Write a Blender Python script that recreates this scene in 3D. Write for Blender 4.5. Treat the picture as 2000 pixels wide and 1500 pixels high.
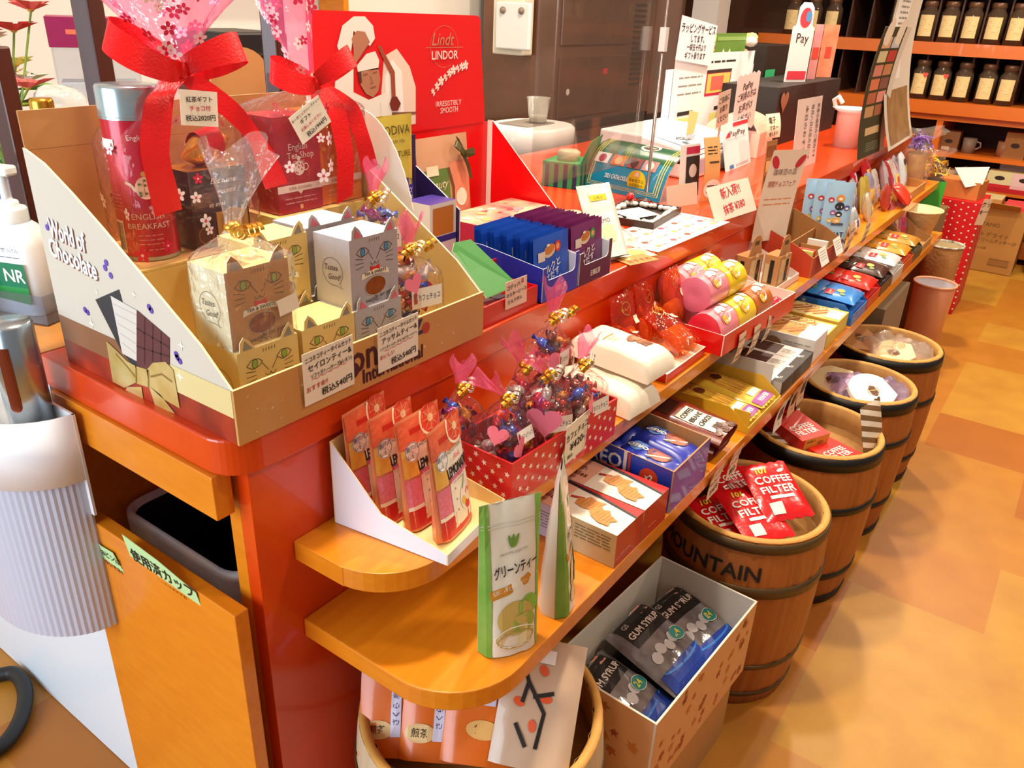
import bpy, math, random
from mathutils import Vector, Matrix, noise
for o in list(bpy.data.objects): bpy.data.objects.remove(o)
SC = bpy.context.scene; COL = SC.collection
PI = math.pi; R = math.radians; sin = math.sin; cos = math.cos
V = Vector
# ------------------------------------------------------------------ camera
CAM = V((0.76, -0.4925, 1.43)); FPX = 1560.18
yaw, pit, rol = -0.605180987, -0.443153697, 0.0419192073
fwd = V((cos(pit)*sin(yaw), cos(pit)*cos(yaw), sin(pit)))
r0 = V((cos(yaw), -sin(yaw), 0)); u0 = r0.cross(fwd)
rgt = r0*cos(rol)+u0*sin(rol); upv = -r0*sin(rol)+u0*cos(rol)
cd = bpy.data.cameras.new('camera'); cam = bpy.data.objects.new('camera', cd); COL.objects.link(cam)
cam.matrix_world = Matrix(((rgt.x, upv.x, -fwd.x, CAM.x), (rgt.y, upv.y, -fwd.y, CAM.y), (rgt.z, upv.z, -fwd.z, CAM.z), (0, 0, 0, 1)))
cd.sensor_fit = 'HORIZONTAL'; cd.sensor_width = 36; cd.lens = 36*FPX/2000; cd.clip_start = .02
SC.camera = cam
def at(px, py, x=None, y=None, z=None):
    """point of a known plane of the room seen at a photo pixel"""
    d = rgt*((px-1000)/FPX) - upv*((py-750)/FPX) + fwd
    if z is not None: t = (z-CAM.z)/d.z
    elif x is not None: t = (x-CAM.x)/d.x
    else: t = (y-CAM.y)/d.y
    return CAM+d*t
# ------------------------------------------------------------------ light
SC.view_settings.view_transform = 'Standard'; SC.view_settings.look = 'None'
SC.view_settings.exposure = 0.52; SC.view_settings.gamma = 1
SC.cycles.transparent_max_bounces = 24
W = bpy.data.worlds.new('world'); SC.world = W; W.use_nodes = True
W.node_tree.nodes['Background'].inputs[0].default_value = (1, .96, .92, 1)
W.node_tree.nodes['Background'].inputs[1].default_value = .17
def area(name, loc, tgt, sx, sy, power, col):
    l = bpy.data.lights.new(name, 'AREA'); l.shape = 'RECTANGLE'; l.size = sx; l.size_y = sy; l.energy = power; l.color = col
    o = bpy.data.objects.new(name, l); COL.objects.link(o); o.location = loc
    o.rotation_euler = (V(tgt)-V(loc)).to_track_quat('-Z', 'Y').to_euler(); return o
area('daylight_from_shop_window', (-.65, -2.2, 1.4), (-.2, .2, .7), 1.8, 1.5, 52, (.74, .88, 1))
for i, (x, y, p) in enumerate(((-.12, .25, 15), (-.2, 1.7, 14), (-.15, 3.3, 17), (.7, 4.6, 15), (-1.2, 2.4, 9), (1.35, .9, 6), (1.5, 2.9, 10))):
    l = bpy.data.lights.new('ceiling_spot', 'AREA'); l.shape = 'DISK'; l.size = .16; l.energy = p*1.7; l.color = (1, .86, .67)
    o = bpy.data.objects.new('ceiling_spot', l); COL.objects.link(o); o.location = (x, y, 2.6)
# ------------------------------------------------------------------ materials
MC = {}
def lin(c):
    if isinstance(c, str): c = [int(c[i:i+2], 16)/255 for i in (0, 2, 4)]
    return tuple((v/12.92 if v <= .04045 else ((v+.055)/1.055)**2.4) for v in c[:3])+(1,)
def M(c, rough=.5, metal=0, bump=0, bscale=60, var=0, vscale=8, vs=(1, 1, 1), c2=None, coat=0, emit=0, trans=0, spec=.5):
    """procedural principled material; var mixes towards c2 with a stretched noise"""
    k = (c, rough, metal, bump, bscale, var, vscale, vs, c2, coat, emit, trans, spec)
    if k in MC: return MC[k]
    m = bpy.data.materials.new('surface_'+c); m.use_nodes = True; nt = m.node_tree; N = nt.nodes; L = nt.links
    b = N['Principled BSDF']; b.inputs['Base Color'].default_value = lin(c); b.inputs['Roughness'].default_value = rough
    b.inputs['Metallic'].default_value = metal; b.inputs['Coat Weight'].default_value = coat; b.inputs['Specular IOR Level'].default_value = spec
    b.inputs['Transmission Weight'].default_value = trans
    if emit: b.inputs['Emission Color'].default_value = lin(c); b.inputs['Emission Strength'].default_value = emit
    if var or bump:
        tc = N.new('ShaderNodeTexCoord'); mp = N.new('ShaderNodeMapping'); mp.inputs['Scale'].default_value = vs; L.new(tc.outputs['Object'], mp.inputs['Vector'])
    if var:
        n = N.new('ShaderNodeTexNoise'); n.inputs['Scale'].default_value = vscale; n.inputs['Detail'].default_value = 5; L.new(mp.outputs[0], n.inputs['Vector'])
        mx = N.new('ShaderNodeMix'); mx.data_type = 'RGBA'; mr = N.new('ShaderNodeMapRange'); mr.inputs[1].default_value = .3; mr.inputs[2].default_value = .7; mr.inputs[4].default_value = var
        L.new(n.outputs[0], mr.inputs[0]); L.new(mr.outputs[0], mx.inputs[0]); mx.inputs[6].default_value = lin(c); mx.inputs[7].default_value = lin(c2 or '000000')
        L.new(mx.outputs[2], b.inputs['Base Color'])
    if bump:
        n = N.new('ShaderNodeTexNoise'); n.inputs['Scale'].default_value = bscale; n.inputs['Detail'].default_value = 3; L.new(tc.outputs['Object'], n.inputs['Vector'])
        bp = N.new('ShaderNodeBump'); bp.inputs['Strength'].default_value = bump; bp.inputs['Distance'].default_value = .004
        L.new(n.outputs[0], bp.inputs['Height']); L.new(bp.outputs[0], b.inputs['Normal'])
    MC[k] = m; return m
def film(tint='ffffff', body=.08, gloss=.5, rough=.12, bump=.6, bscale=45, bodyc=None):
    """clear or tinted wrapping film: see-through with a little body and sharp glints"""
    k = ('film', tint, body, gloss, rough, bump, bscale, bodyc)
    if k in MC: return MC[k]
    m = bpy.data.materials.new('film_'+tint); m.use_nodes = True; nt = m.node_tree; N = nt.nodes; L = nt.links
    N.remove(N['Principled BSDF']); out = N['Material Output']
    t = N.new('ShaderNodeBsdfTransparent'); t.inputs[0].default_value = lin(tint)
    g = N.new('ShaderNodeBsdfGlossy'); g.inputs['Roughness'].default_value = rough
    d = N.new('ShaderNodeBsdfDiffuse'); d.inputs[0].default_value = lin(bodyc or tint)
    lw = N.new('ShaderNodeLayerWeight'); lw.inputs[0].default_value = .5
    tc = N.new('ShaderNodeTexCoord'); n = N.new('ShaderNodeTexNoise'); n.inputs['Scale'].default_value = bscale; n.inputs['Detail'].default_value = 2
    L.new(tc.outputs['Object'], n.inputs['Vector']); bp = N.new('ShaderNodeBump'); bp.inputs['Strength'].default_value = bump; bp.inputs['Distance'].default_value = .01
    L.new(n.outputs[0], bp.inputs['Height']); L.new(bp.outputs[0], g.inputs['Normal']); L.new(bp.outputs[0], lw.inputs['Normal'])
    m1 = N.new('ShaderNodeMixShader'); m1.inputs[0].default_value = body; L.new(t.outputs[0], m1.inputs[1]); L.new(d.outputs[0], m1.inputs[2])
    pw = N.new('ShaderNodeMath'); pw.operation = 'POWER'; pw.inputs[1].default_value = 3; L.new(lw.outputs['Facing'], pw.inputs[0])
    mu = N.new('ShaderNodeMath'); mu.operation = 'MULTIPLY_ADD'; mu.inputs[1].default_value = gloss; mu.inputs[2].default_value = .05*gloss; L.new(pw.outputs[0], mu.inputs[0])
    m2 = N.new('ShaderNodeMixShader'); L.new(mu.outputs[0], m2.inputs[0]); L.new(m1.outputs[0], m2.inputs[1]); L.new(g.outputs[0], m2.inputs[2])
    L.new(m2.outputs[0], out.inputs[0]); MC[k] = m; return m
def foil(c): return M(c, rough=.2, metal=.45, bump=.5, bscale=120, coat=.6)
WHITE = M('f4f0e8', .5); BLACK = M('15120f', .6); INK = M('1d1712', .8); REDINK = M('c8202a', .7); GREYINK = M('8d8780', .8)
RED = M('dd0d10', .35, coat=.3); CREAM = M('e9d9a4', .6); KRAFT = M('bd8850', .75, var=.25, vscale=40, c2='a87440'); GOLD = M('d9a63a', .25, metal=.9)
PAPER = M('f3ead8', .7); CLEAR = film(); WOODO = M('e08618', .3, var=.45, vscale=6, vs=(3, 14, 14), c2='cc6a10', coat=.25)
WOODY = M('e48c18', .3, var=.45, vscale=6, vs=(14, 1.2, 14), c2='d06e10', coat=.25)  # orange shelf wood, its yellow partly the light on the boards put into colour
WOODR = M('d8430a', .28, var=.3, vscale=5, vs=(8, 1, 3), c2='c22f04', coat=.3)  # redder counter wood; stain plus the panel's shade put into one colour
# ------------------------------------------------------------------ mesh builder
def flat(o, u, v):
    o, u, v = V(o), V(u).normalized(), V(v).normalized(); n = u.cross(v)
    return lambda a, b, c=0: o+u*a+v*b+n*c
def sub(fr, a0, b0, ang=0):
    ca, sa = cos(ang), sin(ang)
    return lambda a, b, c=0: fr(a0+a*ca-b*sa, b0+a*sa+b*ca, c)
TX = {}
def glyphs(s):
    if s not in TX:
        c = bpy.data.curves.new('t', 'FONT'); c.body = s; c.size = 1; c.resolution_u = 2
        o = bpy.data.objects.new('t', c); COL.objects.link(o); bpy.context.view_layer.update()
        me = bpy.data.meshes.new_from_object(o.evaluated_get(bpy.context.evaluated_depsgraph_get()))
        TX[s] = ([(v.co.x, v.co.y) for v in me.vertices], [tuple(p.vertices) for p in me.polygons])
        bpy.data.objects.remove(o); bpy.data.curves.remove(c); bpy.data.meshes.remove(me)
    return TX[s]
class MB:
    def __init__(s): s.V = []; s.F = []; s.I = []; s.S = []; s.mats = []
    def mi(s, m):
        if m not in s.mats: s.mats.append(m)
        return s.mats.index(m)
    def add(s, vs, fs, m, sm=False):
        b = len(s.V); s.V += [tuple(v) for v in vs]; i = s.mi(m)
        for f in fs: s.F.append(tuple(b+k for k in f)); s.I.append(i); s.S.append(sm)
        return s
    def grid(s, fn, nu, nv, m, sm=True, cu=False, flip=False):
        n = nu if cu else nu+1
        vs = [fn(i/nu, j/nv) for j in range(nv+1) for i in range(n)]; fs = []
        for j in range(nv):
            for i in range(nu):
                a = j*n+i; b = j*n+(i+1) % n; q = (a, b, b+n, a+n); fs.append(q[::-1] if flip else q)
        return s.add(vs, fs, m, sm)
    def box(s, x0, y0, z0, x1, y1, z1, m, **k):
        vs = [(x, y, z) for x in (x0, x1) for y in (y0, y1) for z in (z0, z1)]
        for nm, f in (('l', (0, 1, 3, 2)), ('r', (4, 6, 7, 5)), ('f', (0, 4, 5, 1)), ('b', (2, 3, 7, 6)), ('d', (0, 2, 6, 4)), ('t', (1, 5, 7, 3))):
            s.add([vs[i] for i in f], [(0, 1, 2, 3)], k.get(nm, m))
        return s
    def rbox(s, c, sz, rz, m, tilt=None):
        q = Matrix.Rotation(rz, 3, 'Z')
        if tilt: q = q @ Matrix.Rotation(tilt[0], 3, tilt[1])
        h = V(sz)/2; vs = [V(c)+q @ V((x*h.x, y*h.y, z*h.z)) for x in (-1, 1) for y in (-1, 1) for z in (-1, 1)]
        return s.add(vs, [(0, 1, 3, 2), (4, 6, 7, 5), (0, 4, 5, 1), (2, 3, 7, 6), (0, 2, 6, 4), (1, 5, 7, 3)], m)
    def prism(s, pts, vec, m, me=None, mb=None, sm=False):
        """pts: face outline, counter-clockwise seen from its front; vec: offset to the back face"""
        n = len(pts); vec = V(vec); a = [V(p) for p in pts]; b = [p+vec for p in a]
        s.add(a, [tuple(range(n))], m); s.add(b, [tuple(range(n))[::-1]], mb or m)
        s.add(a+b, [(i, i+n, (i+1) % n+n, (i+1) % n) for i in range(n)], me or m, sm); return s
    def tube(s, path, r, m, n=8, cap=True):
        path = [V(p) for p in path]; rs = r if isinstance(r, (list, tuple)) else [r]*len(path); rings = []
        nrm = None
        for i, p in enumerate(path):
            t = (path[min(i+1, len(path)-1)]-path[max(i-1, 0)]).normalized()
            if nrm is None: nrm = t.cross(V((0, 0, 1))) if abs(t.z) < .9 else t.cross(V((1, 0, 0)))
            nrm = (nrm-t*nrm.dot(t)).normalized(); bn = t.cross(nrm)
            rings += [p+(nrm*cos(2*PI*k/n)+bn*sin(2*PI*k/n))*rs[i] for k in range(n)]
        fs = [(j*n+k, j*n+(k+1) % n, (j+1)*n+(k+1) % n, (j+1)*n+k) for j in range(len(path)-1) for k in range(n)]
        s.add(rings, fs, m, True)
        if cap: s.add(rings[:n], [tuple(range(n))[::-1]], m); s.add(rings[-n:], [tuple(range(n))], m)
        return s
    def lathe(s, prof, m, n=28, c=(0, 0, 0), rf=None, sm=True):
        c = V(c); k = len(prof)
        vs = [c+V((r*cos(2*PI*i/n)*(rf(2*PI*i/n, z) if rf else 1), r*sin(2*PI*i/n)*(rf(2*PI*i/n, z) if rf else 1), z)) for r, z in prof for i in range(n)]
        return s.add(vs, [(j*n+i, j*n+(i+1) % n, (j+1)*n+(i+1) % n, (j+1)*n+i) for j in range(k-1) for i in range(n)], m, sm)
    def strip(s, path, wd, m, w=None):
        """ribbon: path points and a width direction (one or per point)"""
        n = len(path); wd = wd if isinstance(wd, list) else [wd]*n; vs = []
        ws = w if isinstance(w, list) else [w]*n
        for p, d, q in zip(path, wd, ws): d = V(d).normalized()*q/2; vs += [V(p)-d, V(p)+d]
        return s.add(vs, [(2*i, 2*i+1, 2*i+3, 2*i+2) for i in range(n-1)], m, True)
    def ball(s, c, r, m, nu=10, nv=6):
        c = V(c); r = V(r) if not isinstance(r, (int, float)) else V((r, r, r))
        return s.grid(lambda u, v: c+V((r.x*sin(PI*v)*cos(2*PI*u), r.y*sin(PI*v)*sin(2*PI*u), -r.z*cos(PI*v))), nu, nv, m, True, cu=True)
    # ---- printing
    def poly(s, fr, pts, m, off=.0004): return s.add([fr(a, b, off) for a, b in pts], [tuple(range(len(pts)))], m)
    def rect(s, fr, a0, b0, a1, b1, m, off=.0004, nu=1, nv=1):
        return s.grid(lambda u, v: fr(a0+(a1-a0)*u, b0+(b1-b0)*v, off), nu, nv, m, False)
    def disc(s, fr, a, b, r, m, off=.0005, r2=None, n=18, ang=0, a0=0, a1=2*PI):
        r2 = r2 or r; ca, sa = cos(ang), sin(ang); pts = []
        k = n if a1-a0 > 6.28 else n+1
        for i in range(k):
            t = a0+(a1-a0)*i/n; x, y = r*cos(t), r2*sin(t); pts.append((a+x*ca-y*sa, b+x*sa+y*ca))
        return s.poly(fr, pts, m, off)
    def line(s, fr, pts, w, m, off=.0006):
        vs = []; n = len(pts)
        for i, p in enumerate(pts):
            q0, q1 = pts[max(i-1, 0)], pts[min(i+1, n-1)]; dx, dy = q1[0]-q0[0], q1[1]-q0[1]; l = math.hypot(dx, dy) or 1
            vs += [fr(p[0]+dy/l*w/2, p[1]-dx/l*w/2, off), fr(p[0]-dy/l*w/2, p[1]+dx/l*w/2, off)]
        return s.add(vs, [(2*i, 2*i+2, 2*i+3, 2*i+1) for i in range(n-1)], m)
    def ring(s, fr, a, b, r, w, m, off=.0006, r2=None, n=20, a0=0, a1=2*PI):
        r2 = r2 or r
        return s.line(fr, [(a+r*cos(a0+(a1-a0)*i/n), b+r2*sin(a0+(a1-a0)*i/n)) for i in range(n+1)], w, m, off)
    def text(s, fr, t, a, b, size, m, off=.0008, al='c', ang=0, sx=1, bold=0, shear=0, width=None):
        vs, fs = glyphs(t)
        if not vs: return s
        x0 = min(v[0] for v in vs); x1 = max(v[0] for v in vs)
        if width: sx = width/((x1-x0)*size)
        ox = {'c': (x0+x1)/2, 'l': x0, 'r': x1}[al]; ca, sa = cos(ang), sin(ang)
        for db in ((0, 0),) if not bold else ((-bold, 0), (bold, 0), (0, bold), (0, -bold)):
            P = []
            for x, y in vs:
                X = ((x-ox)*sx+y*shear)*size+db[0]; Y = (y-.35)*size+db[1]; P.append(fr(a+X*ca-Y*sa, b+X*sa+Y*ca, off))
            s.add(P, fs, m); off += .00005
        return s
    def star(s, fr, a, b, r, m, off=.0005, n=5, ang=0, k=.42):
        return s.poly(fr, [(a+(r if i % 2 == 0 else r*k)*sin(PI*i/n+ang), b+(r if i % 2 == 0 else r*k)*cos(PI*i/n+ang)) for i in range(2*n)], m, off)
    def heart(s, fr, a, b, r, m, off=.0005, ang=0):
        pts = []
        for i in range(24):
            t = -2*PI*i/24; x = .06*16*sin(t)**3; y = .06*(13*cos(t)-5*cos(2*t)-2*cos(3*t)-cos(4*t)); pts.append((a+r*(x*cos(ang)-y*sin(ang)), b+r*(x*sin(ang)+y*cos(ang))))
        return s.poly(fr, pts, m, off)
    def flower(s, fr, a, b, r, m, mc, off=.0005):
        for k in range(5): s.disc(fr, a+r*.58*cos(k*1.2566+.3), b+r*.58*sin(k*1.2566+.3), r*.42, m, off+.00003*k, n=8, r2=r*.3, ang=k*1.2566+.3)
        return s.disc(fr, a, b, r*.2, mc, off+.0002, n=6)
    def build(s, name, parent=None, loc=None, rz=0, rot=None, label=None, cat=None, group=None, kind=None, bevel=0):
        me = bpy.data.meshes.new(name); me.from_pydata(s.V, [], s.F)
        for m in s.mats: me.materials.append(m)
        me.polygons.foreach_set('material_index', s.I); me.polygons.foreach_set('use_smooth', s.S); me.update()
        o = bpy.data.objects.new(name, me); COL.objects.link(o)
        if parent: o.parent = parent
        if loc is not None: o.location = loc
        o.rotation_euler = rot or (0, 0, rz); tag(o, label, cat, group, kind)
        if bevel:
            b = o.modifiers.new('bevel', 'BEVEL'); b.width = bevel; b.segments = 2; b.limit_method = 'ANGLE'; b.angle_limit = R(40)
            o.modifiers.new('weld', 'WELD').merge_threshold = 1e-5; o.modifiers.move(1, 0)
        return o
def tag(o, label=None, cat=None, group=None, kind=None):
    if label: o['label'] = label
    if cat: o['category'] = cat
    if group: o['group'] = group
    if kind: o['kind'] = kind
    return o
def thing(name, label, cat, loc=(0, 0, 0), rz=0, group=None, rot=None):
    o = bpy.data.objects.new(name, None); o.empty_display_size = .05; COL.objects.link(o); o.location = loc; o.rotation_euler = rot or (0, 0, rz)
    return tag(o, label, cat, group)
def dup(root, loc, rz=0, label=None, rot=None):
    def cp(o, p):
        c = o.copy(); COL.objects.link(c)
        if p: c.parent = p
        for ch in o.children: cp(ch, c)
        return c
    r = cp(root, None); r.location = loc; r.rotation_euler = rot or (0, 0, rz)
    if label: r['label'] = label
    return r
def nz(*p): return noise.noise(V(p))
random.seed(7); rnd = random.uniform
# ------------------------------------------------------------------ setting
def floor_material():
    m = bpy.data.materials.new('floor_tiles'); m.use_nodes = True; nt = m.node_tree; N = nt.nodes; L = nt.links; b = N['Principled BSDF']
    tc = N.new('ShaderNodeTexCoord'); mp = N.new('ShaderNodeMapping'); mp.inputs['Location'].default_value = (-.536/.333, -.204/.3365, 0); mp.inputs['Scale'].default_value = (1/.333, 1/.3365, 1)
    L.new(tc.outputs['Object'], mp.inputs[0]); fl = N.new('ShaderNodeVectorMath'); fl.operation = 'FLOOR'; L.new(mp.outputs[0], fl.inputs[0])
    wn = N.new('ShaderNodeTexWhiteNoise'); wn.noise_dimensions = '2D'; L.new(fl.outputs[0], wn.inputs['Vector'])
    cr = N.new('ShaderNodeValToRGB'); cr.color_ramp.interpolation = 'CONSTANT'; e = cr.color_ramp.elements
    for i, (p, c) in enumerate(((0, 'b87c24'), (.3, 'c08e30'), (.55, 'aa6418'), (.78, 'b87824'))):
        q = e[i] if i < 2 else e.new(p); q.position = p; q.color = lin(c)
    L.new(wn.outputs['Value'], cr.inputs[0])
    n = N.new('ShaderNodeTexNoise'); n.inputs['Scale'].default_value = 7; n.inputs['Detail'].default_value = 8; L.new(tc.outputs['Object'], n.inputs['Vector'])
    mr = N.new('ShaderNodeMapRange'); mr.inputs[1].default_value = .3; mr.inputs[2].default_value = .75; mr.inputs[4].default_value = .45; L.new(n.outputs[0], mr.inputs[0])
    mx = N.new('ShaderNodeMix'); mx.data_type = 'RGBA'; L.new(mr.outputs[0], mx.inputs[0]); L.new(cr.outputs[0], mx.inputs[6]); mx.inputs[7].default_value = lin('9a5614'); L.new(mx.outputs[2], b.inputs['Base Color'])
    b.inputs['Roughness'].default_value = .42; return m
MB().box(-4, -3, -.05, 3.2, 6.5, 0, floor_material()).build('floor', kind='structure', label='tan and orange square tile floor')
WALLM = M('e9e4da', .8)
MB().box(-4, 6.3, 0, 3.2, 6.4, 2.7, M('6d4a34', .8)).build('wall_far', kind='structure')
MB().box(-2.45, -3, 0, -2.35, 6.3, 2.7, WALLM).build('wall_left', kind='structure')
MB().box(-4, -3, 2.7, 3.2, 6.5, 2.75, M('efe6d6', .9)).build('ceiling', kind='structure')
# ------------------------------------------------------------------ counter
CX = -.445; ZT = .93; ZM = .737; ZL = .593; YE = 4.0; CB2 = -.97
def arc(cx, cy, r, a0, a1, n=10): return [(cx+r*cos(a0+(a1-a0)*i/n), cy+r*sin(a0+(a1-a0)*i/n)) for i in range(n+1)]
def slab(pts, z0, z1, m, me=None):
    b = MB(); return b.prism([(x, y, z1) for x, y in pts], (0, 0, z0-z1), m, me or m)
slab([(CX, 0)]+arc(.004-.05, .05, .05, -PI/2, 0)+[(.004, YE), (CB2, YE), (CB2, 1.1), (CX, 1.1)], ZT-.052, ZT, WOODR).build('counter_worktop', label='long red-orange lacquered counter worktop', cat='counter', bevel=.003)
XP = -.006; ZB = ZT-.0525
cab = thing('counter_cabinet', 'orange counter cabinet with tilting bin door at its near end', 'cabinet')
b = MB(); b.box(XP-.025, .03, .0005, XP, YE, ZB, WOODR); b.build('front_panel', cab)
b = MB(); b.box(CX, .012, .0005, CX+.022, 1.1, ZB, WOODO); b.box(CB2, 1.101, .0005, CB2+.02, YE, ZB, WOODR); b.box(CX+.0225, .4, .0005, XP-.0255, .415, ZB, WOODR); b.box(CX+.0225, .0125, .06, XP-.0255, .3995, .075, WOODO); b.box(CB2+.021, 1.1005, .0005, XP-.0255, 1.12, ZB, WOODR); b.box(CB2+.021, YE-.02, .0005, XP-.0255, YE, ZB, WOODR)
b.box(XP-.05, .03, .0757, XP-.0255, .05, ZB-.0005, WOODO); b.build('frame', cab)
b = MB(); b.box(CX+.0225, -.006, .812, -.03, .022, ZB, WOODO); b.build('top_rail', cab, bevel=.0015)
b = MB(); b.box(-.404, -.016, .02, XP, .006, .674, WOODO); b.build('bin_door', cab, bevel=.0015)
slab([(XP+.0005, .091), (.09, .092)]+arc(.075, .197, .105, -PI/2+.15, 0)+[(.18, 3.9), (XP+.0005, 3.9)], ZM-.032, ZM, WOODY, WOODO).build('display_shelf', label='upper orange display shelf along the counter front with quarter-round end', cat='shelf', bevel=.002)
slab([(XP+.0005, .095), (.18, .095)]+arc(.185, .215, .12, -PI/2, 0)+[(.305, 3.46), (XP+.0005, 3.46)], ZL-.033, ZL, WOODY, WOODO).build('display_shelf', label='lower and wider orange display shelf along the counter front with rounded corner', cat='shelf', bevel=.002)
# ------------------------------------------------------------------ makers shared by the goods
Z3 = V((0, 0, 1))
def plate(name, loc, u, v, pts, m, th=.0006, draw=None, me=None, back=None, parent=None, bend=0, **k):
    """thin card or sheet whose front faces u x v; pts outline or (w,h); bend curls it along v"""
    u = V(u).normalized(); v = V(v).normalized(); n = u.cross(v); b = MB()
    if isinstance(pts[0], (int, float)): w, h = pts; pts = [(-w/2, -h/2), (w/2, -h/2), (w/2, h/2), (-w/2, h/2)]
    if bend:
        def fr(a, q, c=0):
            t = bend*q; nn = n*cos(t)-v*sin(t)
            return u*a+v*(sin(t)/bend)+n*((1-cos(t))/bend)+nn*c
        a0 = min(p[0] for p in pts); a1 = max(p[0] for p in pts); b0 = min(p[1] for p in pts); b1 = max(p[1] for p in pts)
        b.grid(lambda s, t: fr(a0+(a1-a0)*s, b0+(b1-b0)*t, 0), 1, 14, m); b.grid(lambda s, t: fr(a0+(a1-a0)*s, b0+(b1-b0)*t, -th), 1, 14, back or m, flip=True)
    else:
        fr = flat((0, 0, 0), u, v); b.prism([fr(p[0], p[1], 0) for p in pts], -n*th, m, me or m, back or m)
    if draw: draw(b, fr)
    return b.build(name, parent, loc, **k)
FY, FZ = (0, 1, 0), (0, 0, 1)          # facing the customer (+x)
def lines(b, fr, rows, w=None):
    for r in rows:
        g = glyphs(r[0])[0]; gw = (max(v[0] for v in g)-min(v[0] for v in g))*r[3]; lim = 2*(w/2-abs(r[1])) if w else gw
        b.text(fr, r[0], r[1], r[2], r[3], r[4] if len(r) > 4 else INK, width=min(gw, lim), al=r[5] if len(r) > 5 else 'c', ang=r[6] if len(r) > 6 else .06, bold=r[7] if len(r) > 7 else r[3]*.012)
def scribble(b, fr, x0, x1, ys, m=GREYINK, w=.0007, seed=1, dens=1.0):
    """rows of tiny print too small to read"""
    rg = random.Random(seed)
    for y in ys:
        x = x0
        while x < x1:
            l = min(rg.uniform(2, 7)*w*2, x1-x)
            if rg.random() < dens: b.rect(fr, x, y-w/2, x+l, y+w/2, m, .0005)
            x += l+w*1.5
def pocket(w, h, d, mf, mb=None, prof=None, draw=None, nu=10, nv=12, crink=.0015, seed=0, zig=0, side=.5, y0=0):
    """filled pouch standing in the y-z plane, front to +x; prof(v) thickness share along its height"""
    prof = prof or (lambda v: (1-v)**.7)
    def half(a, q):
        u = max(0, min(1, a/w)); v = max(0, min(1, q/h)); e = max(0, 1-abs(2*u-1)**3)**side
        return d/2*prof(v)*e+crink*nz(u*5+seed, v*6, seed*3.1)*min(1, 8*min(u, 1-u))
    def fr(a, q, c=0): return V((half(a, q)+c, a+y0, q))
    def bk(a, q): return V((-half(a, q), a+y0, q))
    b = MB()
    def q(v, u): return v*h+(zig*(1 if int(u*nu+.5) % 2 else -1)*(1 if v > .999 else -1 if v < .001 else 0))
    b.grid(lambda u, v: V((fr(u*w, v*h).x, u*w+y0, q(v, u))), nu, nv, mf); b.grid(lambda u, v: V((bk(u*w, v*h).x-.0003, u*w+y0, q(v, u))), nu, nv, mb or mf, flip=True)
    if draw: draw(b, fr)
    return b
def standing(v): return (1-v)**.65
def pillow(v): return max(0, 1-abs(2*v-1)**3.2)**.6
def candy(b, c, ax, r, m, l=None):
    """one twist-wrapped sweet"""
    c = V(c); ax = V(ax).normalized(); q = ax.to_track_quat('X', 'Z').to_matrix(); l = l or r*1.5
    prof = [(-2.1*l, r*.8), (-1.75*l, r*.55), (-1.1*l, r*.22), (-.9*l, r*.75), (-.4*l, r), (.4*l, r), (.9*l, r*.75), (1.1*l, r*.22), (1.75*l, r*.55), (2.1*l, r*.8)]
    n = 8
    vs = [c+q @ V((x, rr*cos(2*PI*k/n)*(.35 if abs(x) > 1.5*l else 1), rr*sin(2*PI*k/n))) for x, rr in prof for k in range(n)]
    return b.add(vs, [(j*n+k, j*n+(k+1) % n, (j+1)*n+(k+1) % n, (j+1)*n+k) for j in range(len(prof)-1) for k in range(n)], m, True)
CANDYM = [foil(c) for c in ('c4143a', '2456c8', 'd9891e', '7a2a1a', 'c9c4c0', '8a2a78', 'd8402a')]
def curl(b, c, m, r=.008, l=.02, ax=(0, 1, 0), w=.006, turns=2.5):
    ax = V(ax).normalized(); q = ax.to_track_quat('X', 'Z').to_matrix(); n = int(turns*12)
    return b.strip([V(c)+q @ V((l*(i/n-.5), r*cos(i*2*PI/12), r*sin(i*2*PI/12))) for i in range(n+1)], ax, m, w)
PINKF = film('ffd8e4', .3, .5, .12, .7, 60, 'f87aa4'); PINK = M('ef7a92', .6)
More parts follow.
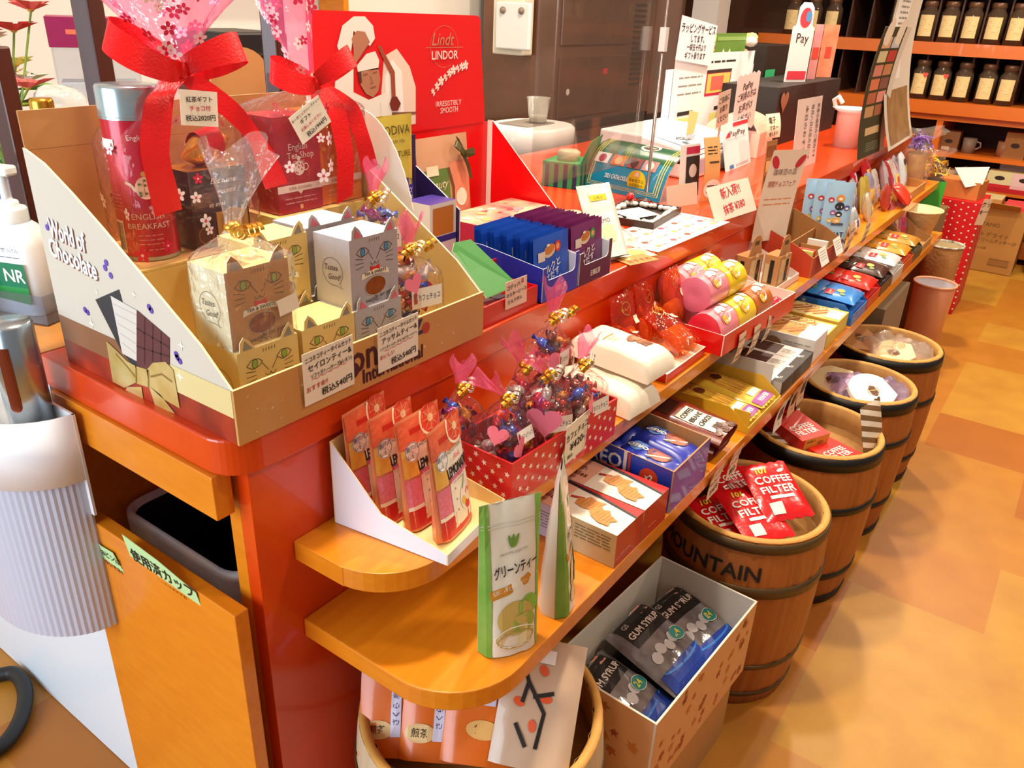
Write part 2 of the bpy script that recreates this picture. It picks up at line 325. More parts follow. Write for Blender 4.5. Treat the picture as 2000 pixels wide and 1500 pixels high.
def sack(foot, zb, ze, neck, nr, top, tr, m, lean=(0, 0), seed=0, bulge=1.0, fold=9, nv=22, na=40):
    """tied film bag: foot outline, straight to zb, drawn to the neck at ze, flaring ruffle up to top"""
    cx = sum(p[0] for p in foot)/len(foot); cy = sum(p[1] for p in foot)/len(foot)
    def rad(a):
        d = V((cos(a), sin(a))); best = 0; n = len(foot)
        for i in range(n):
            p, q = V(foot[i])-V((cx, cy)), V(foot[(i+1) % n])-V((cx, cy)); e = q-p; den = d.x*e.y-d.y*e.x
            if abs(den) < 1e-9: continue
            t = (p.x*e.y-p.y*e.x)/den; s = (p.x*d.y-p.y*d.x)/den
            if t > 0 and -1e-6 <= s <= 1+1e-6: best = max(best, t)
        return best
    RA = [rad(2*PI*i/na) for i in range(na)]
    def fn(u, v):
        i = u*na; i0 = int(i) % na; r = RA[i0]+(RA[(i0+1) % na]-RA[i0])*(i-int(i)); a = 2*PI*u
        if v < .4: t = v/.4; rr = r*(1+.06*bulge*sin(PI*t)); z = zb*t; ox = cx; oy = cy; w = .004
        elif v < .7:
            t = (v-.4)/.3; s = t*t*(3-2*t); rr = r*(1-s)+nr*s; z = zb+(ze-zb)*t; ox = cx+(neck[0]-cx)*s; oy = cy+(neck[1]-cy)*s; w = .006*(1-t)+.0015
        else:
            t = (v-.7)/.3; s = t**1.3; rr = nr+(tr-nr)*s; z = ze+(top-ze)*t+.012*s*sin(a*3+seed); ox = neck[0]+lean[0]*t; oy = neck[1]+lean[1]*t; w = .001+.16*tr*s
        rr += w*(.6*sin(fold*a+seed)+.7*nz(cos(a)*2+seed, sin(a)*2, v*4))
        return V((ox+rr*cos(a), oy+rr*sin(a), z))
    b = MB(); b.grid(fn, na, nv, m, cu=True); return b, fn
def on_sack(fn, u, v, out=.002):
    p = fn(u, v); du = fn((u+.01) % 1, v)-fn((u-.01) % 1, v); dv = fn(u, min(1, v+.02))-fn(u, max(0, v-.02)); n = du.cross(dv)
    if n.length < 1e-9: n = V((1, 0, 0))
    n.normalize(); uu = du.normalized(); return flat(p+n*out, uu, n.cross(uu))
def bowpart(name, parent, c, ax, up, L, w, m, tails=(), ang=.35):
    """ribbon bow: two loops, a knot, tails given as point lists"""
    c = V(c); ax = V(ax).normalized(); up = V(up).normalized(); n = ax.cross(up)
    for sg in (-1, 1):
        b = MB(); pts = []; d = (ax*sg*cos(ang)+up*sin(ang)); e = d.cross(n)*sg
        wl = []
        for i in range(25):
            t = i/24; th = 2*PI*t; pts.append(c+d*(L*(1-cos(th))/2)+n*(L*.27*sin(th)+.004)-e*(L*.12*sin(th))*sg); wl.append(w*(.55+.45*min(1, 3.2*min(t, 1-t))))
        b.strip(pts, [e+n*.15 for _ in pts], m, wl); b.build('ribbon_loop', parent)
    b = MB(); b.ball(c, (w*.38, w*.38, w*.45), m); b.build('ribbon_knot', parent)
    for t in tails:
        b = MB(); t = [V(p) for p in t]; P = []
        for i in range(len(t)-1):
            for k in range(5): P.append(t[i].lerp(t[i+1], k/5))
        P.append(t[-1]); P = [P[0]]+[(P[i-1]+P[i]*2+P[i+1])/4 for i in range(1, len(P)-1)]+[P[-1]]
        wd = [ax+V((0, 0, .25*sin(i*.5))) for i in range(len(P))]; b.strip(P, wd, m, w); b.build('ribbon_tail', parent)
# ------------------------------------------------------------------ long display carton at the counter's near end
SIL = M('d2cabb', .45, var=.3, vscale=2, c2='bdb2a0'); KGOLD = M('c58d4c', .4, coat=.2, var=.35, vscale=9, c2='d9a868'); INNER = M('ddbf72', .7)
wb = thing('display_carton', 'long slant-sided chocolate display carton with gold bow print at the counter\'s near corner', 'display box')
xb, yb0, yb1 = -.388, .014, .498
side = [(.006, .9305), (.006, 1.004), (-.045, 1.048), (-.127, 1.099), (-.225, 1.160), (-.281, 1.192), (-.34, 1.222), (xb, 1.236), (xb, .9305)]
b = MB(); b.prism([(x, yb0, z) for x, z in side][::-1], (0, .003, 0), SIL, M('e6d9b4', .6), INNER)
fr = flat((xb, yb0, .9305), (1, 0, 0), (0, 0, 1)); a_ = lambda px, py: (lambda p: (p.x-xb, p.z-.9305))(at(px, py, y=yb0))
BRN = M('8a5a3a', .4); LGOLD = M('e8dca0', .35, metal=.3); GOLDP = M('c9a84a', .3, metal=.5, var=.6, vscale=22, c2='efe6b0')
b.poly(fr, [(0, .036), (.393, .036), (.393, .073), (0, .073)], BRN, .0003); b.poly(fr, [(.25, .036), (.393, .036), (.393, .073), (.25, .073)], LGOLD, .0005)
b.poly(fr, [(0, 0), (.393, 0), (.393, .036), (0, .036)], M('5a1712', .4, var=.8, vscale=14, c2='c23a18'), .0003)
# chocolate bars
b.poly(fr, [a_(187, 585), a_(233, 565), a_(258, 655), a_(275, 730), a_(240, 690)], M('24262c', .5), .0006)
b.poly(fr, [a_(217, 577), a_(268, 606), a_(268, 705), a_(240, 690)], M('d3ccc2', .5), .0009)
for i in range(5): b.line(fr, [a_(222+i*4.5, 593+i*19), a_(268, 615+i*19)], .0008, M('b5aca0', .6), .0011)
CH = M('59252b', .4); CHD = M('3c1519', .5)
p00, p10, p11, p01 = a_(268, 605), a_(332, 660), a_(332, 714), a_(268, 710); b.poly(fr, [p00, p01, a_(290, 735), p11, p10], CH, .0009)
for i in range(1, 4): t = i/4; b.line(fr, [(p00[0]+(p10[0]-p00[0])*t, p00[1]+(p10[1]-p00[1])*t), (p01[0]+(p11[0]-p01[0])*t, p01[1]+(p11[1]-p01[1])*t)], .0022, CHD, .0012)
for i in range(1, 3): t = i/3; b.line(fr, [(p00[0]+(p01[0]-p00[0])*t, p00[1]+(p01[1]-p00[1])*t), (p10[0]+(p11[0]-p10[0])*t, p10[1]+(p11[1]-p10[1])*t)], .0022, CHD, .0012)
# printed gold bow
BD = M('8a6a2a', .4)
for poly in ([(209, 665), (225, 680), (250, 705), (268, 715), (270, 745), (245, 757), (222, 745)], [(288, 722), (300, 708), (325, 706), (340, 722), (353, 797), (320, 778), (292, 752)], [(266, 714), (292, 722), (292, 756), (268, 748)], [(250, 755), (278, 755), (282, 780), (245, 765)], [(292, 752), (315, 770), (344, 808), (305, 792)]):
    b.poly(fr, [a_(*p) for p in poly], GOLDP, .0014)
for pl in ([(228, 690), (250, 715), (266, 735)], [(296, 735), (318, 730), (338, 745)], [(268, 718), (268, 748)], [(292, 724), (292, 756)]): b.line(fr, [a_(*p) for p in pl], .003, BD, .0017)
PURP = M('5a3fb0', .3)
for px, py in ((167, 605), (172, 610), (208, 513), (206, 523), (217, 538), (347, 698), (352, 705), (345, 692), (292, 600), (296, 606), (97, 438), (93, 444)): b.disc(fr, *a_(px, py), .0045, PURP, .0009, n=10)
WS = M('efe9de', .5)
for px, py, r in ((180, 632, .009), (355, 675, .008), (352, 735, .009), (262, 575, .006), (190, 570, .005)): b.star(fr, *a_(px, py), r, WS, .0006, n=4, k=.25)
TSH = M('8d4f3a', .6); TW = M('fbfaf8', .4)
for m_, o_, dx in ((TSH, .0008, .0016), (TW, .0012, 0)):
    b.text(fr, 'World of', .073+dx, .203-dx, .037, m_, o_, ang=-.06, bold=.0009, width=.088); b.text(fr, 'Chocolate', .076+dx, .172-dx, .037, m_, o_, ang=-.10, bold=.0009, width=.115)
b.build('side_panel', wb)
b = MB(); b.prism([(x, yb1, z) for x, z in side], (0, -.003, 0), SIL, M('e6d9b4', .6), INNER); b.build('side_panel', wb)
b = MB(); b.box(xb, yb0+.0035, .9305, .006, yb1-.0035, .9325, INNER); b.box(xb, yb0+.0035, .933, xb+.003, yb1-.0035, 1.232, KRAFT)
b.box(-.232, yb0+.0035, .933, -.229, yb1-.0035, 1.087, INNER); b.box(xb+.0035, yb0+.0035, 1.0875, -.229, yb1-.0035, 1.0905, INNER); b.build('tray', wb)
b = MB(); b.box(xb, yb0+.002, 1.2325, xb+.003, yb1-.002, 1.282, KRAFT, t=M('d9b98a', .7)); b.build('lid_flap', wb)
b = MB(); b.box(.0065, yb0-.001, .9305, .0105, yb1+.001, 1.005, KGOLD, t=M('e4c08a', .6), l=INNER)
fr = flat((.0105, 0, .9305), FY, FZ); LG = M('4a1620', .5)
b.text(fr, 'on', .226, .052, .062, LG, bold=.001, width=.05); b.text(fr, 'z', .338, .066, .05, M('3a2a4a', .5), bold=.001); b.disc(fr, .356, .054, .009, M('b8402a', .5), .0006); b.text(fr, 'International', .285, .02, .03, LG, bold=.0006, width=.125); b.disc(fr, .204, .035, .012, LG, .0006)
for i in range(22): b.star(fr, rnd(.01, .48), rnd(.006, .07), rnd(.0015, .004), M('f2dcb4', .5), .0005, n=4, k=.25)
b.build('front_panel', wb)
# ------------------------------------------------------------------ cat-faced tea boxes
def catbox(label, body, sidem, topm, earin, eye, win, loc, rz=0, full=True, group='cat-faced tea gift boxes'):
    r = thing('gift_box', label, 'gift box', loc, rz, group); w, d, h = .094, .071, .1; b = MB()
    b.box(-d, 0, 0, 0, w, h, body, f=sidem, t=topm, b=sidem); L = M('3a2a20', .7); fr = flat((0, 0, 0), FY, FZ)
    for s in (-1, 1):
        ex = w/2+s*.023; b.line(fr, [(ex-.012, .079), (ex-.004, .086), (ex+.006, .085), (ex+.012, .08)], .0008, L); b.line(fr, [(ex-.012, .079), (ex-.003, .073), (ex+.007, .075), (ex+.012, .08)], .0008, L)
        b.disc(fr, ex+.0005, .0795, .0042, M(eye, .4), .0005, r2=.006); b.ring(fr, ex+.0005, .0795, .0042, .0006, L, r2=.006)
        for k in range(3): b.line(fr, [(w/2+s*.022, .069-k*.005), (w/2+s*.037, .072-k*.0075)], .0007, L)
        b.line(fr, [(w/2+s*.012, .078), (w/2+s*.003, .0655)], .0007, L); b.ring(fr, w/2+s*.004, .0625, .004, .0007, L, a0=PI, a1=2*PI, n=8)
    for k in range(5): b.line(fr, [(w/2-.009+k*.0045, .0915), (w/2-.008+k*.0045, .096)], .0007, L)
    b.poly(fr, [(w/2-.009, .049), (w/2, .052), (w/2+.009, .049), (w/2+.009, .057), (w/2, .054), (w/2-.009, .057)], RED, .0006)
    bn = M('efe6cf', .6)
    b.poly(fr, [(w/2-.028, .0395)]+[(w/2+.028*t, .0435-.004*t*t) for t in (-.9, -.45, 0, .45, .9)]+[(w/2+.028, .0395), (w/2+.026, .047)]+[(w/2+.028*t, .051-.004*t*t) for t in (.9, .45, 0, -.45, -.9)]+[(w/2-.026, .047)], bn, .0005)
    b.text(fr, 'TEA & SWEETS', w/2, .0466, .0062, L, bold=.0001, width=.043)
    if full:
        b.text(fr, 'Especially for you', w/2+.002, .0095, .0085, L, ang=.1, width=.062, shear=.25); b.line(fr, [(w/2-.012+k*.0015, .004+.0016*sin(k*1.1)) for k in range(17)], .0007, L)
    fs = flat((-d, 0, 0), (1, 0, 0), FZ); b.ring(fs, d/2, .05, .02, .0006, L, a0=-.9, a1=5.0); b.line(fs, [(d/2+.006, .031), (d/2+.019, .028), (d/2+.0125, .0345)], .0006, L)
    b.text(fs, 'Tastes', d/2-.003, .056, .0115, L, ang=.06, shear=.2, width=.026); b.text(fs, 'Good!', d/2+.003, .043, .0115, L, ang=.06, shear=.2, width=.024)
    cart = b.build('carton', r)
    if full:
        b = MB(); b.disc(fr, w/2, .0265, .0205, M('7a2f10', .25, coat=.6, var=.5, vscale=60, c2='9a4a1c'), .0006, r2=.0135); b.ring(fr, w/2, .0265, .0205, .0008, M('f0e4cc', .6), r2=.0135); b.build('window', cart)
    for s in (-1, 1):
        b = MB(); c = w/2+s*.031; b.prism([(0, c-.0115, h), (0, c+.0115, h), (0, c+.007+s*.003, h+.012), (0, c+s*.004, h+.0185), (0, c-.007+s*.003, h+.012)], (-.0012, 0, 0), body, M('efe6d0', .7))
        b.poly(fr, [(c-.0065, h+.0012), (c+.0075, h+.0012), (c+s*.003, h+.0135)], earin, .0005); b.build('ear', r)
    return r
KR = M('c08a4a', .6, var=.2, vscale=50, c2='ab7436'); KRS = M('d9cda6', .6); CRE = M('dfc078', .6, var=.2, vscale=60, c2='d2ae60'); GRY = M('aaa2a8', .55, var=.4, vscale=220, c2='bdb6bc'); GRS = M('c5c2cc', .55, var=.3, vscale=220, c2='d6d4dc'); GIN = M('8d867c', .6); PIN = M('d9657a', .6)
z1 = .9335; x1 = -.02
cream = ('e', CRE, CRE, M('ecd690', .6), GIN, '8faa4a', 0)
catbox('cream cat-faced tea box, low front row, nearest the carton\'s slanted end', *cream[1:], (x1, .045, z1))
catbox('cream cat-faced tea box, low in the front row between kraft and grey stacks', *cream[1:], (x1, .1465, z1))
catbox('grey cat-faced tea box under the upright grey one', GRY, GRS, M('d9d8de', .5), PIN, '4a8ab8', 0, (x1, .242, z1))
catbox('kraft cat-faced tea box inside a clear tied bag on top of a cream box', KR, KRS, M('e6d08e', .6), GIN, '8faa4a', 0, (x1-.008, .046, z1+.1), group=None)
catbox('grey cat-faced tea box on top with blue eyes and oval window', GRY, GRS, M('d4d5de', .5), PIN, '4a8ab8', 0, (x1-.006, .243, z1+.1))
catbox('cream cat-faced tea box standing on the second row behind the bagged kraft box', *cream[1:], (-.102, .142, z1+.1))
catbox('grey cat-faced tea box with pink ears on the second row behind the upright grey box', GRY, GRS, M('d4d5de', .5), PIN, '4a8ab8', 0, (-.116, .247, z1+.1))
catbox('cream cat-faced tea box hidden low in the second row', *cream[1:], (-.098, .142, z1)); catbox('grey cat-faced tea box low in the second row below a grey box', GRY, GRS, M('d9d8de', .5), PIN, '4a8ab8', 0, (-.112, .247, z1))
# clear tied bag over the kraft box
cb = thing('cellophane_bag', 'clear cellophane bag with gold ribbon tied over the kraft cat box', 'bag', (x1-.0415, .093, z1+.1))
b, fn = sack([(.0385, -.05), (.0385, .05), (-.0395, .05), (-.0395, -.05)], .104, .138, (-.012, .004), .008, .232, .042, film('ffffff', .07, .75, .08, 1, 55), lean=(.0, .022), seed=2, bulge=.2, fold=7); b.build('film', cb)
b = MB(); b.ball((-.012, .004, .138), (.011, .011, .008), GOLD); curl(b, (.004, .02, .134), GOLD, .009, .02); curl(b, (.012, -.004, .136), GOLD, .007, .02, (1, 0, 0)); b.build('gold_ribbon', cb)
b = MB(); f2 = flat((.0405, .036, .042), (0, 1, .12), (0, -.12, 1)); b.rect(f2, -.016, -.011, .016, .011, PAPER, .0008); scribble(b, f2, -.013, .013, (.007, .003, -.001, -.005), REDINK, .0009); b.build('sticker', cb)
# handwritten cards on the carton's front
def card1(b, fr):
    lines(b, fr, (('ニコネコティータイムセット', 0, .029, .0085), ('セイロンティー&', .002, .0165, .0115), ('ソフトガトー(チーズ&レモン)', .004, .004, .0075), ('おすすめ!!', -.022, -.014, .009, REDINK), ('税込540円', .012, -.025, .0125)), .08)
    b.line(fr, [(-.03+k*.003, -.003+.001*sin(k*1.6)+.0002*k) for k in range(21)], .0008, REDINK)
plate('price_card', (.0155, .158, .984), (0, 1, .02), (.04, -.02, 1), (.088, .075), PAPER, draw=card1, label='handwritten price card below the cream cat boxes, 540 yen', cat='price card')
def card2(b, fr):
    lines(b, fr, (('ニコネコティータイムセット', 0, .026, .008), ('アッサムティー&', .002, .0145, .011), ('ソフトガトー(ヨーグルト&ブルーベリー)', 0, .003, .0055), ('おいしい', -.024, -.011, .008, REDINK), ('税込540円', .01, -.023, .012)), .077)
    b.line(fr, [(-.03+k*.003, -.004+.001*sin(k*1.6)+.0002*k) for k in range(21)], .0008, REDINK)
plate('price_card', (.0155, .291, .982), (0, 1, .02), (.04, -.02, 1), (.084, .07), PAPER, draw=card2, label='handwritten price card below the grey cat boxes, 540 yen', cat='price card')
# ------------------------------------------------------------------ ribbon-tied gift bags on the carton's step
b = MB(); b.box(xb+.004, .292, 1.091, -.232, .493, 1.119, INNER); b.build('riser', wb)
RIB = M('e80f14', .35, bump=.2, bscale=300)
PF = film('ffe2ee', .2, .4, .15, .8, 40, 'ff86ba'); CF = film('fff6f8', .04, .55, .1, .9, 45, 'ffc0d4')
def giftbag(label, loc, foot, zb, neck, ze, nr, top, tr, lean, seed, ax, L, w, tails, nfl):
    g = thing('gift_wrap', label, 'gift bag', loc, 0)
    b, fn = sack(foot, zb, ze, neck, nr, top, tr, CF, lean=lean, seed=seed, bulge=.25, fold=8)
    j = b.mi(PF)
    for k in range(len(b.F)):
        if k//40 >= 14: b.I[k] = j
    rg = random.Random(seed)
    for k in range(nfl):
        u = rg.uniform(.55, 1.05) % 1 if k % 2 else rg.random(); v = rg.uniform(.04, .55) if k % 5 > 2 else (.71+.28*rg.random()**.6)
        c = rg.random(); f = on_sack(fn, u, v, .0022)
        b.flower(f, 0, 0, rg.uniform(.007, .012), M('fbeef2', .6) if c < .62 else M('d81f4c', .6), M('e03a6a', .6) if c < .62 else M('f6c8d0', .6))
    b.build('film', g); bowpart('ribbon', g, (neck[0]+.012, neck[1], ze), ax, (0, 0, 1), L, w, RIB, tails); return g
K = V((-.24, .161, 1.335))
giftbag('large pink flowered gift wrap with red bow at the left end around a red tin', (-.285, .175, 1.0925), [(.048, -.105), (.055, .09), (-.055, .1), (-.06, -.095)], .15, (.03, -.01), .245, .014, .36, .1, (-.02, .01), 3, (.15, 1, -.1), .095, .038,
         [[(.045, -.012, .24), (.058, -.055, .215), (.066, -.078, .15), (.066, -.07, .07)], [(.045, -.006, .24), (.06, .05, .19), (.068, .088, .14), (.068, .108, .08)]], 70)
# tin
t = thing('tea_tin', 'tall round red tea tin with silver lid inside the flowered wrap', 'tea tin', (-.289, .1135, 1.091)); b = MB()
TR = M('cf1430', .3, metal=.2, coat=.4, var=.5, vscale=30, c2='b00c2a'); SILV = M('b8cdd2', .25, metal=.8)
b.lathe([(0, 0), (.0375, 0), (.0385, .002), (.0385, .006)], SILV); b.lathe([(.038, .006), (.038, .188)], TR); b.lathe([(.038, .188), (.0365, .19), (0, .19)], SILV)
def cyl(r, z0=0, a0=-.6): return lambda a, q, c=0: V(((r+c)*cos(a0+a/r), (r+c)*sin(a0+a/r), z0+q))
fr = cyl(.038, 0, -1.1); W_ = M('f4ead8', .5)
b.rect(fr, -.03, .01, -.012, .055, W_, .0006, 6, 1)
for k in range(7): b.rect(fr, -.028+k*.0022, .014, -.027+k*.0022, .052, BLACK, .0009)
b.disc(fr, .026, .1, .0125, M('ead9a8', .5), .0008, r2=.015)
b.line(fr, [(.015, .096), (.008, .105), (.002, .108)], .004, M('ead9a8', .5), .001); b.disc(fr, .026, .1185, .0035, M('c9a84a', .5), .001); b.ring(fr, .04, .101, .006, .0022, M('ead9a8', .5), .001, n=12)
for k in range(9): b.disc(fr, .026+.008*sin(k*2.1), .1+.01*cos(k*1.7), .0018, M('4a7a3a', .6), .0012, n=6)
for s_, q, z_ in (('ENGLISH', .062, .011), ('BREAKFAST', .049, .011), ('English', .165, .009)): b.text(fr, s_, .024, q, z_, W_, .0008)
scribble(b, fr, .008, .04, (.036, .03, .024, .016), M('e8a0a8', .6), .0012); scribble(b, fr, -.035, -.008, (.09, .085, .08, .075, .07), M('e8a0a8', .6), .001, 2); b.rect(fr, -.036, .15, -.006, .162, W_, .0006, 6, 1)
b.build('body', t); b = MB(); b.lathe([(.0388, .186), (.0388, .224), (.037, .227), (0, .227)], SILV); b.lathe([(.0389, .189), (.0392, .19), (.0389, .191)], SILV); b.build('lid', t)
# brown tea box with gold strip
t = thing('tea_box', 'dark brown tea box with gold lower panel beside the red tin', 'tea box', (-.255, .163, 1.091)); b = MB(); DB = M('3a261f', .35, coat=.3); GB = M('c08a30', .35, metal=.4, coat=.3)
b.box(-.062, 0, 0, 0, .095, .112, DB, t=GB); fr = flat((0, 0, 0), FY, FZ)
b.rect(fr, .038, .004, .092, .05, M('caa046', .4, metal=.3, var=.4, vscale=40, c2='e0c070')); b.disc(fr, .065, .035, .02, M('b8903a', .5), .0008); b.rect(fr, .05, .012, .08, .034, M('e4cf8a', .5), .001)
for k in range(4): b.rect(fr, .004, .01+k*.025, .034, .03+k*.025, M(('5a3c2c', '2a1c18', '6a4a30', '30211c')[k], .4))
b.text(fr, 'Elle a une', .055, .095, .011, W_, shear=.3); b.text(fr, 'recette', .06, .08, .01, W_, shear=.3); b.text(fr, 'et moi', .04, .062, .01, W_, shear=.3); b.ring(fr, .018, .02, .012, .001, GB); b.build('carton', t)
# gold foil sweets on the brown box
t = thing('chocolate_pack', 'gold foil chocolate piece with red belly band on top of the brown tea box', 'chocolate', (-.282, .215, 1.2045), 0); b = MB(); GF = M('e8b438', .2, metal=.6, bump=.6, bscale=80, coat=.5)
b.grid(lambda u, v: V((.024*cos(2*PI*u)*sin(PI*v), (v-.5)*.085, .024+.024*sin(2*PI*u)*sin(PI*v)+.02*(v-.5))), 16, 12, GF, cu=True); b.build('foil', t)
b = MB(); b.grid(lambda u, v: V((.0225*cos(2*PI*u), (v-.5)*.03, .024+.0225*sin(2*PI*u)+.007*(v-.5)))*1.07, 16, 2, M('c8141e', .4), cu=True); b.build('band', t)
def tag1(b, fr): lines(b, fr, (('紅茶ギフト', 0, .011, .0075), ('チョコ付', .001, .0, .0075, REDINK), ('税込2020円', .001, -.012, .0085)), .05)
plate('price_card', (-.208, .163, 1.292), (.1, 1, -.12), (-.05, .12, 1), (.052, .044), PAPER, draw=tag1, label='handwritten 2020 yen card stuck on the larger flowered gift wrap', cat='price card')
# second gift bag
giftbag('smaller pink flowered gift wrap with red bow around red and orange tea boxes', (-.285, .392, 1.1205), [(.052, -.092), (.05, .098), (-.05, .1), (-.05, -.09)], .148, (.02, .005), .19, .012, .33, .05, (-.04, -.01), 8, (.1, 1, .12), .08, .034,
         [[(.036, .005, .186), (.056, .03, .15), (.064, .036, .08), (.064, .03, .01)], [(.036, .01, .186), (.055, .062, .15), (.062, .078, .1), (.062, .092, .05)]], 48)
def teabox(label, loc, w, d, h, m, band, txt, art):
    t = thing('tea_box', label, 'tea box', loc); b = MB(); b.box(-d, 0, 0, 0, w, h, m); fr = flat((0, 0, 0), FY, FZ)
    b.rect(fr, 0, .032, w, .043, W_); b.poly(fr, [(w/2-.005, .0321), (w/2+.005, .0321), (w/2, .027)], W_, .0004); b.text(fr, 'SUPER GOODNESS', w/2, .0375, .0065, M('9a5a3a', .6), width=w*.52, off=.0009)
    scribble(b, fr, w*.15, w*.85, (.022, .015), M('e8b0a8', .6), .0014, 5); b.rect(fr, w/2-.003, .004, w/2+.003, .011, M('e8c080', .6))
    if txt:
        b.text(fr, 'English', w/2, h-.045, .014, W_); b.text(fr, 'Tea Shop', w/2+.004, h-.058, .014, W_); b.text(fr, 'ORGANIC', w/2, h-.068, .005, W_)
        b.disc(fr, w/2, .067, .011, W_, .0007); b.line(fr, [(w/2-.01, .067), (w/2-.019, .072)], .004, W_, .0008); b.ring(fr, w/2+.013, .068, .005, .0016, W_, .0009); b.disc(fr, w/2, .082, .0035, W_, .0008)
        for k in range(8): b.disc(fr, w/2+.007*sin(k*2.4), .067+.007*cos(k*1.9), .0016, M('b8283a', .6), .0011, n=6)
    else:
        for k in range(22): b.disc(fr, rnd(.008, w-.008), rnd(.055, h-.008), rnd(.003, .008), M(('e8a030', 'd86a18', 'c84a20', 'f0c050')[k % 4], .5), .0005+.00005*k, n=9, r2=rnd(.002, .005), ang=rnd(0, 3))
    b.build('carton', t, bevel=.0008)
teabox('deep red tea box with white teapot print inside the smaller gift wrap', (-.243, .305, 1.1205), .089, .075, .145, M('b81026', .35, coat=.3, var=.5, vscale=40, c2='92081c'), W_, 1, 0)
teabox('orange leaf-patterned tea box right of the red one inside the smaller gift wrap', (-.247, .397, 1.1205), .089, .075, .145, M('e07a14', .35, coat=.3, var=.4, vscale=40, c2='d05a10'), W_, 0, 0)
def tag2(b, fr): lines(b, fr, (('オーガニックハーブティー', 0, .016, .0052), ('ギフト', -.006, .007, .008), ('お楽しみください', 0, -.003, .0056, REDINK), ('税込1944円', .004, -.014, .0085)), .06)
plate('price_card', (-.212, .352, 1.262), (.1, 1, .55), (-.05, -.55, 1), (.062, .045), PAPER, draw=tag2, label='tilted handwritten 1944 yen card on the smaller flowered gift wrap', cat='price card')
# ------------------------------------------------------------------ bags of wrapped sweets
CPRO = {}
def candychild(parent, loc, k, rot):
    if k not in CPRO:
        b = MB(); candy(b, (0, 0, 0), (1, 0, 0), .009, CANDYM[k], .0105); CPRO[k] = b.build('wrapped_candy', parent); o = CPRO[k]
    else: o = CPRO[k].copy(); COL.objects.link(o); o.parent = parent
    o.location = loc; o.rotation_euler = rot
def logo(b, fr, w, h, txt='カフェチョコ'):
    b.rect(fr, -w/2, -h/2, w/2, h/2, WHITE, .0008); b.rect(fr, -w*.44, -h*.25, -w*.32, h*.25, M('a83224', .6), .001); b.disc(fr, -w*.38, h*.25, w*.045, M('a83224', .6), .0011, n=8)
    b.text(fr, txt, -w*.28, .0, h*.36, INK, .0012, al='l', width=w*.7)
def candybag(label, loc, rz, w, d, hb, ze, top, n, seed, lab=None, heart=(), pal=None, lean=(0, .01), curls=(GOLD, M('d8d4cc', .25, metal=.8)), tr=.019):
    rg = random.Random(seed); g = thing('candy_bag', label, 'candy bag', loc, rz, None)
    for k in range(n):
        z = .011+(hb*1.12-.011)*(k/n)**.95; f = 1-.75*max(0, z/hb-.65)
        candychild(g, (rg.uniform(-1, 1)*(d/2-.014)*f, rg.uniform(-1, 1)*(w/2-.016)*f, z), (pal or range(7))[rg.randrange(len(pal or range(7)))], (rg.uniform(-.5, .5), rg.uniform(-.8, .8), rg.uniform(0, 6)))
    b, fn = sack([(d/2, -w/2), (d/2, w/2), (-d/2, w/2), (-d/2, -w/2)], hb*.9, ze, (0, 0), .006, ze+(top-ze)*.9, tr, film('fffafa', .02, .8, .07, 1, 60, 'ffd8e0'), lean=lean, seed=seed, bulge=.8, fold=6)
    j = b.mi(PINKF)
    for k in range(len(b.F)):
        if k//40 >= 16: b.I[k] = j
    for u, v, r, an in heart: b.heart(on_sack(fn, u, v, .003), 0, 0, r, PINK, .0005, an)
    b.build('film', g)
    if lab: b = MB(); logo(b, on_sack(fn, lab[0], lab[1], .004), lab[2], lab[3]); b.build('label', g)
    for k, m_ in enumerate(curls):
        b = MB(); b.ball((.004, -.004+.008*k, ze), (.008, .008, .007), m_); curl(b, (.012, -.012+.024*k, ze-.003), m_, .008, .024, (.3*(-1)**k, 1, .4), .006); b.build('curled_ribbon', g)
    return g
ZF = .9335
candybag('tied bag of blue and purple wrapped sweets at the back right of the long carton', (-.16, .425, ZF+.03), .1, .11, .07, .14, .185, .235, 34, 11, lab=(.9, .4, .066, .034), pal=[1, 5, 0, 1, 5], heart=[(.02, .3, .016, .2)])
candybag('tied bag of red and gold wrapped sweets in the carton\'s front right corner', (-.065, .4, ZF), .05, .095, .075, .12, .152, .2, 34, 12, lab=(.99, .3, .058, .032), heart=[(.88, .42, .018, .3)], curls=(GOLD, M('e6dcb4', .3, metal=.6), GOLD))
def bird(b, fr):
    scribble(b, fr, .012, .07, (.07, .062, .054, .046), GREYINK, .0018, 3); b.text(fr, 'BUTTER', .042, .085, .012, M('6a5a4a', .6)); b.disc(fr, .045, .13, .022, M('e0cda0', .5), .0006)
    for k in range(4): b.line(fr, [(.03+k*.01, .165), (.04+k*.01, .15), (.036+k*.012, .14)], .0025, M('5a3a22', .6))
    b.disc(fr, .06, .16, .008, M('a86a2a', .6), .0007); b.disc(fr, .05, .02, .014, M('a04a28', .6), .0007, r2=.009)
pocket(.09, .185, .03, M('efe6cc', .35, coat=.3), prof=standing, draw=bird, seed=4, zig=.0).build('snack_pouch', None, (-.112, .395, ZF+.003), rot=(0, -.12, .85), label='cream pouch with bird and leaf print behind the sweets along the carton\'s right wall', cat='pouch')
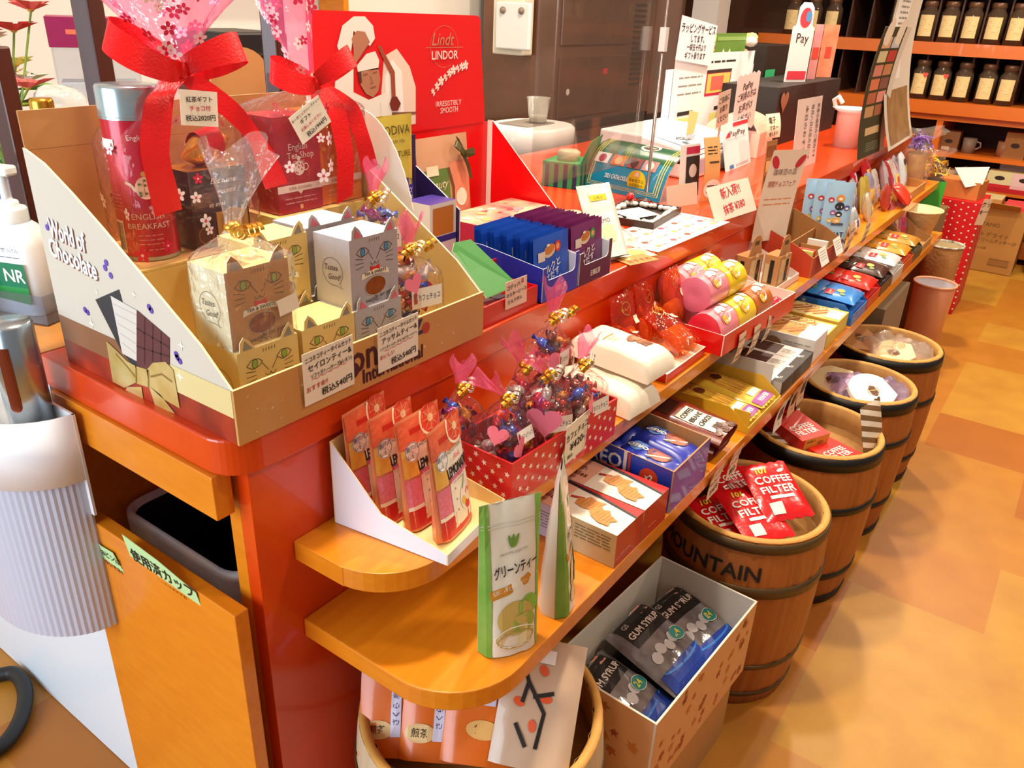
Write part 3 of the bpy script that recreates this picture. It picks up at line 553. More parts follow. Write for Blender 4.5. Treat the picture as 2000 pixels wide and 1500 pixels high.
# ------------------------------------------------------------------ yellow and purple chocolate pouches in a torn purple display
gd = thing('display_carton', 'small purple display carton with a curved white torn side', 'display box', (0, 0, 0)); b = MB(); PU = M('2a1a52', .4, coat=.3); WI = M('e6e2da', .6)
b.box(-.305, .535, .9305, -.19, .685, .933, PU); b.box(-.305, .535, .9335, -.302, .685, 1.2, PU); b.box(-.193, .5375, .9335, -.19, .6825, .985, PU); b.build('tray', gd)
b = MB(); b.prism([(-.3015, .685, .9335), (-.1905, .685, .9335), (-.1905, .685, 1.075), (-.3, .685, 1.142)], (0, -.0025, 0), PU, M('e8e4dc', .6), PU); b.build('side_panel', gd)
b = MB(); pts = []
for k in range(30): t = k/29*1.35; pts.append((-.3+.135*sin(t)+(.0012 if k % 2 else 0), .5355, 1.0+.258*cos(t)))
b.prism([(-.3, .5355, .9335)]+[(-.1935, .5355, .9335)]+pts[::-1], (0, .002, 0), WI); b.build('side_panel', gd)
def god(b, fr):
    b.rect(fr, .002, .004, .098, .185, M('43318a', .4), .0006, 8, 8); b.disc(fr, .05, .185, .05, M('43318a', .4), .0007, r2=.016); b.text(fr, 'GODIVA', .05, .285, .022, M('4a3a1a', .5), .0012); b.text(fr, 'BELGIUM 1926', .05, .265, .008, M('4a3a1a', .5), .0012); b.text(fr, 'SIGNATURE', .05, .243, .015, M('4a3a1a', .5), .0012)
    b.text(fr, '72% CACAO', .052, .175, .013, WHITE, .0014); b.text(fr, 'CHOCOLATE', .052, .16, .013, WHITE, .0014); b.rect(fr, .02, .05, .08, .11, M('c87a20', .4), .001, 4, 4)
pocket(.1, .31, .04, M('dcc24a', .35, metal=.3, coat=.3), prof=standing, draw=god, seed=6).build('chocolate_pouch', None, (-.275, .5445, .9345), rz=0, label='yellow and purple chocolate pouch standing in the torn purple display', cat='pouch')
b = MB(); b.box(-.06, 0, 0, 0, .075, .16, M('e9e4da', .5), t=M('43318a', .4)); fr = flat((0, 0, 0), FY, FZ); b.rect(fr, .008, .1, .067, .152, M('c87a20', .4)); b.rect(fr, .0, .086, .075, .098, M('43318a', .4)); b.build('chocolate_box', None, (-.197, .605, .9345), label='small chocolate box with orange picture against the dark purple panel', cat='chocolate box')
# ------------------------------------------------------------------ red chocolate display with a tall picture header
ld = thing('display_carton', 'big red chocolate display with printed header of a chef in white', 'display box', (0, 0, 0)); LR = M('e60c10', .35, coat=.2); WE = M('e8e0d6', .6)
b = MB(); b.box(-.4, .7, .9305, -.2, 1.04, .9335, LR); b.box(-.402, .53, .9305, -.399, 1.04, 1.185, LR); b.box(-.202, .7, .934, -.2, 1.037, .96, LR); b.build('tray', ld)
b = MB(); b.prism([(-.3985, 1.04, .934), (-.2, 1.04, .934), (-.2, 1.04, 1.018), (-.385, 1.04, 1.188), (-.3985, 1.04, 1.188)][::-1], (0, .003, 0), LR, WE, LR); b.prism([(-.3985, 1.0395, .97), (-.385, 1.0395, .97), (-.385, 1.0395, 1.187), (-.3985, 1.0395, 1.187)][::-1], (0, .0004, 0), WE); b.build('side_panel', ld)
b = MB(); HX = -.3995; fr = flat((HX+.0015, .52, 1.18), FY, FZ); HP = lambda px, py: (lambda p: (p.y-.52, p.z-1.18))(at(px, py, x=HX+.002))
o_ = [(0, .005), (.508, .005), (.485, .2)]+[(.47+.014*cos(t), .214+.012*sin(t)) for t in (0, .5, 1, 1.57)]+[(.003, .229), (0, .226)]
b.prism([fr(p[0], p[1], 0) for p in o_], (-.002, 0, 0), LR)
def pp(l, m, o): b.poly(fr, [HP(*p) for p in l], m, o)
WW = M('f1ebe2', .5); SK = M('b5795a', .6); SKD = M('8a5438', .6)
pp([(748, 250), (745, 180), (750, 110), (775, 95), (800, 130), (812, 170), (812, 242)], M('f3d8c8', .5), .0004); pp([(755, 240), (752, 150), (765, 115), (785, 140), (790, 240)], M('fbf6f0', .5), .0006)
pp([(690, 222), (812, 218), (812, 223), (690, 228)], M('8a5a40', .5), .0008)
pp([(640, 245), (652, 190), (655, 150), (690, 110), (690, 180), (720, 195), (755, 180), (765, 215), (765, 245)], WW, .001)
pp([(668, 120), (658, 90), (668, 50), (690, 32), (712, 32), (728, 50), (732, 75), (722, 90), (690, 60), (684, 110)], WW, .0012)
pp([(690, 95), (686, 75), (696, 60), (712, 62), (722, 82), (715, 92), (700, 115), (690, 130)], SK, .0014)
pp([(698, 140), (696, 128), (715, 105), (732, 100), (740, 118), (738, 135)], WW, .0016)
pp([(700, 140), (738, 132), (742, 155), (738, 178), (728, 190), (714, 183), (703, 165)], SK, .0016)
for l in ([(708, 146), (717, 144)], [(727, 142), (735, 140)], [(722, 172), (734, 168)], [(722, 148), (727, 162), (722, 163)]): b.line(fr, [HP(*p) for p in l], .0018, SKD, .002)
pp([(698, 141), (704, 139), (706, 160), (702, 165)], M('4a2c1a', .6), .0019)
pp([(736, 90), (742, 88), (770, 140), (772, 190), (764, 190), (762, 145)], M('a04a30', .5), .0018); pp([(764, 190), (774, 188), (782, 202), (776, 216), (765, 216), (760, 203)], M('7a2418', .4), .002)
for l in ([(700, 205), (703, 240)], [(742, 200), (745, 240)]): b.line(fr, [HP(*p) for p in l], .0012, M('cfc6bc', .6), .0014)
TAN = M('c08a6a', .5); LW = M('f6e6dc', .5)
def ht(s, px, py, size, m, **k): a, q = HP(px, py); b.text(fr, s, a, q, size, m, .0012, **k)
ht('Lindt', 864, 76, .034, TAN, shear=.3); ht('LINDOR', 869, 107, .023, LW, bold=.0003); ht('IRRESISTIBLY', 876, 201, .015, LW, width=.085); ht('SMOOTH', 877, 214, .0165, LW, width=.058)
a, q = HP(868, 85); b.ring(fr, a, q-.006, .044, .0007, TAN, r2=.04, a0=-.6, a1=5.2); b.line(fr, [HP(832, 93), HP(904, 92)], .001, TAN)
for k in range(9): px, py = 845+k*8, 178-k*6.5-10*sin(k*.4); a, q = HP(px, py); b.flower(fr, a, q, .006+.002*(k % 3), LW, LW, .001); b.disc(fr, a+.004, q-.006, .005, LW, .0011, r2=.002, ang=.9, n=8)
b.build('header', ld)
# packs inside it
def floralpack(label, loc, rz, sz):
    b = MB(); w, d, h = sz; b.box(-d, 0, 0, 0, w, h, M('d8405a', .4), t=M('e8c8a0', .4, var=.9, vscale=16, c2='d83048')); fr = flat((0, 0, h), (0, 1, 0), (-1, 0, 0))
    rg = random.Random(int(loc[2]*1000))
    for k in range(16): b.disc(fr, rg.uniform(.02, w-.02), rg.uniform(.02, d-.02), rg.uniform(.006, .016), M(('f0dcc0', 'c81f3c', 'e07a80', 'b8a060')[k % 4], .5), .0004+.00004*k, r2=rg.uniform(.004, .012), ang=rg.random(), n=10)
    b.build('gift_pack', None, loc, rz, label=label, cat='gift pack')
for k in range(2): floralpack(('red floral flat gift pack under a matching one inside the red display', 'red and cream floral flat gift pack on top, under the big red side panel')[k], (-.206+.001*k, .77, .934+k*.046), 0, (.255, .11, .045))
def beauty(b, fr):
    b.rect(fr, .006, .05, .09, .13, M('5d7a35', .5), .0008, 6, 6); b.text(fr, 'Beauty', .05, .1, .024, M('e6dcb4', .5), .0014, shear=.4); b.text(fr, 'SET', .03, .075, .012, M('d8cf9a', .5), .0014); b.rect(fr, .022, .118, .058, .138, M('ead9b8', .5), .0014)
    b.rect(fr, .095, .012, .15, .14, M('e08a68', .5), .0008, 5, 6); b.disc(fr, .125, .065, .019, M('efe2d0', .5), .0016)
    for k in range(12): b.disc(fr, rnd(.02, .09), rnd(.015, .06), rnd(.004, .011), M(('d86a5a', 'e8b090', 'b8402a', '8a9a4a')[k % 4], .5), .0014+.00005*k, n=9)
    b.line(fr, [(.09, .13), (.1, .09), (.098, .06)], .008, M('6a4424', .5), .0016)
t = thing('tea_gift_bag', 'clear pouch with green and pink cards and an olive ribbon bow in the red display', 'gift bag', (-.335, .74, .985), rot=(0, -.1, 0))
pocket(.165, .195, .022, M('d8a07a', .35, coat=.4), prof=standing, draw=beauty, seed=9).build('pouch', t)
bowpart('ribbon', t, (.016, .13, .155), (0, 1, -.4), (0, .3, 1), .034, .014, M('4d4318', .4), [[(.016, .13, .155), (.02, .14, .13), (.02, .148, .1)], [(.016, .13, .155), (.02, .118, .175), (.02, .11, .19)]])
b = MB(); b.box(-.39, .735, .934, -.317, .915, .984, M('b84a3a', .5)); b.build('gift_pack', None, label='closed red pack at the very back of the red display under the olive-bow pouch', cat='gift pack')
# ------------------------------------------------------------------ red box with a green sloping flap
t = thing('chocolate_display', 'small red open chocolate box with green slanted flap beside the long carton', 'display box', (0, 0, 0)); RB = M('cf0f18', .4, coat=.3)
b = MB(); b.box(-.1, .507, .9305, -.004, .682, .9325, RB); b.box(-.0065, .507, .933, -.004, .682, .968, RB); b.box(-.1, .507, .933, -.0068, .5095, .968, RB); b.box(-.1, .6795, .933, -.0068, .682, .968, RB); b.box(-.1, .5097, .933, -.0975, .6793, 1.0, RB); b.build('tray', t)
b = MB(); g = [V((-.018, .546, .975)), V((-.018, .64, .975)), V((-.102, .606, 1.05)), V((-.107, .566, 1.051)), V((-.1, .552, 1.04))]; b.prism(g, V((-.0015, 0, -.0015)), M('2c7a2a', .5), M('dfe6d4', .6)); b.build('flap', t)
for k in range(3):
    b = MB(); b.box(-.03, 0, 0, 0, .03, .03, M(('7a1e14', '8a2a1a', '6a1a14')[k], .4)); b.build('chocolate_bar', None, (-.012-.0*k, .515+k*.033, .933), label='small dark red chocolate piece, %s inside the red box with green flap' % ('first', 'middle one', 'last')[k], cat='chocolate')
def tag3(b, fr): lines(b, fr, (('ゴディバ', -.008, .014, .0095), ('マスターピース', 0, .001, .0085), ('ミルクカレ', -.004, -.012, .0085)), .056); b.rect(fr, .014, .014, .02, .022, M('c85a6a', .6))
plate('price_card', (.0005, .607, .974), (.05, 1, .02), (-.02, -.02, 1), (.06, .05), M('f0cdb8', .7), draw=tag3, label='pink handwritten card at the red box with green flap', cat='price card')
# ------------------------------------------------------------------ boxes of sachets
def sachetbox(label, y0, w, outer, m, art, gname, slabel, nse, seed):
    t = thing('sachet_display', label, 'display box', (0, y0, .9305)); d = .17; WI = M('c9cbd6', .6); b = MB()
    b.box(-d, 0, 0, 0, w, .002, outer); b.box(-d, .002, .0025, -d+.002, w-.002, .07, outer)
    sd = [(-d, 0, .0), (0, 0, 0), (0, 0, .066), (-.14, 0, .085), (-d, 0, .085)]
    b.prism(sd, (0, .002, 0), outer, WI, WI); b.prism([(x, w, z) for x, _, z in sd][::-1], (0, -.002, 0), outer, WI, WI)
    fpts = [(.002, 0), (w-.002, 0), (w-.002, .075), (w-.014, .075)]+arc(w-.024, .05, .01, 0, -PI/2, 4)+arc(.024, .05, .01, -PI/2, -PI, 4)+[(.014, .066), (.002, .066)]
    fr = flat((.0005, 0, 0), FY, FZ); b.prism([fr(p[0], p[1], 0) for p in fpts], (-.002, 0, 0), outer, WI, WI); b.text(fr, '日東紅茶', w/2, .018, .0135, WHITE, bold=.0001, width=.038); b.build('box', t)
    def dr(full):
        def f(b, fr):
            ox = w-.006
            b.disc(fr, .05, .082, .02, M('e4d2b8', .4), .0012, r2=.012, ang=.2); b.disc(fr, .05, .085, .017, M('c87a34', .4), .0014, r2=.009, ang=.2); b.disc(fr, .046, .093, .006, M('f2ead8', .4), .0016, r2=.0025)
            b.disc(fr, .078, .086, .0105, M(art, .4), .0014); b.disc(fr, .078, .086, .006, M('f0a878', .4), .0016, n=8); b.rect(fr, .012, .066, .034, .084, M('e6d6c8', .5), .0016)
            b.text(fr, 'ミルクと', .052, .05, .018, WHITE, .0018, ang=.25, bold=.0004); b.text(fr, 'けだす', .058, .035, .017, WHITE, .0018, ang=.25, bold=.0004); b.text(fr, 'ティーバッグ', .062, .022, .009, WHITE, .0018, ang=.2); scribble(b, fr, .02, .09, (.012, .008), WHITE, .001, 3)
        return f
    sw = w-.008; sh = .112
    proto = None
    for k in range(nse):
        x = -d+.012+(d-.03)*k/(nse-1)
        if proto is None: proto = pocket(sw, sh, .004, m, prof=pillow, draw=dr(1), crink=.0008, seed=seed, nu=8, nv=8).build('drink_sachet', None, label=slabel, cat='sachet', group=gname); o = proto
        else: o = proto.copy(); COL.objects.link(o)
        o.location = (x, y0+.004+.001*(k % 2), .934); o.rotation_euler = (0, -.05-.02*(k % 3), 0)
BL = M('1a55c8', .35, coat=.4); PP = M('7a2468', .35, coat=.4)
sachetbox('blue tea sachet box with notched front', .69, .128, M('0d2fb0', .4, coat=.2), BL, 'd8402a', 'blue milk tea sachets in the notched blue box', 'blue milk tea sachet standing in the packed row in the notched blue box', 15, 1)
sachetbox('plum tea sachet box with notched front', .8205, .128, M('4a0f44', .4, coat=.2), PP, '3a9a5a', 'plum milk tea sachets in the notched plum box', 'plum milk tea sachet standing in the packed row in the notched plum box', 15, 2)
# clear pouch with a white card beside them
def lemo(b, fr):
    b.rect(fr, .02, .0, .1, .12, M('efece2', .5), .0008, 5, 8); b.text(fr, 'LEMO', .055, .1, .017, M('5a5a58', .5), .0014); b.disc(fr, .06, .065, .026, M('dfe2b0', .5), .0012); b.rect(fr, .03, .155, .09, .172, M('e8c020', .5), .0012); b.text(fr, 'レモン', .06, .163, .011, M('6a4a10', .5), .0016); b.rect(fr, .03, .172, .09, .184, PAPER, .0012)
pocket(.1, .165, .03, M('dfdcd4', .25, coat=.5), prof=standing, draw=lambda b, fr: lemo(b, lambda a, q, c=0: fr(a*.82, q*.82, c)), seed=12).build('drink_pouch', None, (-.05, .975, .9385), rot=(0, -.5, -.28), label='clear and white pouch with yellow sticker leaning right of the plum box', cat='pouch')
# ------------------------------------------------------------------ goods on the middle shelf
def opentray(b, w, d, hf, hb, out, inn, t=.002, mid=None, bot=None):
    """open box, front-left-bottom corner at the origin, front to +x"""
    b.box(-d+t, t, 0, -t, w-t, t, bot or inn)
    b.box(-t, 0, 0, 0, w, hf, inn, r=out, t=inn); b.box(-d, 0, 0, -d+t, w, hb, inn, l=out)
    s = [(-d+t, 0), (-t, 0), (-t, hf)]+([mid] if mid else [])+[(-d+t, hb)]
    b.prism([(x, 0, z) for x, z in s], (0, t, 0), out, inn, inn); b.prism([(x, w, z) for x, z in s][::-1], (0, -t, 0), out, inn, inn); return b
SM = ZM+.0008; SL = ZL+.0008
# lemonade pouches in a white slanted carton
LR_ = .127; LO = V((.2, .182, SM))
t = thing('display_carton', 'white slant-sided carton of lemonade pouches at the middle shelf\'s rounded end', 'display box', LO, LR_)
b = MB(); opentray(b, .16, .195, .018, .135, M('eceaf2', .6), M('e9cf92', .6), .0018, mid=(-.11, .044)); b.build('carton', t)
def lemade(b, fr):
    PG = M('d8452e', .4); w, h = .095, .172
    b.rect(fr, .002, .13, w-.002, h-.004, M('e2603e', .4, var=.4, vscale=120, c2='ee8a62'), .0008, 8, 4); b.disc(fr, .07, .155, .021, PG, .0011); b.disc(fr, .07, .155, .006, M('f6dcae', .4), .0014)
    for k in range(8): b.line(fr, [(.07, .155), (.07+.018*cos(k*.785), .155+.018*sin(k*.785))], .0009, M('f2b48a', .4), .0013)
    b.ring(fr, .07, .155, .023, .004, M('f6e2c0', .4), .0012, a0=2.4, a1=5.2); b.rect(fr, .024, .146, .05, .154, M('c8281e', .4), .0013)
    b.rect(fr, .03, .012, .084, .128, M('f0e8d8', .4), .0009, 6, 10); b.poly(fr, [(.034, .128), (.05, .14), (.07, .14), (.082, .128)], M('f4d4c4', .4), .0010)
    b.rect(fr, .003, .085, .029, .128, M('eaa72a', .4, var=.5, vscale=90, c2='f2d078'), .0009, 4, 4); b.rect(fr, .003, .04, .029, .082, M('e46a86', .4, var=.5, vscale=200, c2='f2a0b0'), .0009, 4, 4); b.rect(fr, .003, .034, .029, .04, W_, .0012, 4, 1); b.rect(fr, .003, .004, w-.003, .034, M('c8202a', .35), .0008, 8, 3)
    b.poly(fr, [(.034, .012), (.084, .012), (.09, .032), (.034, .036)], M('e6d69a', .4), .0013)
    b.disc(fr, .022, .122, .0145, WHITE, .0016); b.ring(fr, .022, .122, .0135, .0008, M('1f3a78', .5), .0018); b.text(fr, '瀬戸内', .022, .127, .0085, M('2a4a8a', .5), .0018); b.text(fr, 'の', .022, .121, .005, M('2a4a8a', .5), .0018); b.text(fr, 'レモン', .022, .115, .0075, M('1f2a4a', .5), .0018)
    b.text(fr, 'INSTANT DRINK', .058, .126, .0055, INK, .0016); b.text(fr, 'Pink', .06, .115, .012, M('d8506a', .5), .0018, shear=.3); b.text(fr, 'LEMONADE', .058, .098, .0215, BLACK, .0018, bold=.0006, width=.058)
    b.rect(fr, .03, .083, .088, .089, M('c83a78', .5), .0016, 6, 1); b.text(fr, 'ピンクグレープフルーツ', .058, .0858, .0045, WHITE, .002); b.text(fr, 'PINK GRAPEFRUIT', .058, .079, .0045, GREYINK, .0016)
    b.disc(fr, .066, .046, .016, M('f0e6dc', .4), .0016, r2=.02); b.disc(fr, .07, .032, .0075, M('d8301e', .4), .0019); b.disc(fr, .06, .042, .006, M('e6c040', .4), .0019); b.disc(fr, .074, .05, .006, M('d84a30', .4), .0019); b.line(fr, [(.06, .06), (.066, .07), (.07, .078)], .002, M('4a9a3a', .4), .002)
    for k in range(3): b.disc(fr, .042, .07-.017*k, .002, M('9aa0a0', .5), .0014, n=6)
pr = None
for k, (x, y, rt, a) in enumerate(((-.172, .012, -.05, .0), (-.132, .018, -.06, -.05), (-.09, .03, -.1, -.08), (-.036, .03, -.1, .1))):
    q = Matrix.Rotation(LR_, 3, 'Z') @ V((x, y, .0025)); lb = ('backmost lemonade pouch in the white carton, almost hidden', 'second lemonade pouch from the back of the white carton', 'third lemonade pouch from the back, its whole LEMO visible', 'frontmost lemonade pouch in the white carton, a gap before it')[k]
    if not pr: pr = pocket(.095, .172, .034, M('e88a60', .35, coat=.4), prof=standing, draw=lemade, seed=21).build('drink_pouch', None, label=lb, cat='pouch', group='pink lemonade pouches'); o = pr
    else: o = pr.copy(); COL.objects.link(o); o['label'] = lb
    o.location = LO+q; o.rotation_euler = (0, rt, LR_+a)
# red star gift box with sweet bags
SO = V((.182, .353, SM)); SR = -.045
t = thing('gift_box', 'red open gift box printed with white stars, full of sweet bags', 'gift box', SO, SR); SRD = M('d3141c', .4, coat=.25); b = MB(); opentray(b, .3, .125, .074, .074, SRD, SRD, .003)
fr = flat((0, 0, 0), FY, FZ); fs = flat((-.125, 0, 0), (1, 0, 0), FZ); STW = M('f6e9da', .6)
for f, w, n in ((fr, .3, 46), (fs, .125, 20)):
    for k in range(n): g1 = (k*.618) % 1; b.star(f, .006+(w-.012)*((k+.5)/n), .006+.062*g1, .0056, STW, .0006, ang=k, k=.46)
for k in range(10): b.star(flat((-.125, .297, 0), (1, 0, 0), FZ), .01+.011*k, .012+.05*((k*.618) % 1), .004, STW, .0006, ang=k)
b.build('box', t, bevel=.0008)
def toS(x, y, z=.004): return SO+Matrix.Rotation(SR, 3, 'Z') @ V((x, y, z))
H1 = [(.87, .44, .024, .1), (.93, .3, .015, -.4)]; H2 = [(.9, .36, .02, .3), (.8, .44, .018, -.2)]
candybag('tied sweet bag with curled silver and gold ribbon in the star box\'s near corner', toS(-.06, .052), .1, .085, .085, .1, .145, .185, 36, 31, lab=(.98, .4, .04, .022), heart=H2, lean=(-.02, -.03))
candybag('tied sweet bag with big pink heart at the middle front of the star box', toS(-.04, .133), -.1, .075, .066, .115, .165, .2, 32, 32, heart=[(.86, .4, .031, .05)], lab=(.98, .34, .042, .028), lean=(0, -.03))
candybag('tied sweet bag with label at the far right front of the star box', toS(-.042, .235), .15, .11, .07, .1, .15, .19, 38, 33, lab=(.98, .34, .055, .028), heart=[(.87, .42, .02, .2)], lean=(0, .03))
candybag('tied sweet bag behind the heart bag in the star box', toS(-.095, .14), .3, .07, .05, .11, .16, .21, 24, 34, heart=H1, lean=(-.01, -.02))
candybag('topmost tied sweet bag rising above all others in the star box', toS(-.092, .215), 0, .085, .052, .17, .225, .285, 40, 35, lab=(.95, .42, .034, .03), heart=[(.83, .4, .026, .2), (.03, .41, .02, -.3)], lean=(0, 0), curls=(GOLD, M('e6e2dc', .3, metal=.6), GOLD))
candybag('dark tied sweet bag half hidden under the counter edge behind the lemonade carton', (.05, .39, SM), .2, .09, .06, .1, .15, .19, 30, 36, lean=(0, .01))
def kafe(b, fr): lines(b, fr, (('カフェチョコ', .0, .014, .0165), ('¥420-', .004, -.008, .021), ('税込', -.018, -.026, .009)), .07)
plate('price_card', toS(.0052, .165, .052), (-.045, 1, .03), (.04, -.03, 1), (.074, .075), M('f1ead2', .7), draw=kafe, label='handwritten 420 yen card on the red star box front', cat='price card')
# cream snack packs
def creampk(label, loc, rz, tl=0, l=.2, w=.115, h=.045, draw=True):
    CRW = M('efe6d2', .45, coat=.15); b = MB()
    def zt(u, v):
        e = max(0, 1-abs(2*u-1)**5)**.5*max(0, 1-abs(2*v-1)**8)**.4; return h*e+.005*nz(u*5, v*4, h*90)*min(1, 6*e)
    def fr(a, q, c=0): return V((a-l/2, q-w/2, zt(min(1, max(0, a/l)), min(1, max(0, q/w)))+c))
    def edge(u): return .004*((int(u*40+.5) % 2)*2-1)
    b.grid(lambda u, v: fr(u*l, v*w)+V((edge(v*1) if u > .99 or u < .01 else 0, 0, 0)), 18, 20, CRW); b.grid(lambda u, v: V((u*l-l/2+(edge(v) if u > .99 or u < .01 else 0), v*w-w/2, 0)), 18, 20, CRW, flip=True)
    if draw:
        f2 = lambda a, q, c=0: fr(l/2+q, w/2+a, c) if 0 else fr(l/2-q, w/2+a, c)
        b.disc(f2, .018, -.012, .016, M('8a5030', .5), .0012, r2=.012); b.disc(f2, .022, -.032, .017, M('9a6038', .5), .0013, r2=.014); b.rect(f2, .006, -.05, .036, -.034, M('7a4426', .5), .0014, 4, 3); b.disc(f2, .02, -.016, .009, M('b07a4a', .5), .0015)
        b.text(f2, 'COFFEE', -.01, .02, .009, M('b08a5a', .5), .0014, ang=PI, width=.03); b.text(f2, 'COOKIE', -.01, .01, .009, M('b08a5a', .5), .0014, ang=PI, width=.03); b.rect(f2, -.03, .028, .01, .031, M('c8a050', .5), .0014, 4, 1); scribble(b, f2, -.02, .01, (.045, .05), M('b8a080', .6), .001, 4)
    b.build('biscuit_pack', None, loc, rot=(0, tl, rz), label=label, cat='biscuit pack')
creampk('lower cream biscuit pack with torn zigzag end, on the middle shelf beside the star box', (.1, .782, SM+.004), -.08, .03, draw=False); creampk('upper cream biscuit pack printed with chocolate biscuits lying on another', (.098, .842, SM+.056), -.05, .05)
# orange bags of rice crackers in an open red box with paper lining
t = thing('display_box', 'low red box with white paper lining under the orange cracker bags', 'display box', (.172, .915, SM), 0); b = MB(); opentray(b, .195, .165, .02, .03, RED, M('efe6da', .6), .002); b.build('box', t)
OF = film('ffc08a', .09, .7, .09, .9, 45, 'f0642a'); CRK = M('e09a48', .7, var=.6, vscale=90, c2='b8602a')
def crackers(label, loc, rot, n=6, w=.082, h=.14, s=1):
    g = thing('cracker_bag', label, 'cracker bag', loc, 0, None, rot)
    def dr(b, fr):
        GL = M('e8c060', .3, metal=.7); b.ring(fr, w/2, h*.78, .014, .0012, GL, .0012); b.text(fr, 'せんべい', w/2, h*.78, .009, GL, .0014, ang=.2); b.rect(fr, w*.7, h*.52, w*.9, h*.64, M('f0e2c0', .6), .0014, 2, 2)
    pocket(w, h, .042, OF, prof=lambda v: (1-v)**.45 if v > .55 else 1-.18*v, draw=dr, seed=s, crink=.004, zig=.002, side=.35).build('film', g)
    for k in range(n):
        b = MB(); b.ball((0, .012+(w-.024)*(k+.5)/n, .036), (.017, .0042, .03), CRK, 12, 6); b.build('rice_cracker', g)
for i, (lb, lo, ro) in enumerate((('orange cracker bag at the near end, slumped behind the cream packs', (.045, .93, SM+.006), (0, -.25, -.15)), ('orange cracker bag standing against the counter wall, backmost', (.022, 1.0, SM+.006), (0, -.08, .1)), ('orange cracker bag second in the row leaning left of the pink snack tubes', (.055, 1.02, SM+.012), (0, -.2, .05)), ('orange cracker bag just left of the pink snack tubes', (.075, 1.105, SM+.03), (0, -.2, .0)), ('orange cracker bag lying at the front of the red box, white sticker upwards', (.135, .93, SM+.018), (0, -1.15, .2)), ('orange cracker bag lying at the front right of the red box', (.15, 1.02, SM+.026), (0, -1.05, -.1)))):
    crackers(lb, lo, ro, 6, s=40+i)
# snack tubes in a long red box
t = thing('display_box', 'long low red box of pink, yellow and brown snack tubes', 'display box', (.206, 1.125, SM), -.055); b = MB(); opentray(b, .42, .15, .05, .052, RED, M('ead8d0', .6), .0025); b.build('box', t)
def snacktube(label, loc, rot, m, m2, r=.041, l=.095):
    g = thing('snack_tube', label, 'snack tube', loc, 0, 'round snack tubes in the red box', rot); b = MB()
    f = lambda a, q, c=0: V(((r+c)*cos(.2+a/r), q, (r+c)*sin(.2+a/r)))
    b.grid(lambda u, v: V((r*(1+.012*sin(9*2*PI*u))*cos(2*PI*u), l*(1-v)-l*0, r*(1+.012*sin(9*2*PI*u))*sin(2*PI*u))), 36, 2, m, cu=True)
    b.disc(f, .035, l*.5, .024, M('f6eedc', .5), .0012, r2=.02); b.disc(f, .05, l*.62, .012, M('f6eedc', .5), .0013); b.disc(f, .02, l*.4, .011, M('e0a83a', .5), .0016)
    for k in range(3): b.line(f, [(.012+.006*k, l*.22), (.03+.01*k, l*.26)], .0018, M('7a3a1a', .5), .0018)
    b.text(f, 'コーン', .035, l*.52, .016, M('7a3a1a', .5), .002, ang=PI/2); b.rect(f, .045, l*.8, .068, l*.96, WHITE, .0016, 4, 1); b.build('wrapper', g)
    for s in (0, 1):
        b = MB(); b.grid(lambda u, v: V((r*(1-v)*cos(2*PI*u), (l if s else 0)+(1 if s else -1)*(.006*(v > 0)-.004*v), r*(1-v)*sin(2*PI*u))), 24, 3, m2, cu=True, flip=bool(s)); b.build('end_cap', g)
PKT = M('ec8a98', .4, coat=.3); YLT = M('ecc91e', .4, coat=.3); BRT = M('b8621e', .4, coat=.3)
for lb, lo, m_, m2 in (('pink snack tube at the near end of the red box\'s lower row', (.152, 1.135, SM+.0445), PKT, M('d8203a', .35)), ('yellow snack tube second in the lower row of the red box', (.157, 1.237, SM+.0445), YLT, YLT), ('brown striped snack tube third in the lower row of the red box', (.163, 1.339, SM+.0445), BRT, BRT),
        ('pink snack tube resting on top of the row nearest the cracker bags', (.105, 1.17, SM+.11), PKT, M('d8708a', .35)), ('yellow snack tube on top of the row behind the upper pink one', (.11, 1.272, SM+.11), YLT, YLT), ('pink snack tube at the back against the counter wall', (.038, 1.2, SM+.105), PKT, PKT), ('yellow snack tube at the back nearest the counter wall', (.038, 1.302, SM+.105), YLT, YLT), ('pink snack tube underneath at the back of the red box', (.066, 1.2, SM+.0445), PKT, PKT), ('yellow snack tube underneath at the back of the red box', (.072, 1.305, SM+.0445), YLT, YLT)):
    snacktube(lb, lo, (0, 0, -.05), m_, m2)
for k in range(2):
    b = MB(); b.grid(lambda u, v: V((.02*cos(2*PI*u)*sin(PI*v)**.5, .05*v, .02+.02*sin(2*PI*u)*sin(PI*v)**.5)), 12, 8, foil(('b8288a', 'c8203a')[k]), cu=True); b.build('sweet', None, (.15+.042*k, 1.468, SM+.0035), -.2, label=('purple foil sweet in the far end of the red tube box', 'red foil sweet beside the purple one in the red tube box')[k], cat='sweet')
def pcard(px, py, x, w, h, txt, label, m=M('efcfae', .7), bend=-6, sz=None, tilt=.08):
    p = at(px, py, x=x)
    def d(b, fr):
        n = len(txt)
        for i, s in enumerate(txt): q = h*.5-h*(i+.7)/(n+.4); b.text(fr, s, 0, q, sz or min(h/(n+1.2), w/(len(s)*.95)), INK, .001, ang=tilt, bold=.0002)
    plate('price_card', p, (.0, 1, 0), (.12, 0, 1), (w, h), m, draw=d, bend=bend, label=label, cat='price card')
pcard(1446, 680, .214, .042, .078, ('マシュマロ', 'コーン', '138円'), 'curled price card hanging under the first pink tube of the red box'); pcard(1475, 664, .217, .045, .078, ('キャラメル', 'コーン', '138円'), 'middle curled price card hanging from the red tube box'); pcard(1502, 640, .22, .04, .075, ('メープル', 'コーン', '145円'), 'last curled price card on the red tube box, nearest the white tray')
pcard(1377, 513, .0, .045, .06, ('おせんべい', '各種'), 'small pale card stuck to the counter wall above the snack tubes', bend=0)
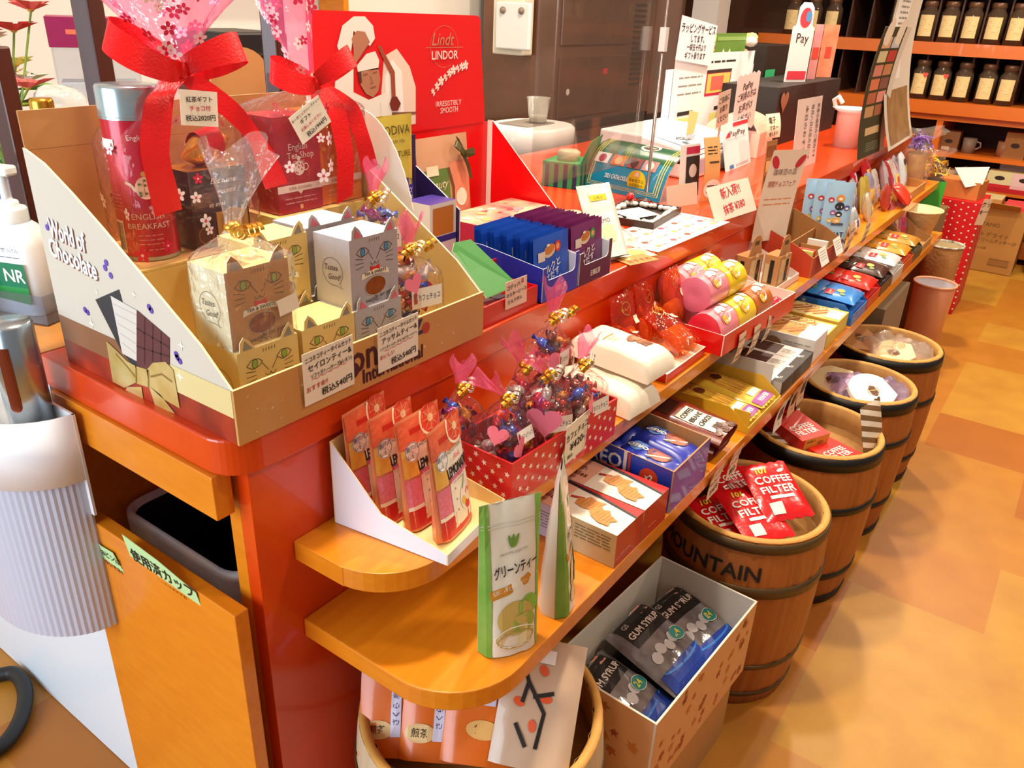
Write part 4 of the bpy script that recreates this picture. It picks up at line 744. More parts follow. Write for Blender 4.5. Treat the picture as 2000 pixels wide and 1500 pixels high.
# white tray with kraft handle bags
t = thing('display_tray', 'white paper tray with raised back holding two kraft handle bags', 'display box', (.15, 1.6, SM), -.02); b = MB(); opentray(b, .225, .165, .02, .085, M('e6d8d4', .5), M('dccfca', .5), .002); b.build('tray', t)
def handlebag(label, loc, rz):
    g = thing('handle_bag', label, 'handle bag', loc, rz, 'kraft handle bags in the white tray'); KB = M('b98652', .7, var=.2, vscale=40, c2='a57440'); b = MB(); w, h, d = .075, .11, .045
    b.box(-d, 0, 0, 0, w, .085, KB); fr = flat((0, 0, 0), FY, FZ); b.rect(fr, .008, .006, .067, .075, M('c9a36a', .5, var=.6, vscale=70, c2='e8d6ae')); b.rect(fr, .042, .008, .06, .072, M('1c1612', .5), .0008); b.rect(fr, .046, .03, .056, .05, M('8a3a2a', .5), .001); b.rect(fr, .03, .08, .046, .092, M('e6c8a8', .6), .0008)
    fs = flat((-d, 0, 0), (1, 0, 0), FZ); b.rect(fs, .018, .004, .03, .072, M('1c1612', .5)); b.rect(fs, .004, .006, .016, .06, M('cdb48a', .5)); b.build('body', g)
    b = MB(); o = [(0, .085), (w, .085), (w*.84, .115)]+[(w/2+.028*cos(a), .118+.024*sin(a)) for a in (.3, .8, 1.3, 1.8, 2.3, 2.8)]+[(w*.16, .115)]; b.prism([(-.006, y, z) for y, z in o], (-.0015, 0, 0), KB); b.rect(flat((-.006, 0, 0), FY, FZ), .026, .114, .05, .126, M('5a4030', .8)); b.build('handle', g)
handlebag('kraft handle bag nearer the snack tubes in the white tray', (.068, 1.632, SM+.003), -.15); handlebag('kraft handle bag in front, its dark window strip facing out, in the white tray', (.13, 1.7, SM+.003), -.1)
# divided kraft box
t = thing('divider_box', 'deep kraft box divided into compartments with two white cards', 'divider box', (.178, 1.86, SM), 0); b = MB(); KD = M('a8763e', .75); KI = M('9a6a38', .75); opentray(b, .3, .17, .06, .13, M('b33a1c', .5), KI, .003, mid=(-.05, .085)); b.box(-.1665, .148, .0035, -.0035, .151, .06, KD); b.box(-.09, .0035, .0035, -.087, .147, .08, KD); b.box(-.09, .1515, .0035, -.087, .2965, .08, KD); b.build('box', t)
for k in range(2): plate('price_card', (.186, 1.935+.155*k, SM+.052), (.0, 1, .0), (-.45, 0, 1), (.075, .052), WHITE, draw=lambda b, fr: (scribble(b, fr, -.028, .028, (.016, .008, -.0, -.008), GREYINK, .0016, 5)), label=('white price card on the divided kraft box, nearer the handle bags', 'white price card on the divided kraft box, nearer the blue cat pouches')[k], cat='price card')
for k in range(3):
    b = MB(); b.box(-.06, 0, 0, 0, .012, .07, M(('d8d070', 'd8343c', 'e8e0d0')[k], .5)); b.build('sachet_box', None, (.168-.0*k, 1.875+.02*k+.11*(k == 2), SM+.0035), 0, label=('thin yellow carton', 'thin red carton', 'thin pale carton')[k]+' standing in the divided kraft box', cat='carton')
# blue cat-print pouches
def catp(b, fr):
    rg = random.Random(3)
    for (x, y, c, r) in ((.05, .17, 'd88a3a', .014), (.05, .145, '2a2a32', .016), (.05, .12, '2a2a32', .011), (.045, .1, 'e0a85a', .014), (.02, .165, 'b8303a', .01), (.075, .14, '5a5a9a', .011), (.022, .1, 'd8c060', .009), (.03, .125, '9a5a9a', .01)):
        b.disc(fr, x, y, r, M(c, .5), .0012, r2=r*.8); b.disc(fr, x, y-.002, r*.5, W_, .0015, r2=r*.3)
    b.rect(fr, .03, .084, .07, .092, M('4a5060', .5), .0014, 4, 1); b.text(fr, 'CAT', .055, .055, .022, M('27325a', .5), .0016, bold=.0006); b.text(fr, 'TOWN', .055, .033, .022, M('27325a', .5), .0016, bold=.0006)
pr = None
for k in range(3):
    lb = ('blue cat pouch at the back of the three', 'blue cat pouch in the middle of the three', 'frontmost blue pouch printed with small cats, its lettering visible')[k]
    if not pr: pr = pocket(.095, .22, .03, M('9fc4e0', .35, coat=.3), prof=standing, draw=catp, seed=55).build('snack_pouch', None, label=lb, cat='pouch', group='blue cat-print pouches'); o = pr
    else: o = pr.copy(); COL.objects.link(o); o['label'] = lb
    o.location = (.028+.034*k, 2.2-.004*k, SM); o.rotation_euler = (0, -.06, -.9)
# assorted bags further along the shelf
def bagrow(n, y0, y1, x, z, cols, h, w, nm, lab, seed, lean=-.2, grp=None, d=.04):
    rg = random.Random(seed)
    for k in range(n):
        c = cols[k % len(cols)]
        def dr(b, fr, c=c): b.rect(fr, w*.15, h*.2, w*.85, h*.55, M(rg.choice(('f0e6d8', 'd8c8e0', 'c83a4a', 'e8d070', '8a9ac8')), .4), .0014, 4, 4); b.disc(fr, w*.5, h*.38, w*.18, M(rg.choice(('c84a3a', '6a5aa0', 'e0b040')), .4), .0018)
        y = y0+(y1-y0)*k/max(1, n-1)
        pocket(w, h, d, M(c, .22, metal=.25, coat=.6, bump=.5, bscale=50), prof=lambda v: max(0, 1-abs(2*v-1)**2.5)**.6*.9+.1*(1-v), draw=dr, seed=seed+k, crink=.004, zig=.003).build(nm, None, (x+rg.uniform(-.012, .012), y, z), rot=(0, lean+rg.uniform(-.1, .1), rg.uniform(-.15, .3)), label=lab[k], cat='snack bag', group=grp)
bagrow(3, 2.37, 2.56, .055, SM, ('c8853a', 'd89a4a', 'c07830'), .15, .085, 'snack_bag', ['gold snack bag '+s for s in ('right beside the blue cat pouches', 'second past the blue cat pouches', 'third past the blue cat pouches, tallest')], 60)
bagrow(2, 2.38, 2.47, .125, SM, ('8aa8b8', 'b8c0c8'), .09, .08, 'snack_bag', ['silvery blue foil pack in front of the gold snack bags', 'silver foil pack in front of the second gold snack bag'], 63)
bagrow(5, 2.66, 3.06, .06, SM, ('b98a6a', 'c8c0d0', 'd6c05a', 'a8b0d8', 'e0d8d0'), .14, .085, 'snack_bag', ['%s snack bag standing behind the hanging price tags on the middle shelf' % s for s in ('brown', 'lilac', 'yellow', 'pale blue', 'white')], 65)
bagrow(2, 2.74, 2.98, .13, SM, ('d8c8a8', 'c84a3a'), .1, .08, 'snack_bag', ['beige snack bag leaning at the shelf front in the row past the cat pouches', 'red snack bag leaning at the shelf front in the row past the cat pouches'], 75)
bagrow(2, 2.86, 2.99, .035, SM+.085, ('d81a24', 'c8141c'), .11, .1, 'snack_bag', ['glossy red cellophane bag piled behind the pale bags', 'glossy red cellophane bag farther back of the two'], 78, lean=-.5)
t = thing('display_tray', 'shallow wooden tray of red-striped sachets at the middle shelf\'s far part', 'display box', (.165, 3.2, SM), .0); b = MB(); opentray(b, .42, .16, .035, .05, M('c98a4a', .6), M('b87a3c', .6), .006); b.build('tray', t)
bagrow(5, 3.22, 3.42, .085, SM+.008, ('d8c8d0', 'c83a40', 'e8d8d0', 'd04a4a', 'd8d0dc'), .15, .085, 'biscuit_sachet', ['red and clear biscuit sachet, %s in the wooden tray' % s for s in ('nearest', 'second', 'third', 'fourth', 'fifth')], 80, lean=-.35)
def cookc(b, fr): b.disc(fr, .05, .12, .026, M('3a2418', .5), .0016, r2=.014); b.disc(fr, .075, .09, .02, M('e8d860', .5), .0015); b.text(fr, 'COOKIE', .06, .05, .014, M('5a6a8a', .5), .0018); scribble(b, fr, .02, .1, (.03, .024, .018), GREYINK, .0016, 3)
pocket(.12, .16, .04, M('dce2ea', .3, coat=.4), prof=pillow, draw=cookc, seed=91, zig=.003).build('biscuit_pack', None, (.1, 3.44, SM+.008), rot=(0, -.3, .1), label='white biscuit pack with dark cookie print at the far end of the wooden tray', cat='biscuit pack')
g = thing('gift_sack', 'clear bag of purple paper shreds standing at the far end of the middle shelf', 'gift bag', (.085, 3.72, SM)); b, fn = sack([(.055, -.08), (.055, .08), (-.055, .08), (-.055, -.08)], .15, .2, (0, 0), .045, .25, .1, film('fff8f0', .08, .6, .1, .9, 40), seed=5); b.build('film', g)
b = MB(); b.grid(lambda u, v: V(((.045+.01*nz(u*9, v*7, 1))*cos(2*PI*u)*(1-.0*v), (.068+.01*nz(u*9, v*7, 2))*sin(2*PI*u), .003+.14*v)), 18, 6, M('cfa25a', .6, var=.6, vscale=40, c2='a87a4a'), cu=True); b.build('sweets', g)
b = MB()
for k in range(60): a = rnd(0, 6.3); r_ = rnd(0, .07); p = V((r_*cos(a)*.7, r_*sin(a), .15+rnd(0, .07))); b.strip([p, p+V((rnd(-.02, .02), rnd(-.02, .02), rnd(-.01, .02))), p+V((rnd(-.03, .03), rnd(-.03, .03), rnd(-.02, .03)))], (rnd(-1, 1), rnd(-1, 1), .3), M(('6a3ab8', '8a5ad0')[k % 2], .5), .008)
b.build('paper_shreds', g)
for px, py, lb in ((1660, 470, 'tall curled price tag hanging past the blue cat pouches'), (1692, 455, 'small curled price tag hanging farther right of the tall one')):
    pcard(px, py, .186, .06 if px < 1680 else .06, .11 if px < 1680 else .085, ('クッキー', 'いろいろ', '各種'), lb, bend=-5)
# ------------------------------------------------------------------ goods on the lower shelf
def gtea(b, fr):
    GN = M('6fae3a', .4); w, h = .115, .235
    b.rect(fr, .0, .0, .016, h, M('5d9a34', .4, var=.5, vscale=14, c2='a9c46a'), .0007, 2, 14); b.rect(fr, w-.012, .0, w, h, M('7fb84a', .4), .0007, 2, 14)
    for z in (.205, .2): b.rect(fr, .002, z, w-.002, z+.0012, M('d8d6c8', .4), .001, 8, 1)
    for dx, a_ in ((-.006, .3), (.0, -.1), (.006, -.5)): b.disc(fr, .058+dx, .178, .003, M('6a9a3a', .5), .0012, r2=.01, ang=a_)
    b.text(fr, 'WELCOME GREEN TEA', .058, .162, .005, GREYINK, .0012, ang=.1); b.text(fr, 'グリーンティー', .062, .138, .02, BLACK, .0014, ang=.12, width=.082, bold=.0003)
    b.line(fr, [(.014, .1), (.045, .106), (.08, .116), (.112, .13)], .014, M('c8862a', .4), .0012); b.text(fr, '伝統の抹茶と煎茶のグリーンティー', .062, .112, .008, M('fdf6e0', .5), .0016, ang=.2, width=.088)
    b.disc(fr, .085, .075, .02, M('79b83c', .4, var=.5, vscale=60, c2='b8d878'), .0012, r2=.017); b.disc(fr, .06, .06, .035, M('c8b060', .35), .0011, r2=.028); b.disc(fr, .075, .05, .024, M('96b04a', .35), .0014, r2=.016)
    b.disc(fr, .06, .03, .04, M('e0d2a0', .35), .0013, r2=.02); b.ring(fr, .06, .03, .04, .002, M('f4ecd0', .4), .0016, r2=.016); b.ring(fr, .06, .026, .036, .002, M('b89a5a', .4), .0016, r2=.013)
def gback(v): return standing(v)
for k, (lo, rz, lb) in enumerate((((.239, .202, SL), -.5, 'green tea pouch standing frontmost at the lower shelf\'s rounded corner'), ((.29, .325, SL), .5, 'green tea pouch turned edge-on behind the frontmost one'))):
    pb = pocket(.092, .242, .055, M('e6e2d0', .3, coat=.4), M('d6d6c8', .35, coat=.3), standing, lambda b, fr: gtea(b, lambda a, q, c=0: fr(a*.8, q*1.03, c)), seed=95+k, crink=.003)
    fb = flat((-.0295, .115, 0), (0, -1, 0), FZ)
    pb.build('tea_pouch', None, lo, rot=(0, -.03, rz), label=lb, cat='pouch')
def cookiebox(label, loc, h=.066):
    b = MB(); w, d = .09, .21; b.box(-d, 0, 0, 0, w, h, M('b81410', .4, coat=.2), t=M('ece4d4', .45), f=M('cdb489', .55)); ft = flat((0, 0, h), (1, 0, 0), (0, 1, 0)); ff = flat((-d, 0, 0), (1, 0, 0), FZ)
    ft2 = flat((-d, 0, h), (1, 0, 0), (0, 1, 0))
    b.rect(ft2, .0, .0, .085, w, M('e6ac94', .5)); b.poly(ft2, [(0, .074), (.06, .082), (.13, .076), (.21, .062), (.21, .066), (.13, .082), (.06, w), (0, w)], M('1a1a2a', .5), .0007); b.poly(ft2, [(.13, .083), (.21, .067), (.21, w), (.06, w)], M('c81a18', .4), .0008)
    b.text(ft2, 'Dutch', .04, .052, .02, M('7a2a1a', .5), .0009, width=.045); b.text(ft2, 'Cookies', .046, .03, .02, M('7a2a1a', .5), .0009, width=.06, bold=.0003); b.text(ft2, '250 g NET', .04, .012, .01, M('7a2a1a', .5), .0009)
    SPK = M('d8944a', .5, var=.7, vscale=300, c2='b06a28')
    for a, q, an in ((.13, .05, .1), (.165, .03, -.5)):
        b.poly(ft2, [(a+x*cos(an)-y*sin(an), q+x*sin(an)+y*cos(an)) for x, y in ((-.026, -.012), (-.01, -.018), (.012, -.016), (.027, -.006), (.018, .004), (.022, .016), (.004, .014), (-.01, .02), (-.018, .008), (-.028, .006))], SPK, .001+.0008*(an < 0))
        for k in range(5): b.line(ft2, [(a-.016+.007*k, q-.01), (a-.013+.007*k, q+.01)], .0012, M('b4722e', .6), .0013+.0008*(an < 0))
    b.line(ft2, [(.088, .05), (.112, .058)], .006, M('b8301a', .5), .0009); scribble(b, ff, .02, .1, (.05, .044, .038, .032, .026, .02), GREYINK, .0022, 3); scribble(b, ff, .13, .2, (.055, .049, .043, .037, .031), M('7a6a4a', .6), .002, 5); b.rect(ff, .0, 0, .1, h, M('cfc4da', .5), .0003)
    fr = flat((0, 0, 0), FY, FZ); scribble(b, fr, .02, .05, (.02,), M('e8a090', .5), .002, 1); b.build('biscuit_box', None, loc, -.02, label=label, cat='biscuit box', bevel=.0008)
cookiebox('red and white cookie box with windmill biscuit picture, nearest the tea pouches', (.302, .487, SL)); cookiebox('red and white cookie box with windmill biscuit picture, next to the blue sandwich-cookie carton', (.304, .581, SL))
# blue sandwich cookie carton with packs
t = thing('display_carton', 'blue sandwich cookie carton with open top', 'display box', (.304, .69, SL)); OB = M('16249a', .35, coat=.3, var=.6, vscale=14, c2='1a58c8'); b = MB(); KR2 = M('b98a58', .8); opentray(b, .165, .22, .09, .105, OB, KR2, .003)
ff = flat((-.22, 0, 0), (1, 0, 0), FZ); b.text(ff, 'OREO', .065, .072, .042, M('3a68d8', .4), .0006, bold=.0022, width=.1); b.text(ff, 'OREO', .065, .072, .042, WHITE, .0012, bold=.0008, width=.098); b.disc(ff, .172, .06, .019, M('c8401e', .4), .0008); b.text(ff, 'x2', .172, .06, .017, WHITE, .0012, bold=.0006); b.rect(ff, .128, .036, .133, .098, M('b8402a', .5), .0007); b.rect(ff, .118, .04, .125, .098, M('e8d8c8', .5), .0006); b.build('carton', t)
def oreo(b, fr):
    b.disc(fr, .05, .1, .022, M('5a8ad8', .4), .0012, r2=.016); b.text(fr, 'OREO', .045, .1, .016, WHITE, .0016, ang=PI/2, bold=.0006); b.disc(fr, .05, .055, .024, M('7a3424', .4), .0012); b.disc(fr, .044, .05, .016, M('a04a30', .4), .0014); b.line(fr, [(.025, .07), (.055, .032)], .009, M('2a1812', .4), .0016); b.line(fr, [(.025, .073), (.055, .035)], .003, W_, .0018)
for k in range(4):
    pocket(.075, .13, .03, M('2036b0', .3, coat=.5), prof=pillow, draw=oreo, seed=100+k, zig=.002).build('biscuit_pack', None, (.17+.127*(k % 2), .697+.078*(k//2), SL+.056), rot=(0, -1.45, -.06), label='blue cookie pack in the blue carton, %s' % ('back left', 'front left', 'back right', 'front right')[k], cat='biscuit pack', group='blue sandwich cookie packs')
b = MB(); b.box(-.2, 0, 0, 0, .155, .03, M('1a2a8a', .5)); b.build('biscuit_box', None, (.2985, .695, SL+.0035), label='flat blue layer of cookies under the packs in the blue carton', cat='biscuit box')
# coffee bean chocolate pouches
def cbc(b, fr):
    b.rect(fr, .016, .02, .074, .11, M('e4dccb', .5), .0012, 6, 6); pass
    for i, s_ in enumerate(('COFFEE', 'BEANS', 'CHOCOL')): b.text(fr, s_, .045+.0, .096-.021*i, .0165, BLACK, .0018, bold=.0005, width=.05)
    b.rect(fr, .03, .02, .06, .034, M('4a2c1a', .5), .0016, 3, 2)
    for k in range(7): b.disc(fr, .02+.01*k, .012+.006*sin(k*2), .009, M(('6a3a22', '4a2616')[k % 2], .35), .0016, r2=.007, ang=k)
    b.rect(fr, .012, .125, .08, .155, M('3a1a14', .4), .0012, 4, 2)
for k, (lo, ro) in enumerate((((.308, .9, SL+.052), (0, -1.42, .02)), ((.296, .905, SL+.026), (0, -1.5, .0)))):
    pocket(.105, .2, .034, M('7a2818', .3, coat=.5), prof=standing, draw=cbc, seed=110+k, crink=.003).build('chocolate_pouch', None, lo, rot=ro, label=('upper coffee bean chocolate pouch lying with its lettering up', 'lower coffee bean chocolate pouch, its end showing under the upper one')[k], cat='pouch')
# yellow carton of wafer bags
t = thing('display_carton', 'yellow open carton of wafer stick bags', 'display box', (.306, 1.085, SL)); b = MB(); YC = M('d9b32e', .45, coat=.2); opentray(b, .215, .235, .014, .05, YC, M('ddb23a', .5), .002, mid=(-.05, .052)); b.box(-.04, .003, .003, -.002, .0045, .05, YC); b.box(-.235, .2155, 0, -.03, .2175, .085, M('c9c6c2', .5)); b.build('carton', t)
def wafer(b, fr):
    b.rect(fr, .004, .004, .086, .03, M('9a3a9a', .4), .0012, 6, 2); b.text(fr, 'WAFER', .045, .017, .016, WHITE, .0016, bold=.0006); b.rect(fr, .02, .034, .07, .052, W_, .0014, 3, 2); b.disc(fr, .05, .14, .014, M('6a3018', .5), .0014)
    for k in range(4): b.line(fr, [(.015+.016*k, .06), (.022+.016*k, .17)], .009, M('d89a3a', .5), .0016); b.line(fr, [(.017+.016*k, .06), (.024+.016*k, .17)], .002, M('b06a24', .5), .0018)
for k in range(2): pocket(.09, .2, .026, M('e2c040', .3, coat=.5), prof=pillow, draw=wafer, seed=120+k, zig=.002).build('snack_bag', None, (.298, 1.095+.1*k, SL+.016), rot=(0, -1.5, 0), label=('yellow wafer stick bag on the near side in the yellow carton', 'yellow wafer stick bag on the far side with purple end in the yellow carton')[k], cat='snack bag')
# white and black chocolate bars on open stands
def bar(label, y, z):
    t = thing('chocolate_carton', label, 'chocolate box', (.3, y, SL+z), 0, 'white and black chocolate cartons'); b = MB(); w, d, h = .082, .24, .04; b.box(-d, 0, 0, 0, w, h, M('e6e2dc', .5), r=M('1e1c1a', .5), f=M('b8b2ac', .5)); ft = flat((-d, 0, h), (1, 0, 0), (0, 1, 0))
    b.rect(ft, .0, .0, .07, w, M('26201e', .5)); b.rect(ft, .085, .006, .165, w-.006, M('2c1712', .4, var=.8, vscale=40, c2='5a2a1c')); b.rect(ft, .06, .05, .09, .075, M('b8826a', .5), .0008); b.rect(ft, .215, .0, .24, w, M('3a3634', .5)); b.text(ft, '72%', .226, .03, .01, WHITE, .0008, ang=PI/2); b.disc(ft, .212, .025, .012, M('e6e2dc', .5), .0009, r2=.008); scribble(b, ft, .17, .205, (.03, .04, .05), GREYINK, .0018, 3); b.build('carton', t, bevel=.0008)
for k, (y, z) in enumerate(((1.312, 0), (1.396, .0), (1.48, .0))): bar('white and black chocolate carton, %s' % ('right beside the yellow wafer carton', 'middle of the three', 'beside the white biscuit box')[k], y, z)
def bisc(label, loc, w, d, h, m, top, side):
    b = MB(); b.box(-d, 0, 0, 0, w, h, m, f=side); ft = flat((-d, 0, h), (1, 0, 0), (0, 1, 0)); ff = flat((-d, 0, 0), (1, 0, 0), FZ); b.rect(ft, .004, .004, d*.75, w-.004, top)
    for k in range(5): a = d*(.12+.12*k); b.line(ft, [(a, w*.2), (a+.05, w*.75)], .012, M(('c8803a', 'b06a2a', 'd89a50')[k % 3], .5, var=.5, vscale=120, c2='8a4a1c'), .0008)
    b.rect(ft, d*.76, w*.15, d*.98, w*.85, M('f0eadc', .5), .0009); b.text(ft, 'BISCUIT', d*.55, w*.85, .02, M('8a4a20', .5), .0012); b.disc(ff, d*.45, h*.5, h*.36, M('b08a60', .5, var=.7, vscale=150, c2='7a4a2a'), .0006, r2=h*.3); scribble(b, ff, d*.6, d*.95, (h*.7, h*.5, h*.3), GREYINK, .0022, 5); b.build('biscuit_box', None, loc, 0, label=label, cat='biscuit box', bevel=.0008)
bisc('white biscuit box with golden stick biscuits, beside the black and white cartons', (.296, 1.575, SL), .115, .2, .066, M('e6e6ea', .5), M('cf9a52', .5), M('d8d4ce', .5)); bisc('flat yellow biscuit box between the white one and the blue cracker carton', (.296, 1.7, SL), .1, .2, .045, M('dcb848', .5), M('dfc680', .5), M('c9a040', .5)); bisc('yellow biscuit box just in front of the blue cracker carton', (.294, 1.812, SL), .11, .2, .05, M('e0c050', .5), M('e2cc90', .5), M('cfa848', .5))
# cracker cartons with packs
def crk(lab, y, w, c, pc, seed, hf=.036):
    t = thing('display_carton', lab+' cracker carton with scooped front', 'display box', (.302, y, SL)); b = MB(); m = M(c, .4, coat=.2); opentray(b, w, .2, hf, .062, m, M(c, .5), .002, mid=(-.03, .062)); ff = flat((-.2, 0, 0), (1, 0, 0), FZ); b.disc(ff, .15, .034, .014, M('cfe0f0', .5), .0006); b.text(ff, '12', .15, .036, .014, M('1a4aa8', .5), .001); b.star(ff, .05, .05, .012, M('d8d8b0', .5), .0006, n=6, k=.2); b.build('carton', t)
    def dr(b, fr):
        b.rect(fr, .012, .07, .05, .095, M('d8283a', .4), .0012, 4, 3); b.text(fr, 'Cracker', .03, .083, .011, WHITE, .0016, ang=.1, width=.03); b.disc(fr, .055, .055, .017, M('e0b060', .5), .0014, r2=.012); b.disc(fr, .03, .045, .008, M('7a9a5a', .5), .0014); b.rect(fr, .03, .1, .055, .112, W_, .0012)
    for k in range(2): pocket(w-.02, .118, .03, M(pc, .28, coat=.5), prof=pillow, draw=dr, seed=seed+k, zig=.0015).build('cracker_pack', None, (.296-.085*(1-k), y+.01, SL+.062-.0+.006*(1-k)), rot=(0, -1.48, .03), label='%s cracker pack on its carton, %s' % (lab, ('back one', 'front one')[k]), cat='cracker pack', group='cracker packs')
    b = MB(); b.box(-.19, .005, 0, 0, w-.005, .034, m); b.build('cracker_pack', None, (.297, y, SL+.0025), label='lower layer inside the %s cracker carton' % lab, cat='cracker pack')
for a in (('blue', 1.945, .175, '1f6fc8', '2a86d8', 130), ('red', 2.13, .165, 'c81c14', 'd8261c', 134), ('dark brown', 2.305, .165, '3a2420', '3c2622', 138), ('white', 2.48, .165, 'c9c6c4', 'dad8da', 142), ('orange', 2.655, .16, 'c84a1c', 'd8922a', 146), ('olive', 2.825, .16, '5a5238', 'b8822c', 150)): crk(*a)
# kraft stand and woven basket at the far end
t = thing('display_carton', 'tilted kraft carton of pink-striped snack bags past the cracker cartons', 'display box', (.298, 3.0, SL)); b = MB(); opentray(b, .215, .2, .03, .15, M('b3844e', .7), M('a07440', .7), .003, mid=(-.06, .05)); b.build('carton', t)
bagrow(5, 3.015, 3.13, .17, SL+.004, ('e0c0a0', 'd86a80', 'e8d0b0', 'd8a040', 'e0708a'), .17, .08, 'snack_bag', ['striped snack bag in the tilted kraft carton, %s' % s for s in ('nearest', 'second', 'third', 'fourth', 'fifth')], 160, lean=-.25)
pocket(.12, .1, .04, M('d83a24', .25, coat=.5), prof=pillow, seed=166).build('snack_bag', None, (.2, 3.08, SL+.16), rot=(0, -.8, .1), label='red snack pack lying on top of the striped bags in the kraft carton', cat='snack bag')
g = thing('basket', 'cream woven plastic basket at the far end of the lower shelf', 'basket', (.205, 3.32, SL)); b = MB(); BK = M('dcc796', .6, bump=1, bscale=90)
b.lathe([(0, 0), (.07, 0), (.092, .11), (.1, .115), (.1, .108), (.09, .108), (.067, .004), (0, .004)], BK, 32, rf=lambda a, z: 1+.012*sin(16*a)*sin(z*160)); b.build('body', g)
for px, py, lb, tx in ((1397, 938, 'pink handwritten card hanging below the coffee bean pouches', ('コーヒービーンズ', 'チョコレート', '216円')), (1434, 900, 'narrow pink handwritten card hanging in front of the yellow wafer carton', ('コーヒー', 'ビーンズ', '税込'))): pcard(px, py, .31, .06, .075, tx, lb, bend=4)
for px, py, lb in ((1524, 808, 'white printed card hanging in front of the black and white chocolate cartons'), (1550, 780, 'second hanging card right of the white printed one'), (1568, 757, 'third hanging card, nearest the white biscuit box')):
    p = at(px, py, x=.311); plate('price_card', p, (0, 1, 0), (.12, 0, 1), (.062, .088), M('efe8dc' if px < 1530 else 'd8b088', .6), bend=5, draw=lambda b, fr: (b.rect(fr, -.012, -.015, .012, .02, M('4a2c20', .5), .001), b.rect(fr, .014, -.01, .022, .0, M('6a4a3a', .5), .001), b.text(fr, 'カカオ', 0, .032, .011, INK, .001), b.text(fr, '¥', .005, -.03, .012, INK, .001)), label=lb, cat='price card')
# ------------------------------------------------------------------ barrels on the floor
BW = M('ad6426', .5, var=.6, vscale=9, vs=(9, 9, .6), c2='8a4818'); BWI = M('b98a4e', .7, var=.5, vscale=8, vs=(8, 8, .6), c2='a07036'); RIMW = M('d09a48', .6, var=.5, vscale=30, c2='b27a30'); HBK = M('17130f', .45, metal=.3); HBR = M('5a4524', .45, metal=.4, var=.4, vscale=12, c2='4a3418')
def barrel(label, c, h, rt, hoop, hz, zi, word=None, pale=False):
    t = thing('barrel', label, 'barrel', (c[0], c[1], 0), 0); rb = rt*.9; rm = rt*1.06
    def rad(z): u = z/h; return rb*(1-u)+rt*u+(rm-(rb+rt)/2)*4*u*(1-u)*.8
    seam = lambda a, z: 1-.012*max(0, 1-abs(((a*22/(2*PI)) % 1)-.5)*2*6 if 0 else max(0, 1-min((a*22/(2*PI)) % 1, 1-(a*22/(2*PI)) % 1)*9))
    b = MB(); zs = [h*k/14 for k in range(15)]
    b.lathe([(0, .01), (rad(0)-.01, .01), (rad(0)-.004, 0)]+[(rad(z), z+.001) for z in zs], BW if not pale else M('cbb594', .6, var=.4, vscale=9, vs=(9, 9, .6), c2='b89e78'), 132, rf=seam)
    b.lathe([(rad(h), h), (rad(h)-.003, h+.004), (rad(h)-.013, h+.004), (rad(h)-.015, h)], RIMW, 66); b.lathe([(rad(h)-.015, h+.0005)]+[(rad(z)-.016, z) for z in zs[::-1] if z > zi-.05], BWI, 132, rf=seam); stv = b.build('staves', t)
    b = MB(); b.lathe([(rad(zi)-.017, zi-.012), (rad(zi)-.017, zi), (0, zi)], BWI, 40); b.build('inner_board', t)
    for z0, wd in hz:
        b = MB(); b.lathe([(rad(z0)+.0005, z0), (rad(z0)+.003, z0), (rad(z0+wd)+.003, z0+wd), (rad(z0+wd)+.0005, z0+wd)], hoop, 60); b.build('hoop', t)
    if word:
        b = MB(); f = lambda a, q, c_=0: V(((rad(.385+q)+.0012+c_)*cos(R(-101)+a/rt), (rad(.385+q)+.0012+c_)*sin(R(-101)+a/rt), .385+q)); b.text(f, word, 0, 0, .05, M('1d140c', .8), .0006, width=.245, bold=.001); b.build('lettering', stv)
    return t
BC = [(.205, .262), (.349, 1.052), (.362, 1.492), (.375, 1.875), (.372, 2.262)]
barrel('pale-rimmed barrel under the lower shelf\'s rounded end, holding orange pouches', BC[0], .42, .194, HBR, ((.03, .03), (.34, .008)), .34, pale=True)
barrel('wooden barrel with stencilled black lettering, full of red filter packs', BC[1], .46, .168, HBR, ((.435, .022), (.325, .026), (.12, .012), (.03, .012)), .4, word='MOUNTAIN')
barrel('wooden barrel with black hoops holding red boxes and striped bags', BC[2], .46, .168, HBK, ((.425, .035), (.3, .02), (.09, .018), (.0, .026)), .405)
barrel('wooden barrel with black hoops, third from the lettered one, with white leaf-print filters', BC[3], .46, .16, HBK, ((.425, .035), (.32, .018), (.11, .018), (.0, .026)), .41)
barrel('farthest wooden barrel with black hoops beside the grey carton', BC[4], .46, .166, HBK, ((.425, .035), (.3, .02), (.09, .018), (.0, .026)), .41)
def filt(b, fr):
    b.text(fr, '101', .04, .125, .022, M('f0d428', .5), .0014, shear=.25, bold=.0008); b.text(fr, 'COFFEE', .06, .098, .026, WHITE, .0014, bold=.0006, width=.09); b.text(fr, 'FILTER', .06, .072, .026, WHITE, .0014, bold=.0006, width=.085); b.rect(fr, .03, .048, .09, .056, WHITE, .0014, 5, 1); b.rect(fr, .02, .012, .05, .04, M('f0e4dc', .5), .0014, 3, 2); b.disc(fr, .09, .12, .01, W_, .0014, r2=.004, ang=.3)
